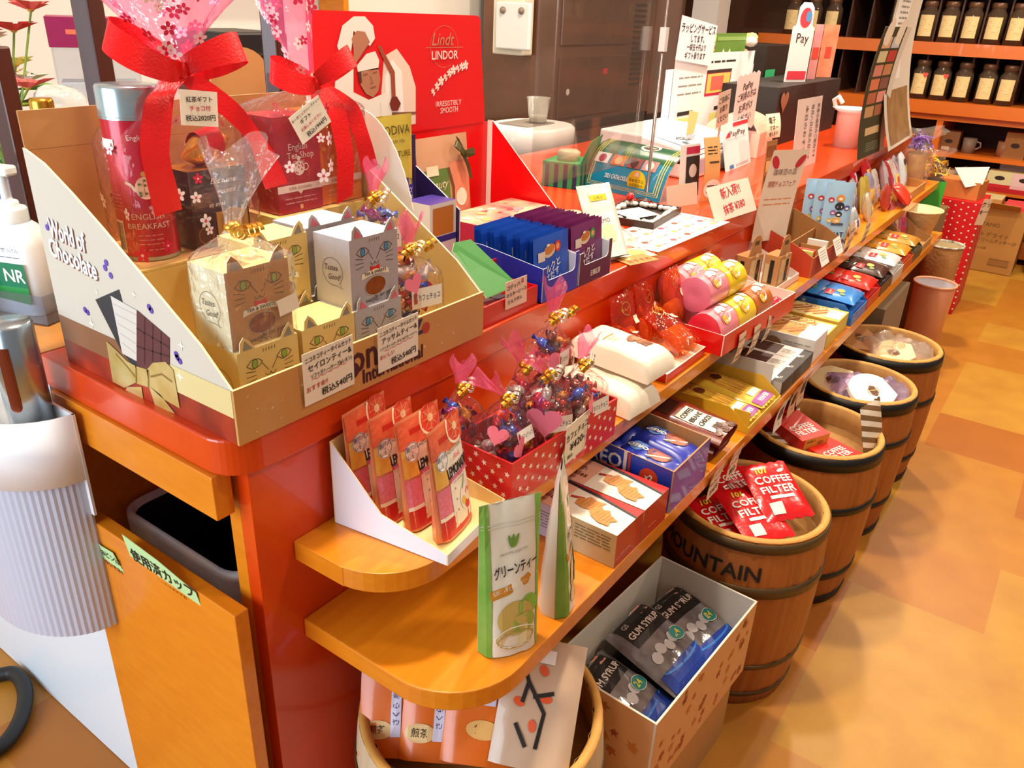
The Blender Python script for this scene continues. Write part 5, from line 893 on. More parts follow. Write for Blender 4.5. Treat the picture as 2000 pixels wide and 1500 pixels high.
for k, (dx, dy, z, rz, rx, lb) in enumerate(((-.025, -.07, .362, .35, .04, 'red filter pack at the near rim of the lettered barrel, left'), (.03, -.045, .385, .3, .1, 'red filter pack in the middle of the lettered barrel'), (.045, .03, .405, .25, .22, 'red filter pack leaning uppermost at the far rim of the lettered barrel'), (-.045, .05, .375, .5, .1, 'red filter pack at the back left of the lettered barrel under the shelf'))):
    q = Matrix.Rotation(rz-.9, 3, 'Z') @ V((.065, -.06, 0)); pocket(.12, .15, .024, M('d3121c', .25, coat=.6, bump=.3, bscale=60), prof=pillow, draw=filt, seed=170+k, zig=.002, crink=.003).build('filter_pack', None, (BC[1][0]+dx+q.x, BC[1][1]+dy+q.y, z+.047), rot=(0, -1.4+rx, rz-.9), label=lb, cat='filter pack', group='red coffee filter packs')
def box101(label, loc, rz, tilt):
    b = MB(); b.box(-.07, -.05, 0, .07, .05, .032, M('cf2014', .4, coat=.2), r=M('d8a040', .5)); ft = flat((-.07, -.05, .032), (0, 1, 0), (-1, 0, 0)); ft = flat((.07, -.05, .032), (0, 1, 0), (-1, 0, 0))
    b.text(ft, 'COFFEE', .045, .05, .026, WHITE, .001, bold=.0005, width=.075); b.text(ft, 'FILTER', .045, .028, .026, WHITE, .001, bold=.0005, width=.07); fr = flat((.07, -.05, 0), FY, FZ); b.text(fr, '101', .07, .012, .016, INK, .001); b.text(fr, '100枚入', .035, .022, .01, INK, .001); b.rect(fr, .0, 0, .012, .032, M('cf2014', .4)); b.build('filter_box', None, loc, rot=(0, tilt, rz), label=label, cat='filter box')
box101('red and gold filter box uppermost in the striped-bag barrel', (BC[2][0]-.045, BC[2][1]-.04, .445), -.45, .12); box101('red and gold filter box low at the near rim beside a striped bag', (BC[2][0]+.05, BC[2][1]-.05, .408), -.35, 0)
STRIPE = M('e9dfcf', .5).copy(); STRIPE.name = 'striped_paper'; _n = STRIPE.node_tree; _w = _n.nodes.new('ShaderNodeTexWave'); _w.bands_direction = 'Z'; _w.inputs['Scale'].default_value = 11.5; _t = _n.nodes.new('ShaderNodeTexCoord'); _m = _n.nodes.new('ShaderNodeMapping'); _m.inputs['Rotation'].default_value = (.35, 0, 0); _r = _n.nodes.new('ShaderNodeValToRGB'); _r.color_ramp.interpolation = 'CONSTANT'
_r.color_ramp.elements[0].color = lin('7a5a34'); _r.color_ramp.elements[1].position = .5; _r.color_ramp.elements[1].color = lin('e9dfcf'); _n.links.new(_t.outputs['Object'], _m.inputs[0]); _n.links.new(_m.outputs[0], _w.inputs[0]); _n.links.new(_w.outputs['Fac'], _r.inputs[0]); _n.links.new(_r.outputs[0], _n.nodes['Principled BSDF'].inputs['Base Color'])
for k, (dx, dy, z, rz, tl, lb) in enumerate(((-.05, .07, .385, .3, -.25, 'striped brown and white paper bag standing at the back of its barrel'), (.135, .03, .365, -.2, -.3, 'striped bag leaning out over the right rim of its barrel'), (.0, -.125, .36, -.6, -1.3, 'striped bag lying at the near rim of its barrel'))):
    def dr(b, fr):
        pass
    pocket(.112, .14, .014, STRIPE, prof=pillow, draw=dr, seed=180+k, zig=.002, nu=12).build('paper_bag', None, (BC[2][0]+dx, BC[2][1]+dy-.05, z+.052), rot=(0, tl, rz), label=lb, cat='paper bag', group='striped paper bags')
for i, (c, lst) in enumerate(((BC[3], ((-.07, -.01, .3, 'cream'), (.05, -.06, .0, 'white'))), (BC[4], ((.03, -.04, .35, 'cream'), (-.09, -.03, .1, 'brownish'))))):
    for k, (dx, dy, rz, col) in enumerate(lst):
        b = MB(); o = [(.092*cos(a), .07*sin(a)) for a in [PI*j/10 for j in range(11)]]+[(-.045, -.06), (.045, -.06)]
        fr = flat((0, 0, .012), (0, 1, 0), (-1, 0, 0)); PM = M({'cream': 'e6d3a4', 'white': 'eee9df', 'brownish': 'a8703a'}[col], .7); b.prism([fr(x, y, 0) for x, y in o], (0, 0, -.01), PM)
        b.disc(fr, 0, 0, .024, M('5a3216', .6), .0008, r2=.014, ang=.6); b.ring(fr, 0, 0, .025, .002, M('8a5a20', .5), .001, r2=.015); b.line(fr, [(-.012, .008), (.014, -.006)], .003, M('d8a84a', .5), .0012); b.build('filter_paper', None, (c[0]+dx, c[1]+dy, .435+.02*k), rot=(.1, .25-.5*(k == 0), rz), label='%s leaf-print coffee filter pad in the %s barrel' % (col, ('third', 'farthest')[i]), cat='coffee filter')
    b = MB(); b.grid(lambda u, v: V(((u-.5)*.22, (v-.5)*.19, .004+.05*abs(nz(u*4, v*4, i*7))+.035*sin(PI*v))), 24, 20, film('d8c4f0' if i == 0 else 'f0e4d4', .2, .7, .08, 1, 50)); b.build('film_wrap', None, (c[0]+.02, c[1]+.02, .415), .4, label=('crumpled lilac film wrap in the third barrel', 'crumpled clear film wrap in the farthest barrel')[i], cat='film wrap')
# orange tea pouches in the near barrel
def opouch(b, fr):
    b.rect(fr, .02, .085, .075, .155, M('d8d2e4', .5), .0014, 4, 4); b.text(fr, 'とび茶', .047, .143, .014, M('3a3a8a', .5), .0018); scribble(b, lambda a, q, c=0: fr(a, q, c+.001), .025, .07, (.13, .122, .114, .106, .098, .091), M('4a4a9a', .6), .0026, 7); b.disc(fr, .06, .05, .026, M('e8b060', .5), .0014, r2=.014); b.text(fr, '特選', .06, .05, .014, INK, .0018)
def opouch2(b, fr): b.rect(fr, .05, .03, .066, .15, M('d8d2e4', .5), .0014, 2, 6); b.text(fr, 'さくら 産の煎茶', .058, .09, .012, M('3a2a6a', .5), .0018, ang=PI/2); b.disc(fr, .03, .04, .024, M('e8c080', .5), .0014, r2=.014); b.text(fr, '煎茶', .03, .04, .014, INK, .0018)
def wpouch(b, fr):
    for pl in ([(.02, .16), (.04, .12), (.035, .09)], [(.04, .12), (.07, .08), (.065, .03)], [(.05, .1), (.08, .11)], [(.03, .06), (.05, .03)]): b.line(fr, pl, .006, BLACK, .0016)
    for x, y in ((.03, .09), (.055, .06), (.07, .1), (.06, .14)): b.disc(fr, x, y, .009, M('d8501a', .5), .0014, r2=.006, ang=x*90)
    b.rect(fr, .05, .15, .075, .17, M('efeae4', .4), .0016, 2, 2)
ORG = M('e26c06', .35, coat=.25, var=.4, vscale=12, c2='d05a06')
for k, (px, py, m_, dr, rz, tl, lb) in enumerate(((775, 1415, ORG, opouch2, -.2, -.75, 'orange tea pouch at the left, narrow printed strip on it'), (855, 1425, ORG, opouch2, -.15, -.7, 'orange tea pouch second from the left'), (935, 1432, ORG, opouch, -.1, -.7, 'orange tea pouch with square lilac label on its front'), (1030, 1440, M('c4a488', .35, coat=.3), wpouch, -.05, -.7, 'pale tea pouch with black branch print beside the orange ones'))):
    A_ = at(px, py+62, z=.375+.012*k); B_ = at(px+42, py-95, z=.47+.008*k); vv = (B_-A_).normalized(); uu = rgt-vv*rgt.dot(vv); uu = (uu.normalized()+vv*(.25-.05*k)).normalized(); vv = (vv-uu*vv.dot(uu)).normalized(); nn = uu.cross(vv); o = pocket(.12, .185, .026, m_, prof=standing, draw=dr, seed=190+k, crink=.003).build('tea_pouch', None, label=lb+', in the near barrel', cat='pouch'); A_ -= uu*.06
    o.matrix_world = Matrix(((nn.x, uu.x, vv.x, A_.x), (nn.y, uu.y, vv.y, A_.y), (nn.z, uu.z, vv.z, A_.z), (0, 0, 0, 1)))
# ------------------------------------------------------------------ leaf-print carton of syrup bags
GO = V((.432, .444, .178)); GR = -.06
b = MB(); b.box(-.215, .01, 0, -.01, .38, .176, M('b9864a', .8)); b.build('cardboard_box', None, (GO.x, GO.y, 0.0005), GR, label='plain kraft box on the floor carrying the leaf-print carton', cat='box')
t = thing('leaf_print_carton', 'open carton with autumn leaf print outside, full of syrup bags', 'carton', GO, GR); b = MB(); LP = M('d8a06a', .6); GI = M('d8d0c2', .6); w, d, h = .405, .22, .185
opentray(b, w, d, h, h, LP, GI, .004); LFM = [M('b8622a', .6), M('a04a1c', .6), M('c87a30', .6)]
def leaf(fr, a, q, r, ang, m):
    pts = []
    for i, k in enumerate((1, .42, .85, .38, .7, .3, .45, .3, .7, .38, .85, .42)): t_ = ang+2*PI*i/12; pts.append((a+r*k*cos(t_), q+r*k*sin(t_)))
    b.poly(fr, pts, m, .0006)
rg = random.Random(4)
for k in range(44): leaf(flat((0, 0, 0), FY, FZ), rg.uniform(.015, w-.015), rg.uniform(.015, h-.012), rg.uniform(.009, .017), rg.uniform(0, 6), LFM[k % 3])
for k in range(20): leaf(flat((-d, 0, 0), (1, 0, 0), FZ), rg.uniform(.015, d-.015), rg.uniform(.015, h-.012), rg.uniform(.011, .018), rg.uniform(0, 6), LFM[k % 3])
b.build('carton', t)
def syr(b, fr):
    b.rect(fr, .004, .005, .146, .05, M('1c3a9a', .35), .0012, 8, 3); b.ring(fr, .075, .05, .06, .004, M('2a7ad8', .4), .0016, r2=.012, a0=PI, a1=2*PI); b.rect(fr, .02, .115, .13, .175, M('1c1816', .4), .0012, 6, 4); b.text(fr, 'GUM SYRUP', .075, .14, .02, M('e6d2c8', .5), .0018, bold=.0004, width=.1); b.text(fr, 'GS', .04, .163, .014, M('d8c8c0', .5), .0018)
    b.disc(fr, .115, .085, .021, M('1e8a8a', .5), .002, r2=.016); b.ring(fr, .115, .085, .02, .0012, W_, .0022, r2=.015); b.text(fr, '24', .112, .086, .019, M('e8e04a', .5), .0024, bold=.0005); b.rect(fr, .1, .16, .125, .18, M('e8a090', .5), .002)
    for k in range(4): b.disc(fr, .03+.022*k, .078+.008*(k % 2), .012, M('c8c6cc', .15, coat=.8), .0014)
SYF = M('8f8a90', .15, coat=.9, var=.8, vscale=24, c2='3a3434', bump=.5, bscale=30)
for k, (x, y, z, rz, lb) in enumerate(((-.02, .03, .055, .1, 'syrup bag in the near corner of the leaf-print carton'), (-.03, .16, .085, .15, 'syrup bag with clear lettering in the middle of the leaf-print carton'), (-.02, .255, .075, .1, 'syrup bag at the far right of the leaf-print carton'))):
    q = Matrix.Rotation(GR, 3, 'Z') @ V((x, y, z)); pocket(.15, .18, .05, SYF, prof=pillow, draw=syr, seed=200+k, zig=.002, crink=.004).build('syrup_bag', None, GO+q, rot=(0, -1.3, GR+.1-.1*k), label=lb, cat='syrup bag', group='syrup bags')
b = MB(); b.box(-.2, .01, 0, -.01, .4, .03, M('221c1a', .6)); b.build('syrup_bag', None, GO+V((-.005, 0, .0045)), GR, label='dark flattened syrup bag layer at the bottom of the leaf-print carton', cat='syrup bag')
# ------------------------------------------------------------------ far end of the counter on the floor
b = MB(); b.box(-.24, 0, 0, 0, .42, .5, M('8f7a5e', .8)); b.rect(flat((-.24, 0, 0), (1, 0, 0), FZ), .02, .3, .1, .34, M('7a664c', .8)); b.build('cardboard_box', None, (.305, 2.475, .0005), label='tall grey-brown carton under the far lower shelf past the last barrel', cat='box')
def bucket(nm, label, c, r, h, m, mi, rim, lab, ct, fill=None):
    t = thing(nm, label, ct, (c[0], c[1], .0005)); b = MB(); b.lathe([(0, 0), (r*.82, 0), (r, h)], m, 28); b.lathe([(r-.004, h), (r*.82-.004, .006), (0, .006)], mi, 28); b.lathe([(r, h), (r+.006, h+.002), (r+.004, h+.01), (r-.005, h+.008), (r-.004, h)], rim, 28); b.build('body', t)
    return t
bucket('bucket', 'pinkish plastic bucket lined with white film on the floor past the grey carton', (.33, 3.46), .088, .36, M('dc9a80', .3, coat=.5), M('dcd8e0', .4), M('e0a080', .4), '', 'bucket')
bucket('woven_bin', 'woven bin with striped rim standing behind the pinkish bucket', (.3, 3.72), .08, .48, M('c09058', .6, bump=.8, bscale=80), M('d8c8a0', .6), M('efe6d4', .5, var=1, vscale=40, c2='1c1814'), '', 'basket')
t = thing('polka_dot_bin', 'tall red bin with white polka dots at the counter\'s far end', 'bin', (.36, 4.25, .0005)); b = MB(); PD = M('d3141c', .5); b.box(-.26, 0, 0, 0, .3, .6, PD); fr = flat((0, 0, 0), FY, FZ); fs = flat((-.26, 0, 0), (1, 0, 0), FZ)
for i in range(9):
    for j in range(17): b.disc(fs, .018+.03*i, .03+.034*j+.017*(i % 2), .0045, W_, .001, n=8); b.disc(fr, .018+.033*i, .03+.034*j+.017*(i % 2), .0045, W_, .001, n=8)
b.build('body', t)
b = MB(); b.prism([(-.1, -.07, 0), (.1, -.09, .0), (.12, .07, .0), (-.08, .09, 0)], (0, 0, -.09), M('c8783a', .6)); b.build('snack_box', None, (.22, 4.38, .692), 0, label='orange-brown snack box standing on the red polka-dot bin', cat='box')
plate('lace_cloth', (.27, 4.3, .722), (.9, .25, .05), (-.25, .3, .9), [(-.08, .04), (-.03, -.06), (.05, -.04), (.08, .05)], M('ece4dc', .8), label='white lace cloth draped on the snack box of the polka-dot bin', cat='cloth')
plate('price_card', (.372, 4.25, .56), (.7, .7, 0), (.1, -.1, 1), (.05, .14), M('e8cdb0', .7), draw=lambda b, fr: lines(b, fr, (('クッ', 0, .04, .03), ('キー', 0, .0, .03))), label='long price tag hanging on the red polka-dot bin', cat='price card')
b = MB(); b.box(.02, 3.86, .0005, .225, 4.1, ZL+.0005, M('8a6a40', .8)); b.build('cardboard_box', None, label='upright kraft box on the floor under the bright green box', cat='box')
b = MB(); b.box(-.06, -.06, 0, .06, .06, .14, M('3fae3a', .5), t=M('1c2a1c', .6)); b.build('paper_box', None, (.13, 3.96, ZL+.001), .4, label='bright green paper box at the end of the shelves', cat='box')
g = thing('gift_sack', 'clear bag stuffed with yellow paper shreds on the bright green box', 'gift bag', (.13, 3.96, ZL+.142)); b = MB()
for k in range(70): a = rnd(0, 6.3); r_ = rnd(0, .075); p = V((r_*cos(a), r_*sin(a), rnd(.02, .1))); b.strip([p, p+V((rnd(-.02, .02), rnd(-.02, .02), rnd(-.01, .02))), p+V((rnd(-.03, .03), rnd(-.03, .03), rnd(-.02, .03)))], (rnd(-1, 1), rnd(-1, 1), .3), M(('e8b81c', 'f0cc40')[k % 2], .5), .009)
b.build('paper_shreds', g); b, fn = sack([(.05, -.05), (.05, .05), (-.05, .05), (-.05, -.05)], .05, .1, (0, 0), .04, .14, .08, film('fff8f0', .06, .6, .1, .9, 40), seed=6); b.build('film', g)
# big carton and dark barrel before the far shelf
t = thing('cardboard_box', 'large open kraft carton with printed lettering before the far shelf', 'box', (.53, 5.3, .0005)); b = MB(); KB = M('b3803f', .75, var=.2, vscale=8, c2='a57236'); b.box(-.33, .004, 0, 0, .3, .004, KB)
for x0, y0, x1, y1 in ((-.33, 0, 0, .004), (-.33, .296, 0, .3), (-.33, .0045, -.326, .2955), (-.004, .0045, 0, .2955)): b.box(x0, y0, .0045, x1, y1, .4, KB)
fs = flat((-.33, 0, 0), (1, 0, 0), FZ); BI = M('6a4a26', .8); b.text(fs, 'KITANO', .13, .3, .034, BI, .001, width=.13); b.text(fs, 'テイストデライト', .13, .235, .034, BI, .001); b.text(fs, 'リーフクリームクッキー2P', .165, .2, .03, BI, .001, width=.29); b.text(fs, '12入×6袋', .12, .15, .018, BI, .001); b.rect(fs, .19, .05, .3, .09, M('9a6a34', .8), .0008)
for l in ([(.19, .05), (.3, .05), (.3, .09), (.19, .09), (.19, .05)],): b.line(fs, l, .003, BI, .0012)
b.build('carton', t); b = MB(); b.prism([(-.33, .0, .4), (-.05, -.0, .4), (-.05, -.07, .44), (-.33, -.09, .45)], (0, .003, .002), KB); b.build('flap', t)
b = MB(); b.box(-.14, 0, 0, 0, .27, .13, M('d8202a', .5, var=.6, vscale=60, c2='e86a70')); b.build('gift_pack', None, (.52, 5.312, .29), label='red patterned pack filling the right of the large kraft carton', cat='gift pack'); b = MB(); b.box(-.16, 0, 0, 0, .2, .16, M('c08a4a', .6), t=M('cfc08a', .6)); b.build('snack_box', None, (.365, 5.33, .29), label='kraft and cream box sticking up from the left of the large carton', cat='box')
barrel('dark barrel cut off by the right picture edge beside the large carton', (.77, 5.42), .5, .17, HBK, ((.45, .04), (.25, .03), (.02, .03)), .4)
# ------------------------------------------------------------------ near left: bin under the counter, notes, white cabinet
t = thing('waste_bin', 'dark waste bin with blue-white liner behind the counter\'s bin door', 'waste bin', (-.252, .178, .076)); b = MB(); BB = M('14120f', .5)
def rr(hx, hy, r, z, n=6): return [(x, y, z) for x, y in arc(hx-r, hy-r, r, 0, PI/2, n)+arc(-hx+r, hy-r, r, PI/2, PI, n)+arc(-hx+r, -hy+r, r, PI, 1.5*PI, n)+arc(hx-r, -hy+r, r, 1.5*PI, 2*PI, n)]
def loft(b, rings, m):
    n = len(rings[0]); b.add([p for r_ in rings for p in r_], [(j*n+i, j*n+(i+1) % n, (j+1)*n+(i+1) % n, (j+1)*n+i) for j in range(len(rings)-1) for i in range(n)], m, True)
loft(b, [rr(.13, .1, .03, 0), rr(.155, .125, .04, .555)], BB); loft(b, [rr(.15, .12, .04, .555), rr(.13, .1, .03, .01)], BB); b.add(rr(.13, .1, .03, .008), [tuple(range(28))], BB); b.build('body', t)
b = MB(); LN = M('c9d8ee', .35, var=1, vscale=14, c2='f6f8fb'); loft(b, [rr(.157, .127, .042, .45), rr(.1605, .1305, .044, .556), rr(.1605, .1305, .044, .565), rr(.152, .122, .04, .57), rr(.149, .119, .04, .52)], LN); b.build('liner', t)
def note(name, px, py, pts, rows, lb):
    p = at(px, py, y=-.0165); plate(name, p, (1, 0, -.02), (.02, -.12, 1), pts, M('b6d89a', .7), draw=lambda b, fr: lines(b, fr, rows), label=lb, cat='note')
note('paper_note', 213, 1095, [(-.045, -.03), (-.02, -.032), (.035, -.04), (.04, .0), (.034, .012), (.025, .03), (-.01, .026), (-.046, .036), (-.05, .01)], (('カン&ビンは', -.002, .013, .0145, BLACK), ('すてないでネ!!', .0, -.008, .0115, BLACK)), 'green handwritten note at the left of the bin door')
note('paper_note', 318, 1128, [(-.085, -.012), (.0, -.02), (.07, -.038), (.095, -.05), (.086, .02), (-.0, .034), (-.088, .038)], (('使用済カップ', .002, .01, .027, BLACK), ('カップの中の氷はすててね', .0, -.014, .0095, BLACK)), 'larger green handwritten note at the middle of the bin door, lower corner peeling')
t = thing('white_cabinet', 'white cabinet with worn wooden plank top left of the counter', 'cabinet', (0, 0, 0)); b = MB(); WC = M('dfe9f2', .4, coat=.2); b.box(-1.5, .004, .002, -.447, .9, .884, WC); b.build('body', t); b = MB(); b.box(-1.5, -.002, .8845, -.446, .9, .93, M('c27a30', .45, var=.7, vscale=7, vs=(2, 9, 9), c2='b39058')); b.build('plank_top', t)
# cup dispenser hung on the cabinet
t = thing('cup_holder', 'white moulded holder with ribbed translucent sleeve on the white cabinet', 'holder', (-.3, -.115, 0)); t = bpy.data.objects[t.name]; b = MB(); WP = M('eef1f6', .35, coat=.3); q = [(x, y) for x, y in arc(-.0, -.0, .11, PI, 2*PI, 18)]
def shell(b, pts, z0, z1, m, th=.004, rib=0):
    P = [V((x*(1+rib*(i % 2)), y*(1+rib*(i % 2)), 0)) for i, (x, y) in enumerate(pts)]; n = len(P); inn = [p*(1-th/p.length) for p in P]
    b.add([p+V((0, 0, z0)) for p in P]+[p+V((0, 0, z1)) for p in P]+[p+V((0, 0, z1)) for p in inn]+[p+V((0, 0, z0)) for p in inn], [(j*n+i, j*n+i+1, ((j+1) % 4)*n+i+1, ((j+1) % 4)*n+i) for j in range(4) for i in range(n-1)], m, rib == 0)
ce = at(40, 930, y=-.13); t.location = (ce.x-.235, -.016, -.085)
ov = [(.165*cos(a), .12*sin(a)) for a in [PI+PI*i/24 for i in range(25)]]; shell(b, ov, .845, .955, WP); b.box(-.165, -.004, .78, .165, .0, .955, WP); b.add([(x, y, .85) for x, y in ov], [tuple(range(25))], WP); b.build('collar', t)
b = MB(); ov = [(.155*cos(a), .11*sin(a)) for a in [PI+PI*i/80 for i in range(81)]]; shell(b, ov, .56, .844, M('b9c0d4', .3, coat=.4), .004, .008); b.build('ribbed_sleeve', t)
t2 = thing('steel_cup_tube', 'brushed steel tube with copper-coloured slot in the white holder', 'tube', (t.location.x+.1, -.048, .767)); b = MB(); STL = M('a9b6c0', .25, metal=.9); b.lathe([(0, 0), (.03, 0), (.03, .235), (.027, .24), (0, .24)], STL, 24); b.build('tube', t2); b = MB(); fr = cyl(.0302, .09, -.9); b.rect(fr, -.008, .03, .008, .12, M('7a3418', .3, metal=.6), .0006, 4, 1); b.disc(fr, 0, .03, .008, M('7a3418', .3, metal=.6), .0006); b.build('slot', t2)
hp = [at(*q, z=.018) for q in ((-10, 1320), (0, 1318), (30, 1312), (52, 1345), (45, 1400), (15, 1450), (-30, 1480))]
for _ in range(3): hp = [hp[0]]+[p for i in range(len(hp)-1) for p in (hp[i].lerp(hp[i+1], .25), hp[i].lerp(hp[i+1], .75))]+[hp[-1]]
b = MB(); b.tube(hp, .016, M('171717', .5), 12); b.build('cable', None, label='thick black hose on the floor at the lower left corner', cat='hose')
# soap bottle in its clear tray
t = thing('soap_bottle', 'white pump soap bottle with green label at the left edge', 'soap bottle', (-.64, .085, .9335), .35); b = MB(); SW = M('eef3f4', .3, coat=.4)
loft(b, [rr(.05, .034, .02, 0), rr(.056, .038, .024, .01), rr(.056, .038, .024, .115), rr(.05, .034, .024, .133), rr(.026, .024, .02, .148)], SW); b.add(rr(.05, .034, .02, .0), [tuple(range(28))[::-1]], SW)
fr = flat((-.05, -.0384, 0), (1, 0, 0), FZ); b.rect(fr, .006, .05, .094, .09, M('0f7a50', .4), .0006); b.text(fr, 'NR', .072, .07, .03, WHITE, .001, bold=.0006); b.poly(fr, [(.006, .03), (.094, .022), (.094, .05), (.006, .05)], M('2f9a48', .4), .0006); b.text(fr, '手洗いせっけん', .06, .112, .009, M('3a4a5a', .6), .0008, width=.06); scribble(b, fr, .02, .09, (.1,), M('5a6a7a', .6), .0012, 2); b.build('bottle', t)
b = MB(); b.lathe([(.026, .146), (.026, .172), (.0, .172)], SW, 24); b.lathe([(.016, .172), (.016, .182), (.0075, .183), (.0075, .225), (.0, .225)], SW, 20); b.box(-.045, -.012, .222, .022, .012, .238, SW); b.build('pump', t, bevel=.004)
t = thing('clear_tray', 'clear plastic tray around the foot of the soap bottle', 'tray', (-.64, .085, .9305), .35); b = MB(); CT = film('e4e8ee', .06, .6, .05, .1, 5)
for s in ((-.085, -.056, .085, -.0545), (-.085, .0545, .085, .056), (-.085, -.054, -.0835, .054), (.0835, -.054, .085, .054)): b.box(s[0], s[1], .0025, s[2], s[3], .05, CT)
b.box(-.085, -.056, 0, .085, .056, .0024, M('3a2c2c', .2, coat=.6)); b.build('tray', t)
plate('paper_sign', (-.69, -.005, .965), (1, .1, 0), (0, .25, 1), (.09, .07), PAPER, draw=lambda b, fr: scribble(b, fr, -.04, .04, (.025, .015, .005, -.005, -.015), GREYINK, .0014, 3), label='small printed paper sign at the left edge before the soap tray', cat='sign')
b = MB(); loft(b, [rr(.045, .03, .02, 0), rr(.045, .03, .02, .2)], M('1f4fae', .3, coat=.4)); b.add(rr(.045, .03, .02, .2), [tuple(range(28))], M('1f4fae', .3)); b.build('bottle', None, (-.76, .16, .9305), label='blue bottle behind the soap pump at the left edge', cat='bottle')
# ------------------------------------------------------------------ things behind the near left goods
DW_ = M('4a2014', .4, var=.5, vscale=6, vs=(10, 10, .8), c2='2f120a', coat=.3)
for x, y, lb, zt in ((-.7, .142, 'leftmost dark wooden post behind the soap bottle', 1.34), (-.5, .196, 'dark wooden post behind the larger gift wrap', 1.6), (-.5, .53, 'dark wooden post behind the smaller gift wrap', 1.6)):
    b = MB(); b.box(-.016, -.016, 0, .016, .016, zt-.931, DW_); b.build('wooden_post', None, (x, y, .9308), .3, label=lb, cat='post', bevel=.003)
b = MB(); b.lathe([(0, 0), (.03, 0), (.03, .2), (.012, .25), (.012, .27)], M('2a4a34', .2, coat=.6), 20); t = thing('bottle', 'dark bottle with gold cap behind the kraft lid flap', 'bottle', (-.6, .15, .9308)); b.build('glass', t); b = MB(); b.lathe([(.0165, .27), (.0175, .272), (.0175, .335), (.016, .34), (0, .34)], GOLD, 20); b.build('cap', t)
# potted flowers
t = thing('flower_arrangement', 'artificial flowers in red, pink and yellow-green at the upper left', 'flowers', (-1.06, .28, .9308)); b = MB(); b.lathe([(0, 0), (.06, 0), (.08, .16), (.075, .16), (.055, .01), (0, .01)], M('2f5a48', .4), 20); b.build('pot', t); b = MB(); rg = random.Random(9)
tips = []
for k in range(26): a = rg.uniform(0, 6.3); r_ = rg.uniform(.03, .15); tip = V((r_*cos(a), r_*sin(a), rg.uniform(.3, .47))); tips.append(tip); b.tube([V((0, 0, .12)), V((tip.x*.4, tip.y*.4, .26)), tip], .0022, M('7a9a3a', .5), 5)
b.build('stems', t)
for k, tip in enumerate(tips):
    b = MB(); m_ = M(('c8242a', 'e87a88', 'd8d060', 'e8a890', '8aa83a', 'f0e8d8', 'b02a3a', 'e0605a')[k % 8], .6); n_ = 7
    for i in range(n_):
        a = 2*PI*i/n_; d_ = V((cos(a), sin(a), .4)).normalized(); e_ = d_.cross(V((0, 0, 1))).normalized(); L_ = rg.uniform(.035, .06); b.add([tip, tip+d_*L_*.5+e_*.014+V((0, 0, .008)), tip+d_*L_, tip+d_*L_*.5-e_*.014+V((0, 0, .008))], [(0, 1, 2, 3)], m_)
    b.ball(tip+V((0, 0, .006)), .008, M('c8a03a', .6), 8, 5); b.build('flower', t)
for k in range(9):
    b = MB(); a = rg.uniform(0, 6.3); d_ = V((cos(a), sin(a), .2)); e_ = V((-sin(a), cos(a), 0)); o_ = V((0, 0, rg.uniform(.2, .34))); b.add([o_+d_*.03, o_+d_*.09+e_*.025, o_+d_*.17-V((0, 0, .03)), o_+d_*.09-e_*.025], [(0, 1, 2, 3)], M(('a8c040', '3a6a34', '6a9a3a')[k % 3], .5)); b.build('leaf', t)
g = thing('plastic_bag', 'crumpled clear plastic bag lying behind the gold-capped bottle', 'bag', (-.78, .27, .9308)); b = MB(); b.grid(lambda u, v: V(((.045+.018*nz(cos(6.28*u)*2, sin(6.28*u)*2, v*4))*cos(2*PI*u)*sin(PI*v)**.5, (.06+.02*nz(cos(6.28*u)*2, v*5, sin(6.28*u)*2))*sin(2*PI*u)*sin(PI*v)**.5, .17*(1-cos(PI*v))+.05*nz(u*6, v*6, 3)*sin(PI*v))), 26, 16, film('f6f4ee', .45, .7, .12, 1, 40), cu=True); b.build('film', g)
t = thing('goods_pouch', 'tall clear pouch with plum header holding a white-blue pack, behind the post', 'pouch', (-.8, .36, .9308), -.5); b = MB(); b.box(-.05, -.07, 0, .05, .07, .4, film('eef0f4', .1, .5, .06, .5, 20)); b.build('film', t); b = MB(); b.box(-.044, -.064, .003, .044, .064, .34, M('a9b6c8', .4, var=1, vscale=18, c2='e8ecf0')); b.build('pack', t); b = MB(); b.box(-.052, -.072, .4005, .052, .072, .45, M('8a2050', .4)); b.rect(flat((.052, -.072, .4), FY, FZ), .03, .022, .11, .03, M('d86a50', .5)); b.build('header', t)
b = MB(); b.prism([(0, .075*cos(2*PI*k/28), .075*sin(2*PI*k/28)+.075) for k in range(28)], (-.006, 0, 0), M('b9834c', .7)); b.build('kraft_disc', None, (-.66, .575, 1.185), label='round kraft board standing behind the larger gift wrap', cat='board')
b = MB(); b.box(-.08, -.06, .0, .08, .13, .254, M('3a342e', .6)); b.build('device_stand', None, (-.68, .55, .9308), label='dark stand under the round kraft board', cat='stand')
t = thing('ticket_printer', 'black ribbed printer between the two gift wraps', 'printer', (-.98, .8, .9308)); b = MB(); b.box(-.1, -.1, 0, .1, .08, .42, M('141414', .4)); b.build('body', t, bevel=.006)
for k in range(11): b = MB(); b.box(.1005, -.09, .24+.013*k, .104, .07, .246+.013*k, M('2c2c2c', .4)); b.build('rib', t)
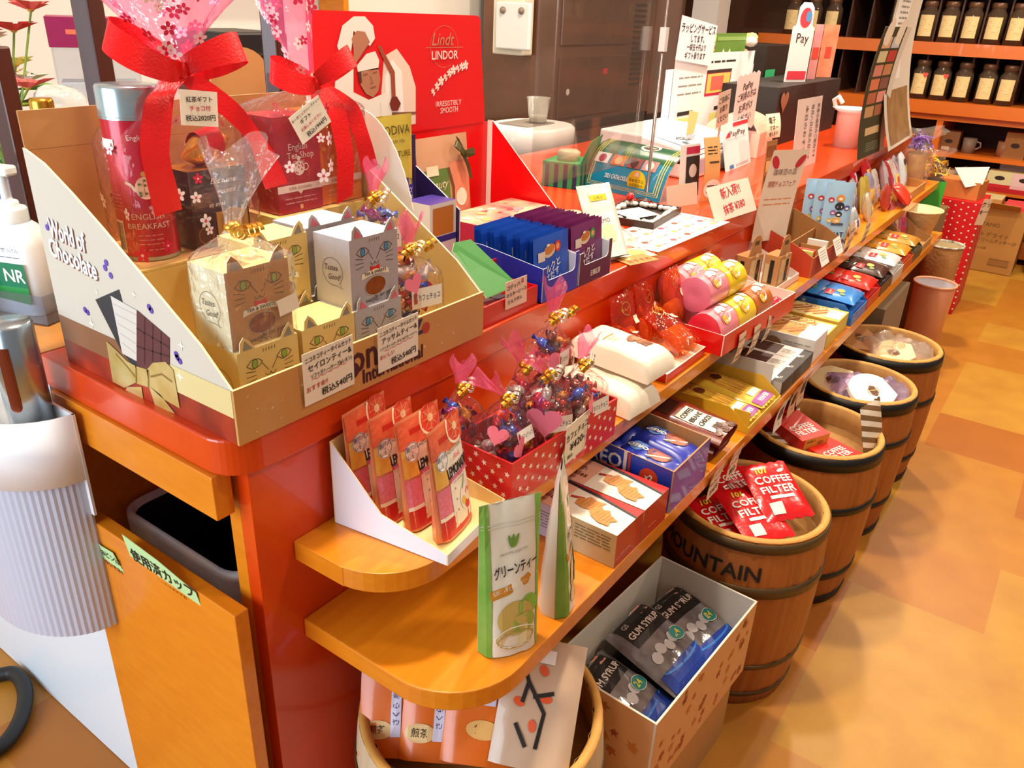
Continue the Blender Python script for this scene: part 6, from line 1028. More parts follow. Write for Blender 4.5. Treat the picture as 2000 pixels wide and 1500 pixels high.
# ------------------------------------------------------------------ staff side: shelf, machines, pillar
b = MB(); b.box(-2.3, 1.0, 0, -1.05, 3.4, .8, M('2c211b', .5)); b.build('back_worktop', None, (0, 0, .0005), label='dark back worktop behind the counter under the white drip tray', cat='worktop')
t = thing('wall_shelf', 'small orange wall shelf at the top behind the gift wraps', 'shelf', (-2.34, 2.0, 1.25)); b = MB(); b.box(0, -.3, .26, .16, .35, .29, WOODO); b.box(0, .3, .0, .16, .33, .2595, WOODO); b.build('boards', t); b = MB(); b.box(-.05, -.1, 0, .05, .1, .06, M('2a201c', .5)); b.build('box', None, (-2.25, 1.92, 1.541), label='dark box on the small orange wall shelf', cat='box')
t = thing('ice_machine', 'large dark brown machine front behind the acrylic screen', 'machine', (-1.75, 3.42, .0005)); b = MB(); BM = M('6a4836', .25, metal=.3, var=.6, vscale=3, c2='8a5a40', coat=.4); b.box(-.5, 0, 0, 0, 1.55, 1.95, BM); b.build('body', t, bevel=.01)
for z0, z1 in ((.06, .78), (.86, 1.18), (1.24, 1.9)): b = MB(); b.box(.0005, .03, z0, .014, .78, z1, M('7a5240', .22, metal=.4, coat=.5, var=.6, vscale=4, c2='553a2c')); b.build('door_panel', t, bevel=.004)
b = MB()
for k in range(16): b.box(.0005, .86, 1.0+.03*k, .01, 1.0, 1.012+.03*k, M('1c1612', .5))
b.build('vent', t); b = MB(); b.box(.0005, .02, .795, .03, 1.1, .83, M('0e0c0a', .4)); b.build('handle_rail', t); b = MB(); b.box(.0145, .86, .3, .016, 1.4, .8, M('2c2620', .5)); b.build('lower_panel', t)
b = MB(); b.rect(flat((.015, .5, 1.08), FY, FZ), 0, 0, .05, .03, M('d8202a', .5)); b.disc(flat((.015, .12, 1.0), FY, FZ), 0, 0, .018, M('d8d0c8', .4)); b.build('badge', t)
t = thing('wall_device', 'cream and white box device mounted on the side of the brown machine', 'device', at(982, 104, y=3.405), -PI/2); b = MB(); b.box(0, 0, 0, .1, .2, .3, M('e8dfc8', .5)); b.box(.1005, .04, .03, .13, .26, .26, M('f0f0ec', .4)); b.build('body', t, bevel=.008)
for s in (.09, .21): b = MB(); b.ball((.135, s, .22), .018, M('8a7a6a', .4)); b.build('knob', t)
t = thing('drip_stand', 'white rounded dispenser tray with spout bracket on the back worktop', 'dispenser', (-1.22, 2.42, .8015)); b = MB(); loft(b, [rr(.1, .11, .08, 0), rr(.09, .1, .075, .07)], M('4a4038', .5)); loft(b, [rr(.15, .19, .14, .071), rr(.165, .205, .15, .1), rr(.165, .205, .15, .165), rr(.155, .195, .145, .175)], M('e6e4e0', .35, coat=.4)); b.add(rr(.155, .195, .145, .175), [tuple(range(28))], M('dedcd8', .35)); b.build('body', t); b = MB(); b.box(-.09, -.1, .1755, .06, .1, .18, M('8a8078', .4)); b.build('grate', t)
b = MB(); b.lathe([(0, 0), (.036, 0), (.05, .1), (.052, .102), (.0485, .1), (.034, .004), (0, .004)], film('f4f4f0', .25, .6, .1, .2, 20), 24); b.lathe([(0, .005), (.035, .006), (.037, .03), (0, .03)], M('d8d0c0', .4), 20); b.build('plastic_cup', None, (-1.2, 2.45, .982), label='clear plastic cup on the white dispenser tray', cat='cup')
b = MB(); b.box(-.09, -.1, 0, .09, .1, 2.65, M('dcdad4', .6)); b.build('wall_pillar', None, (-1.62, 5.12, .0005), kind='structure', label='pale pillar right of the brown machine')
# ------------------------------------------------------------------ far orange shelf with coffee jars
t = thing('wall_shelving', 'orange wooden wall shelving across the far end of the shop', 'shelving', (0, 5.62, .0005)); SHO = M('d8701c', .35, coat=.3, var=.3, vscale=5, c2='c85c10'); SHB = M('4a2a1a', .6)
b = MB()
for z0, z1, y0 in ((1.24, 1.315, 0), (.885, .965, 0), (.845, .884, .04), (.62, .645, .04), (.42, .44, .04), (.04, .12, .02), (1.62, 1.68, 0)): b.box(-1.45, y0, z0, 1.6, .6, z1, SHO)
b.box(-1.45, .601, 0, 1.6, .62, 2.2, SHB); b.build('boards', t)
for x in (-1.47, -.16, .62, 1.3): b = MB(); b.box(x, .035, .12, x+.04, .6, .8445, SHO); b.build('upright', t)
b = MB()
for k in range(15): b.box(-1.0+.136*k, .08, 1.3155, -.99+.136*k, .6, 1.6195, SHB); b.box(-1.0+.136*k, .08, .9655, -.99+.136*k, .6, 1.2395, SHB)
b.build('divider', t); b = MB(); b.box(-1.45, .02, 1.6805, 1.6, .6, 2.2, SHB); b.build('top_cupboard', t)
GLS = film('c8a888', .12, .55, .05, .1, 5); BEAN = M('2e1a10', .5, bump=.6, bscale=90); LBL = M('eed79c', .6, var=.3, vscale=30, c2='d8ae62')
bpy.context.view_layer.update()
jar = None
def putjar(x, z, lb, heart=False, full=True):
    global jar
    if jar is None:
        jar = thing('coffee_jar', lb, 'jar', (0, 0, 0), 0, 'coffee jars on the far shelf'); r = .056
        b = MB(); b.lathe([(0, 0), (r, 0), (r, .17), (r*.72, .195), (r*.72, .21)], GLS, 20); b.build('glass', jar); b = MB(); b.lathe([(0, .003), (r-.003, .003), (r-.003, .06), (0, .06)], BEAN, 18); b.build('beans', jar)
        b = MB(); f = lambda a, q, c=0: V(((r+.0012+c)*sin(a/r), -(r+.0012+c)*cos(a/r), q)); b.rect(f, -.043, .03, .043, .155, LBL, .0003, 8, 1); scribble(b, f, -.028, .028, (.13, .12, .11, .1, .09, .08, .07, .06), M('8a6a3a', .7), .002, 3, .8); b.build('label', jar.children[0])
        b = MB(); b.lathe([(r*.75, .205), (r*.78, .207), (r*.78, .232), (r*.7, .238), (0, .238)], M('6a4a34', .35, metal=.3), 20); b.build('lid', jar); j = jar
    else: j = dup(jar, (0, 0, 0), 0, lb)
    j.location = (x, 5.72, z)
    if heart: b = MB(); b.heart(flat((.03, -.054, .15), (1, 0, 0), FZ), 0, 0, .018, M('e8504a', .5), .001); b.build('heart_tag', j)
ups = ['upper-row coffee jar '+s for s in ('left of the tall curled poster, third from it', 'left of the tall curled poster, second from it', 'left of the tall curled poster, nearest it')]
for i, x in enumerate((-1.25, -1.11, -.975)): putjar(x, 1.3165, 'coffee jar on the upper board behind the white register papers, %s' % ('left', 'middle', 'right')[i])
nm = ('leftmost', 'second', 'third', 'fourth', 'fifth', 'sixth', 'seventh')
for i, px in enumerate((1778, 1813, 1855, 1900, 1946, 1990)): putjar(at(px, 40, y=5.72).x, 1.3165, 'coffee jar in the upper row right of the curled posters, %s from the left' % nm[i])
for i, px in enumerate((1800, 1840, 1884, 1931, 1973)): putjar(at(px, 150, y=5.72).x, .9665, 'lower-row coffee jar right of the posters, %s from the left%s' % (nm[i], ', heart tagged' if i < 2 else ''), i < 2)
def mug(label, x, z, m, cup=False):
    t = thing('cup' if cup else 'mug', label, 'cup', (x, 5.8, z)); b = MB(); r = .05
    b.lathe([(0, .004), (.03, .004), (r, .09), (r-.004, .09), (.027, .008), (0, .008)] if cup else [(0, 0), (.04, 0), (.042, .095), (.039, .095), (.037, .005), (0, .005)], m, 22); b.build('body', t); b = MB(); b.tube([(.04, 0, .075), (.065, 0, .07), (.07, 0, .045), (.04, 0, .025)], .006, m, 8); b.build('handle', t)
    if cup: b = MB(); b.lathe([(0, 0), (.04, 0), (.075, .014), (.074, .016), (.04, .0035), (0, .0035)], M('c8884a', .4), 24); b.build('saucer', t)
mug('grey mug on the middle cubby board of the far shelf', at(1895, 275, y=5.8).x, .646, M('8a7a6a', .5)); mug('small dim mug right of the grey mug', at(1965, 275, y=5.8).x, .646, M('9a6a4a', .5)); mug('cream cup on a wooden saucer low in the far shelf', at(1857, 325, y=5.8).x, .441, M('d8c09a', .5), True)
for px, py, z, w, h, c, lb in ((1855, 275, .646, .12, .13, '8a6038', 'brown box with small stamp on the middle cubby board'), (1990, 265, .646, .13, .16, '9a6a34', 'brown box at the right picture edge on the middle cubby board'), (1932, 345, .441, .13, .1, 'd8c89a', 'cream box with dark emblem low in the far shelf'), (1980, 325, .441, .15, .2, 'a8a0a8', 'grey box with dark emblems low at the right edge'), (1800, 300, .646, .16, .12, '3a2a22', 'dim dark box left of the orange upright in the far shelf')):
    x = at(px, py, y=5.8).x; b = MB(); b.box(-w/2, 0, 0, w/2, .12, h, M(c, .6)); fs = flat((-w/2, 0, 0), (1, 0, 0), FZ); b.disc(fs, w/2, h*.5, w*.2, M('2a1a1a', .6), .0008, r2=h*.1); b.rect(fs, w*.2, .01, w*.6, .03, M('d8c8a8', .6)) if 'stamp' in lb else None; b.build('box', None, (x, 5.76, z), label=lb, cat='box')
t = thing('sugar_bowl', 'dark bowl with glass lid beside the cream cup on the far shelf', 'bowl', (at(1880, 350, y=5.8).x, 5.8, .441)); b = MB(); b.lathe([(0, 0), (.04, 0), (.065, .06), (.06, .06), (0, .02)], M('5a1c1c', .4), 22); b.build('body', t); b = MB(); b.lathe([(.066, .061), (.05, .09), (.012, .1), (.012, .115), (0, .118)], film('f4f0ea', .3, .6, .06, .1, 5), 22); b.build('lid', t)
for px, py, c, lb in ((1940, 385, 'c8202a', 'red and cream box in front of the shelf base, left'), (1985, 400, 'e0b0b0', 'pink box with dark emblem in front of the shelf base, right')):
    x = at(px, py, y=5.6).x; b = MB(); b.box(-.07, 0, 0, .07, .0+.1, .13, M(c, .5), t=M('d8c88a', .5)); fs = flat((-.07, 0, 0), (1, 0, 0), FZ); b.rect(fs, 0, .05, .14, .13, M('d8cfa0' if c == 'c8202a' else 'e0c0c0', .5)); b.disc(fs, .07, .09, .03, M('2a1414', .6), .0009, r2=.014); b.rect(fs, 0, 0, .14, .03, M('b8161c', .5)); b.build('box', None, (x, 5.66, .441), label=lb, cat='box')
# ------------------------------------------------------------------ till area on the counter
ZC = ZT+.0006
def vtop(p, px, py):
    d = at(px, py, z=0)-CAM; s = ((p.x-CAM.x)*d.x+(p.y-CAM.y)*d.y)/(d.x*d.x+d.y*d.y); return CAM.z+d.z*s
def stander(name, label, a, b_, top, m, cat, draw=None, z=ZC, lean=.0, bend=0, th=.0012, back=None, pts=None, group=None, h=None):
    p0, p1 = at(*a, z=z), at(*b_, z=z); h = h or vtop(p0, *top)-z; u = (p1-p0); w = u.length; u.normalize(); n = u.cross(V((0, 0, 1)))
    v = (V((0, 0, 1))-n*lean).normalized(); c = (p0+p1)/2+v*(h/2)
    return plate(name, c, u, v, pts(w, h) if pts else (w, h), m, th, (lambda bb, fr: draw(bb, fr, w, h)) if draw else None, back=back, bend=bend, label=label, cat=cat, group=group)
# curled catalogue
t = thing('catalogue', 'curled green and blue catalogue with gold border standing by the clear screen', 'catalogue', (0, 0, 0)); p0, p1 = at(1135, 362, z=ZC), at(1287, 397, z=ZC); u = (p1-p0); wC = u.length; u.normalize(); n = u.cross(V((0, 0, 1))); hC = vtop(p0, 1160, 278)-ZC
prof = [(0, 0), (-.012, .3), (-.03, .6), (-.055, .82), (-.085, .95), (-.12, 1.0), (-.15, .97), (-.172, .85), (-.18, .65)]
def cfr(a, q, c=0):
    s = max(0, min(.9999, q))*(len(prof)-1); i = int(s); f = s-i; x = prof[i][0]+(prof[i+1][0]-prof[i][0])*f; z = (prof[i][1]+(prof[i+1][1]-prof[i][1])*f)*hC; tx, tz = prof[i+1][0]-prof[i][0], (prof[i+1][1]-prof[i][1])*hC; l = math.hypot(tx, tz)
    return p0+u*a+n*(x+c*tz/l)+V((0, 0, 1))*(z-c*tx/l)+V((0, 0, .0))
b = MB(); GRN = M('1c5a3c', .3, coat=.5); BLU = M('1a7aa0', .3, coat=.5)
b.grid(lambda s, q: cfr(s*wC, q*.33), 2, 8, BLU); b.grid(lambda s, q: cfr(s*wC, .33+q*.67), 2, 16, GRN); b.grid(lambda s, q: cfr(s*wC, q, -.006), 2, 24, M('1a1612', .5), flip=True)
for e in (0, wC): b.add([cfr(e, k/24) for k in range(25)]+[cfr(e, k/24, -.006) for k in range(25)], [(k, k+1, k+26, k+25) for k in range(24)], M('e4e0d0', .5))
YG = M('e0c860', .4)
for e in (.012, .02, .028):
    for s in (e, wC-e): b.line(cfr, [(s, e*1.6+.02+(.6-e)*k/14) for k in range(15)], .003, YG, .0012)
    b.line(cfr, [(e, e*1.6+.02), (wC-e, e*1.6+.02)], .003 if 1 else 0, YG, .0013)
cc = [(wC*.16, 'e8d8dc'), (wC*.37, 'd86a30'), (wC*.57, '8a4a4a'), (wC*.76, 'b08080')]
for i, (a, c) in enumerate(cc): b.rect(cfr, a-.026, .24, a+.026, .35, M(c, .4), .0014, 2, 4); b.disc(lambda x, q, c_=0: cfr(x, q*5, c_), a, .058, .014, M(('b0304a', 'e8b060', '4a2020', 'e8d8d0')[i], .4), .0018, r2=.009)
b.disc(lambda x, q, c_=0: cfr(x, q*4.2, c_), wC*.6, .132, .034, M('efe8cc', .4), .0014, r2=.02); b.disc(lambda x, q, c_=0: cfr(x, q*4.2, c_), wC*.6, .132, .026, M('3a3428', .4), .0018, r2=.013); b.text(lambda x, q, c_=0: cfr(x, q*4.2, c_), 'COFFEE', wC*.6, .131, .012, W_, .0024); b.text(lambda x, q, c_=0: cfr(x, q*5, c_), '2021 CATALOGUE', wC*.42, .028, .011, WHITE, .0016)
b.build('cover', t)
plate('shop_sticker', cfr(wC*.68, .13, .004), u, (V((0, 0, 1))-n*.05), [(.034*cos(k*.2618), .034*sin(k*.2618)) for k in range(24)], M('dcd820', .5), draw=lambda b, fr: (b.text(fr, 'まめカフェ', 0, .004, .011, INK, .0012), b.text(fr, '会員募集中', 0, -.01, .01, M('6a7a1a', .5), .0012), b.poly(fr, [(-.01, .016), (.01, .016), (.006, .03), (-.004, .028)], M('f2eed8', .5), .001)), label='round yellow shop sticker hanging over the green catalogue', cat='sticker')
# clear hanging screen and its pole
b = MB(); AC = film('f6f6f4', .035, .9, .03, .12, 3); b.box(-.3, 1.08, 1.04, -.297, 1.63, 1.75, AC); b.build('acrylic_screen', None, label='clear acrylic screen hanging before the brown machine', cat='screen')
t = thing('screen_pole', 'thin steel pole holding the clear screen', 'pole', (-.272, 1.648, ZC)); b = MB(); b.lathe([(0, 0), (.03, 0), (.03, .003), (.005, .006), (.005, .3), (.004, .301), (.004, .9)], M('8a7a78', .25, metal=.8), 14); b.build('rod', t); b = MB(); b.box(-.009, -.009, .4, .009, .009, .46, M('e8e8e8', .4)); b.build('clip', t)
# pebble tray
t = thing('pebble_tray', 'dark coin tray edged with white pebbles and one red ball', 'tray', (-.185, 1.435, ZC), .12); b = MB(); DBT = M('33241c', .4); b.box(-.075, -.105, 0, .075, .105, .004, DBT)
for s in ((-.08, -.11, -.0755, .11), (.0755, -.11, .08, .11), (-.0752, -.11, .0752, -.1055), (-.0752, .1055, .0752, .11)): b.box(s[0], s[1], 0, s[2], s[3], .018, DBT)
b.build('tray', t); rg = random.Random(2)
for k in range(38):
    s = k/38*4; i = int(s); f = s-i; x, y = ((-.066+.132*f, -.096), (.066, -.096+.192*f), (.066-.132*f, .096), (-.066, .096-.192*f))[i]; b = MB(); b.ball((x+rg.uniform(-.004, .004), y+rg.uniform(-.004, .004), .013), (rg.uniform(.007, .011), rg.uniform(.007, .01), rg.uniform(.006, .009)), M(('eeeae2', 'f6f4ee', 'dcd8d0')[k % 3], .35), 8, 5); b.build('pebble', t)
b = MB(); b.ball((-.062, .09, .03), .012, M('c8181c', .25, coat=.6), 12, 8); b.build('red_ball', t)
plate('paper_slip', (-.19, 1.425, ZC+.0125), (.3, 1, 0), (-1, .3, .05), (.1, .075), M('f4f1ea', .7), draw=lambda b, fr: scribble(b, fr, -.04, .04, (.02, .01, -.0, -.012), GREYINK, .0014, 8), label='white paper slip lying in the pebble tray', cat='paper')
b = MB(); b.lathe([(.012, .0), (.026, .004), (.03, .014), (.024, .022), (.014, .016), (.012, .004)], M('d8cba8', .6, bump=1, bscale=120), 18); b.build('dried_wreath', None, (-.3, 1.28, ZC), label='small pale dried wreath left of the pebble tray', cat='decoration')
# flyers
def flyer(b, fr):
    for i in range(4):
        for j in range(5): b.disc(fr, -.15+.075*j, -.055+.037*i, .011, M(('c8a070', 'b05a6a', '8a5a3a', 'd8c8a0', 'a8b070')[(i*2+j) % 5], .5), .0006, r2=.008); b.rect(fr, -.135+.075*j, -.06+.037*i, -.115+.075*j, -.056+.037*i, GREYINK, .0006)
plate('flyer', (-.065, 1.36, ZC+.0012), (.03, 1, 0), (-1, .03, 0), (.4, .16), M('efe9ea', .5), draw=flyer, label='white menu flyer with rows of small food pictures lying at the counter edge', cat='flyer')
plate('leaflet', (-.035, 1.105, ZC+.0012), (.5, 1, 0), (-1, .5, 0), (.1, .07), M('dfe0b0', .5), draw=lambda b, fr: (b.disc(fr, .01, 0, .03, M('a8b868', .5), .0006, r2=.02), b.rect(fr, -.045, -.03, -.01, .03, M('f0eed8', .5), .0006)), label='green and cream leaflet beside the white pouch at the counter edge', cat='leaflet')
plate('leaflet', (.0, 1.07, ZC-.0+.002), (.3, 1, 0), (-1, .3, .02), (.09, .05), M('e0884a', .5), draw=lambda b, fr: (b.text(fr, 'おすすめ', .0, -.008, .018, M('8a2a10', .5), .0008), b.disc(fr, -.02, .015, .012, M('f0d080', .5), .0006)), label='orange leaflet poking over the counter edge under the green one', cat='leaflet')
g = thing('sample_bag', 'crumpled clear bag between the white pouch and the pebble tray', 'bag', (-.13, 1.13, ZC), .3); b = MB(); b.grid(lambda s, q: V(((q-.5)*.16, (s-.5)*.13, .003+.05*sin(PI*s)**.6*sin(PI*q)**.6+.02*abs(nz(s*5, q*5, 2))*sin(PI*s)*sin(PI*q))), 18, 18, film('f8f6f0', .25, .7, .1, 1, 50)); b.build('film', g)
# striped green box behind
p = at(1058, 362, z=ZC); t = thing('striped_box', 'green and navy striped open box behind the red display', 'box', (p.x, p.y, ZC), .2); b = MB(); GB_ = M('2a9a58', .5); b.box(-.0, 0, 0, .12, .14, .075, GB_)
for k in range(4): b.rect(flat((0, 0, 0), (1, 0, 0), FZ), .008+.03*k, 0, .022+.03*k, .07, M('14244a', .5)); b.rect(flat((.12, 0, 0), FY, FZ), .01+.034*k, 0, .026+.034*k, .07, M('14244a', .5))
b.build('box', t); b = MB(); b.prism([(.1205, .0, .075), (.1205, .14, .075), (.14, .14, .15), (.14, .03, .14)], (-.002, 0, 0), GB_, None, M('e8e2d0', .6)); b.build('flap', t); b = MB(); b.lathe([(0, .0755), (.035, .0755), (.035, .1), (.028, .105), (0, .105)], M('c8b89a', .4), 20, c=(.06, .06, 0)); b.build('lid', t)
# cash register
t = thing('cash_register', 'white cash register with blue-grey recessed top behind the catalogue', 'cash register', (0, 0, 0)); b = MB(); CW = M('e9eaec', .35, coat=.3); CB = M('a9bdd0', .35, coat=.2)
b.box(-.66, 2.02, ZC, -.3, 2.5, ZC+.07, CW); b.prism([(-.66, 2.03, ZC+.0705), (-.31, 2.03, ZC+.0705), (-.31, 2.03, ZC+.085), (-.5, 2.03, ZC+.12), (-.66, 2.03, ZC+.125)], (0, .46, 0), CW); b.build('body', t, bevel=.012)
b = MB(); b.prism([(-.315, 2.07, ZC+.0878), (-.315, 2.45, ZC+.0878), (-.49, 2.45, ZC+.1185), (-.49, 2.07, ZC+.1185)], (.0, 0, .002), CB); b.build('recess_panel', t); b = MB(); b.rect(flat((-.2995, 2.02, ZC), FY, FZ), .03, .012, .45, .058, CB, .001); b.build('drawer', t)
t2 = thing('key_ring', 'ring of keys with brown paper tag on the cash register', 'keys', (-.4, 2.14, ZC+.106)); b = MB(); b.tube([(.02*cos(a), .02*sin(a), .004) for a in [k*.4189 for k in range(16)]], .0018, M('a8a8a8', .25, metal=.9), 6); b.build('ring', t2); b = MB(); b.lathe([(0, .006), (.014, .006), (.014, .009), (0, .009)], M('b8b8b8', .25, metal=.9), 16, c=(.025, -.02, 0)); b.box(.032, -.045, .006, .04, -.02, .009, M('b8b8b8', .25, metal=.9)); b.build('key', t2); b = MB(); b.prism([(.0, .03, .012), (.02, .045, .02), (.0, .11, .08), (-.03, .1, .085)], (0, 0, -.001), M('b8904a', .6)); b.build('tag', t2)
t = thing('receipt_printer', 'cream rounded receipt printer with brown window on the till', 'printer', (-.4, 2.62, ZC), .1); b = MB(); b.box(-.12, 0, 0, .1, .22, .09, M('d8d0c0', .4)); b.grid(lambda s, q: V((-.12+.22*s, .22*q*0+.0+.22*q, .0905+.06*sin(PI*s)**.6)), 14, 1, M('efe6d4', .35, coat=.3)); b.prism([(-.12+.22*k/14, 0, .0905+.06*sin(PI*k/14)**.6) for k in range(15)][::-1], (0, .22, 0), M('efe6d4', .35)); b.build('body', t); b = MB(); b.prism([(.0, -.002, .1), (.085, -.002, .1), (.06, -.002, .135), (.01, -.002, .14)], (0, -.004, 0), M('4a2c20', .3)); b.build('window', t)
plate('price_card', (-.27, 2.68, ZC+.12), (.2, 1, 0), (-.2, .05, 1), (.1, .09), M('efe6c8', .7), draw=lambda b, fr: lines(b, fr, (('電子', -.01, .02, .026), ('マネー', 0, -.008, .022), ('使えます', 0, -.03, .016))), bend=-5, label='cream handwritten card curling over the receipt printer', cat='price card')
# forms and signs
pS = V((-.6, 2.87, ZC)); b = MB(); b.box(-.64, 2.46, ZC, -.61, 3.3, ZC+.3, M('dfe3ea', .4)); b.build('document_stand', None, label='pale stand holding white order forms behind the till', cat='stand')
def form(b, fr):
    b.rect(fr, -.1, -.0, .16, .1, M('c81f4a', .5), .001); b.rect(fr, -.09, .01, .15, .085, M('d8c860', .5), .0014); b.rect(fr, -.05, .02, .08, .075, M('d86a5a', .5), .0018); b.rect(fr, -.1, .088, .16, .1, M('3a2a2a', .5), .0016)
    scribble(b, fr, -.36, -.14, (.08, .05, .02), GREYINK, .006, 3); scribble(b, fr, -.1, .2, (.13,), INK, .008, 4); b.rect(fr, -.34, -.06, -.2, -.045, INK, .001); b.rect(fr, .02, -.06, .16, -.045, INK, .001); b.rect(fr, -.34, -.14, -.18, -.07, M('e4e48a', .5), .001); b.rect(fr, -.02, -.14, .16, -.07, M('e4e48a', .5), .001)
plate('order_form', (-.606, 2.87, ZC+.19), FY, (0, 0, 1), (.82, .33), M('f0f0f2', .5), draw=form, label='big white printed order form with pink and yellow picture on the pale stand', cat='form')
plate('handwritten_sign', at(1360, 82, x=-.6)+V((.004, 0, 0)), (0, 1, -.1), (.0, .1, 1), (.34, .15), M('eeeaf0', .6), draw=lambda b, fr: lines(b, fr, (('ラッピングサービス', 0, .045, .036), ('してます。', 0, .01, .03), ('一袋五十円より', 0, -.02, .026), ('ギフト承ります', 0, -.05, .028))), label='handwritten white wrapping-service sign on top of the order form', cat='sign')
plate('green_booklet', at(1428, 94, x=-.615), FY, (0, 0, 1), (.32, .115), M('5f8a34', .5), draw=lambda b, fr: (b.poly(fr, [(-.1, -.055), (.0, -.055), (.0, -.02), (-.015, .0), (-.03, -.015), (-.07, -.015), (-.085, .0), (-.1, -.02)], W_, .001), b.rect(fr, -.16, .03, .16, .045, M('86ae5a', .5), .001)), label='green booklet with white cat silhouette right of the wrapping sign', cat='booklet', th=.006)
plate('green_folder', at(1502, 158, x=-.61), FY, (0, 0, 1), (.12, .1), M('2fb070', .5), label='bright green folder corner right of the order form', cat='folder', th=.004)
plate('scalloped_note', at(1457, 200, x=-.33), (0, 1, .05), (0, -.05, 1), [(x, y) for x, y in [(-.11+.22*k/10, .095+.008*(k % 2)) for k in range(10, -1, -1)]+[(-.11+.22*k/10, -.095-.008*(k % 2)) for k in range(11)]], M('efdcd6', .7), draw=lambda b, fr: lines(b, fr, (('PayPay', 0, .06, .034), ('ご利用の方は', 0, .025, .03), ('お声がけ', 0, -.015, .034), ('ください', 0, -.055, .034))), label='pink scalloped handwritten note hanging above the till', cat='note')
tg = plate('paper_tag', at(1413, 212, x=-.28), (0, 1, .1), (0, -.1, 1), (.1, .11), M('d8c4b0', .7), draw=lambda b, fr: lines(b, fr, (('ご自由に', 0, .03, .022), ('お取り', 0, .0, .022), ('ください', 0, -.03, .022))), label='small brownish written tag left of the scalloped note', cat='tag')
b = MB(); b.box(-.006, -.004, ZC-tg.location.z+.0005, -.002, .004, -.05, M('c8b090', .6)); b.build('stick', tg)
# PayPay tent card, other counter cards
def paypay(b, fr, w, h):
    b.rect(fr, -w*.1, h*.4, w*.5, h*.48, M('d81f2c', .5), .0014); b.text(fr, 'PayPay', w*.05, h*.26, .026, INK, .0014, width=w*.62); b.poly(fr, [(-w*.42, h*.2), (-w*.3, h*.31), (-w*.24, h*.2)], M('d81f3c', .5), .0014); b.text(fr, '▶', -w*.0, h*.13, .006, GREYINK, .0014); b.rect(fr, -w*.4, h*.14, w*.4, h*.145, GREYINK, .0014); b.rect(fr, -w*.35, -h*.47, -w*.2, -h*.39, M('2a7ac0', .5), .0014); scribble(b, fr, -w*.1, w*.4, (-h*.42, -h*.45), GREYINK, .002, 3)
stander('payment_card', 'white payment tent card with red mark in front of the till', (1418, 337), (1466, 317), (1385, 240), M('efeff2', .4), 'payment card', paypay, lean=.25, th=.003)
stander('handwritten_sign', 'clear-covered sign with red handwriting leaning at the counter edge', (1398, 436), (1478, 410), (1370, 362), M('e4d6c6', .5), 'sign', lambda b, fr, w, h: lines(b, fr, (('新入荷!!', 0, h*.25, h*.34, REDINK), ('抹茶 ¥380', 0, -h*.2, h*.3, REDINK))), lean=.5)
stander('paper_card', 'grey-beige folded card between the catalogue and the red handwritten sign', (1303, 408), (1362, 398), (1310, 365), M('c9bda8', .7), 'card', None, lean=.2)
stander('kraft_tag', 'wavy kraft tag card with white scalloped label before the till', (1372, 396), (1402, 392), (1360, 268), M('d8a868', .6), 'tag', lambda b, fr, w, h: (scribble(b, fr, -w*.3, w*.3, (h*.35, h*.3, h*.25), INK, .003, 3), b.rect(fr, -w*.2, h*.1, w*.4, h*.13, M('4a3018', .5), .001), b.disc(fr, w*.1, -h*.3, w*.55, M('f4eee4', .5), .001, r2=h*.15), scribble(b, lambda a, q, c=0: fr(a, q, c+.001), -w*.25, w*.4, (-h*.25, -h*.3, -h*.35), INK, .003, 5)), bend=-2.5, lean=.1)
stander('magazine', 'black and white catalogue page standing between curled catalogue and kraft tag', (1325, 400), (1362, 392), (1328, 285), M('e9e7e2', .5), 'leaflet', lambda b, fr, w, h: (b.rect(fr, -w*.2, -h*.4, w*.5, h*.3, M('1c1a1a', .5), .001), b.rect(fr, -w*.2, h*.34, w*.5, h*.46, M('b81f4a', .5), .001), b.disc(fr, w*.15, h*.05, w*.2, M('c8c4bc', .5), .0014), b.disc(fr, w*.2, -h*.25, w*.18, M('8a8680', .5), .0014)), lean=.1)
stander('menu_strip', 'narrow brown photo menu standing edgeways by the curled heart sign', (1484, 398), (1504, 392), (1484, 275), M('a8703c', .5), 'menu', lambda b, fr, w, h: [b.rect(fr, -w*.4, h*(-.45+.23*k), w*.4, h*(-.28+.23*k), M(('c88a4a', '6a3a20', 'd8a868', '8a4a2a')[k], .5), .001) for k in range(4)], lean=.05)
def heart(b, fr):
    for s in (-1, 1): b.disc(fr, s*.045, .1, .022, M('c8283a', .5), .001, r2=.011, ang=s*1.0)
    b.text(fr, '珈琲豆の店', 0, .07, .02, M('6a4a4a', .5), .0012, width=.085); b.text(fr, '期間チョコフェア', 0, .035, .02, M('a8301a', .5), .0012, width=.1); scribble(b, fr, -.05, .05, (-.01, -.025), M('d8884a', .5), .003, 4)
plate('curled_sign', at(1520, 382, x=.045), (.5, .87, 0), (.1, -.06, 1), (.13, .27), M('ead8c4', .6), draw=heart, bend=.9, label='long curled sign with two red hearts hanging down over the counter edge', cat='sign')
stander('handwritten_poster', 'pinkish poster of vertical handwriting standing behind the curled heart sign', (1545, 335), (1592, 318), (1560, 195), M('e8d4cc', .6), 'poster', lambda b, fr, w, h: [b.text(fr, s, w*(.36-.24*i), 0, .032, INK, .0014, ang=-PI/2, width=h*.8) for i, s in enumerate(('新春の福袋のご案内です', '毎月八日は豆の日です', '本日のおすすめ'))], lean=.08, bend=.0)
b = MB(); p = at(1570, 205, x=-.42); b.box(-.62, 2.95, ZC, -.36, 3.85, 1.165, M('2a2624', .6)); b.build('dark_case', None, label='dark grey case under the payment sign with heart clip', cat='case')
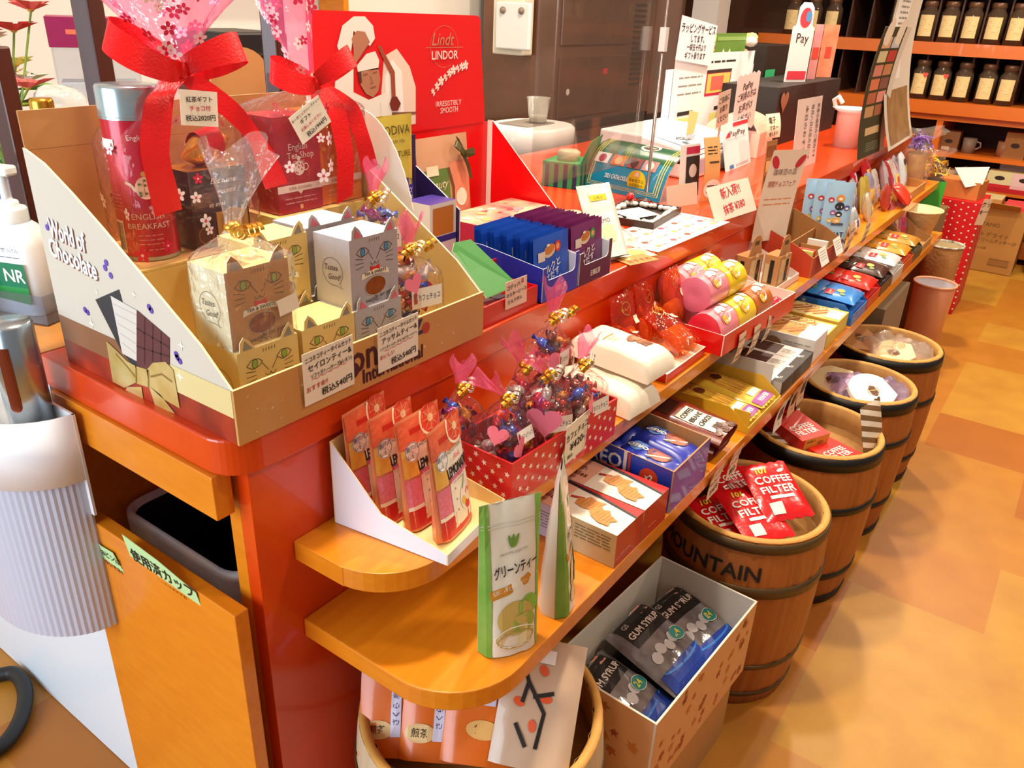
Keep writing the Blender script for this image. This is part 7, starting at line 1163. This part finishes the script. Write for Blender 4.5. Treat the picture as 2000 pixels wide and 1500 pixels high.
b = MB(); b.heart(flat((-.355, 3.02, 1.11), FY, FZ), 0, 0, .05, M('b8a888', .3, metal=.6), .001); b.build('heart_clip', None, label='small silver heart clip on the dark case', cat='clip')
def pay(b, fr): b.text(fr, 'Pay', 0, .02, .055, INK, .0012); b.disc(fr, 0, .1, .034, M('d83a4a', .5), .0012, r2=.04); b.disc(fr, .014, .105, .016, M('4a90c8', .5), .0016, r2=.022); b.rect(fr, -.055, -.15, .055, -.115, M('d83a4a', .5), .0012)
q = at(1563, 100, x=-.42); plate('payment_sign', V((-.42, q.y, 1.1665+.16)), (.45, .89, 0), (0, 0, 1), [(-.062, -.16), (.062, -.16), (.062, .06), (.045, .07), (.04, .14), (.02, .16), (-.02, .16), (-.04, .14), (-.045, .07), (-.062, .06)], M('f0eef0', .4), draw=pay, th=.006, label='white shaped payment sign reading Pay on the dark case', cat='sign')
for px, w, c, lb in ((1598, .05, 'd88a98', 'narrow pink payment leaflet right of the Pay sign'), (1622, .1, 'e8805a', 'orange patterned envelope right of the Pay sign')):
    q = at(px, 120, x=-.41); plate('leaflet', V((-.43, q.y, 1.1665+.1175)), (.45, .89, 0), (0, 0, 1), (w, .235), M(c, .5, var=.5, vscale=20, c2='f0b090'), draw=lambda b, fr: b.rect(fr, -.02, -.03, .02, .02, M('d84a3a', .5), .0012), th=.003, label=lb, cat='leaflet')
# white hanging cup, tall posters
p = at(1650, 286, z=ZC); t = thing('white_cup', 'white plastic cup-shaped holder with hook before the tall photo menu', 'holder', (p.x, p.y, ZC)); b = MB(); hh = vtop(p, 1655, 210)-ZC; b.lathe([(0, 0), (.052, 0), (.058, hh*.9), (.082, hh), (.078, hh), (.054, hh*.9), (.048, .004), (0, .004)], M('eeeeec', .35, coat=.3), 28); b.build('cup', t); b = MB(); b.tube([(-.06, -.04, hh), (-.07, -.05, hh+.03), (-.05, -.06, hh+.045), (-.03, -.06, hh+.02)], .009, M('eeeeec', .35), 8); b.build('hook', t); b = MB(); f = lambda a, q_, c=0: V(((.0575+c)*cos(.5+a/.057), (.0575+c)*sin(.5+a/.057), q_)); b.rect(f, -.03, .03, .035, hh*.8, M('e6ddc4', .6), .0015, 6, 1); scribble(b, f, -.02, .03, [hh*.2+.012*k for k in range(8)], GREYINK, .003, 5); b.build('paper_wrap', t)
def menu(b, fr, w, h):
    b.rect(fr, -w*.5, -h*.5, w*.3, h*.5, M('3c4026', .5), .0008, 1, 10)
    for i in range(6):
        for j in range(2): b.rect(fr, -w*.4+w*.34*j, h*(.34-.105*i), -w*.1+w*.34*j, h*(.425-.105*i), M(('e0b890', 'c8d0e0', 'd8d0a0', 'c8403a', 'd88a7a', 'c88a5a', 'e0805a', '8a5a50', 'b86a4a', 'e8988a', 'c89a6a', 'a86a4a')[i*2+j], .5), .0014, 1, 2)
    b.disc(fr, -w*.3, h*.45, w*.13, W_, .0014); b.disc(fr, w*.12, h*.45, w*.13, W_, .0014); b.rect(fr, -w*.3, -h*.33, w*.2, -h*.27, M('d8b888', .5), .0014, 1, 2)
    for k in range(5): b.rect(fr, -w*.25, -h*(.4+.015*k), w*.2, -h*(.395+.015*k), M('8a8a70', .5), .0014)
stander('photo_menu', 'tall curved photo menu with two columns of food pictures', (1662, 312), (1716, 290), (1668, 48), M('ded6c8', .5), 'menu', menu, bend=.8, lean=.0)
def bigp(b, fr, w, h): b.rect(fr, -w*.45, -h*.1, w*.05, h*.48, M('efe9e2', .5), .001, 1, 8); scribble(b, lambda a, q, c=0: fr(a, q, c+.0008), -w*.3, 0, [h*(.42-.03*k) for k in range(9)], GREYINK, .008, 6); b.rect(fr, -w*.4, -h*.48, w*.4, -h*.16, M('b08a5a', .4, var=.8, vscale=14, c2='7a5a34'), .001, 1, 6)
stander('curled_poster', 'large pale curled poster rising behind the photo menu at the counter\'s far end', (1712, 298), (1762, 268), (1722, -70), M('ddd2c2', .5), 'poster', bigp, bend=.75, lean=.12)
b = MB(); b.box(-.93, 3.5, ZC, -.63, 3.95, 1.3, M('231a16', .5)); b.build('espresso_machine', None, label='dark machine behind the payment leaflets', cat='machine')
t = thing('gold_vase', 'gold vase of yellow and cream artificial flowers behind the order form', 'vase', (-.75, 3.2, ZC)); b = MB(); b.lathe([(0, 0), (.06, 0), (.05, .14), (.075, .3), (.07, .3), (.045, .14), (0, .02)], M('c8a840', .3, metal=.7), 20); b.build('vase', t)
for k in range(22): a = k*2.4; r_ = .02+.14*((k*.618) % 1); b = MB(); b.ball((r_*cos(a)*.9, r_*sin(a), .33+.08*((k*.37) % 1)), (.03, .03, .022), M(('e8d878', 'efe0d8', 'd8c020', 'e8c0a0')[k % 4], .6, bump=1, bscale=50), 8, 5); b.build('flower', t)
b = MB(); b.prism([(0, -.1, -.14), (0, .12, -.14), (0, .14, .0), (0, .12, .03), (0, -.1, .02)], (-.12, 0, 0), M('c8301c', .5)); p = at(1755, 262, z=ZT); b.build('gift_box', None, (-.08, 3.78, ZC+.14), label='red box of folded papers at the counter\'s far end', cat='box')
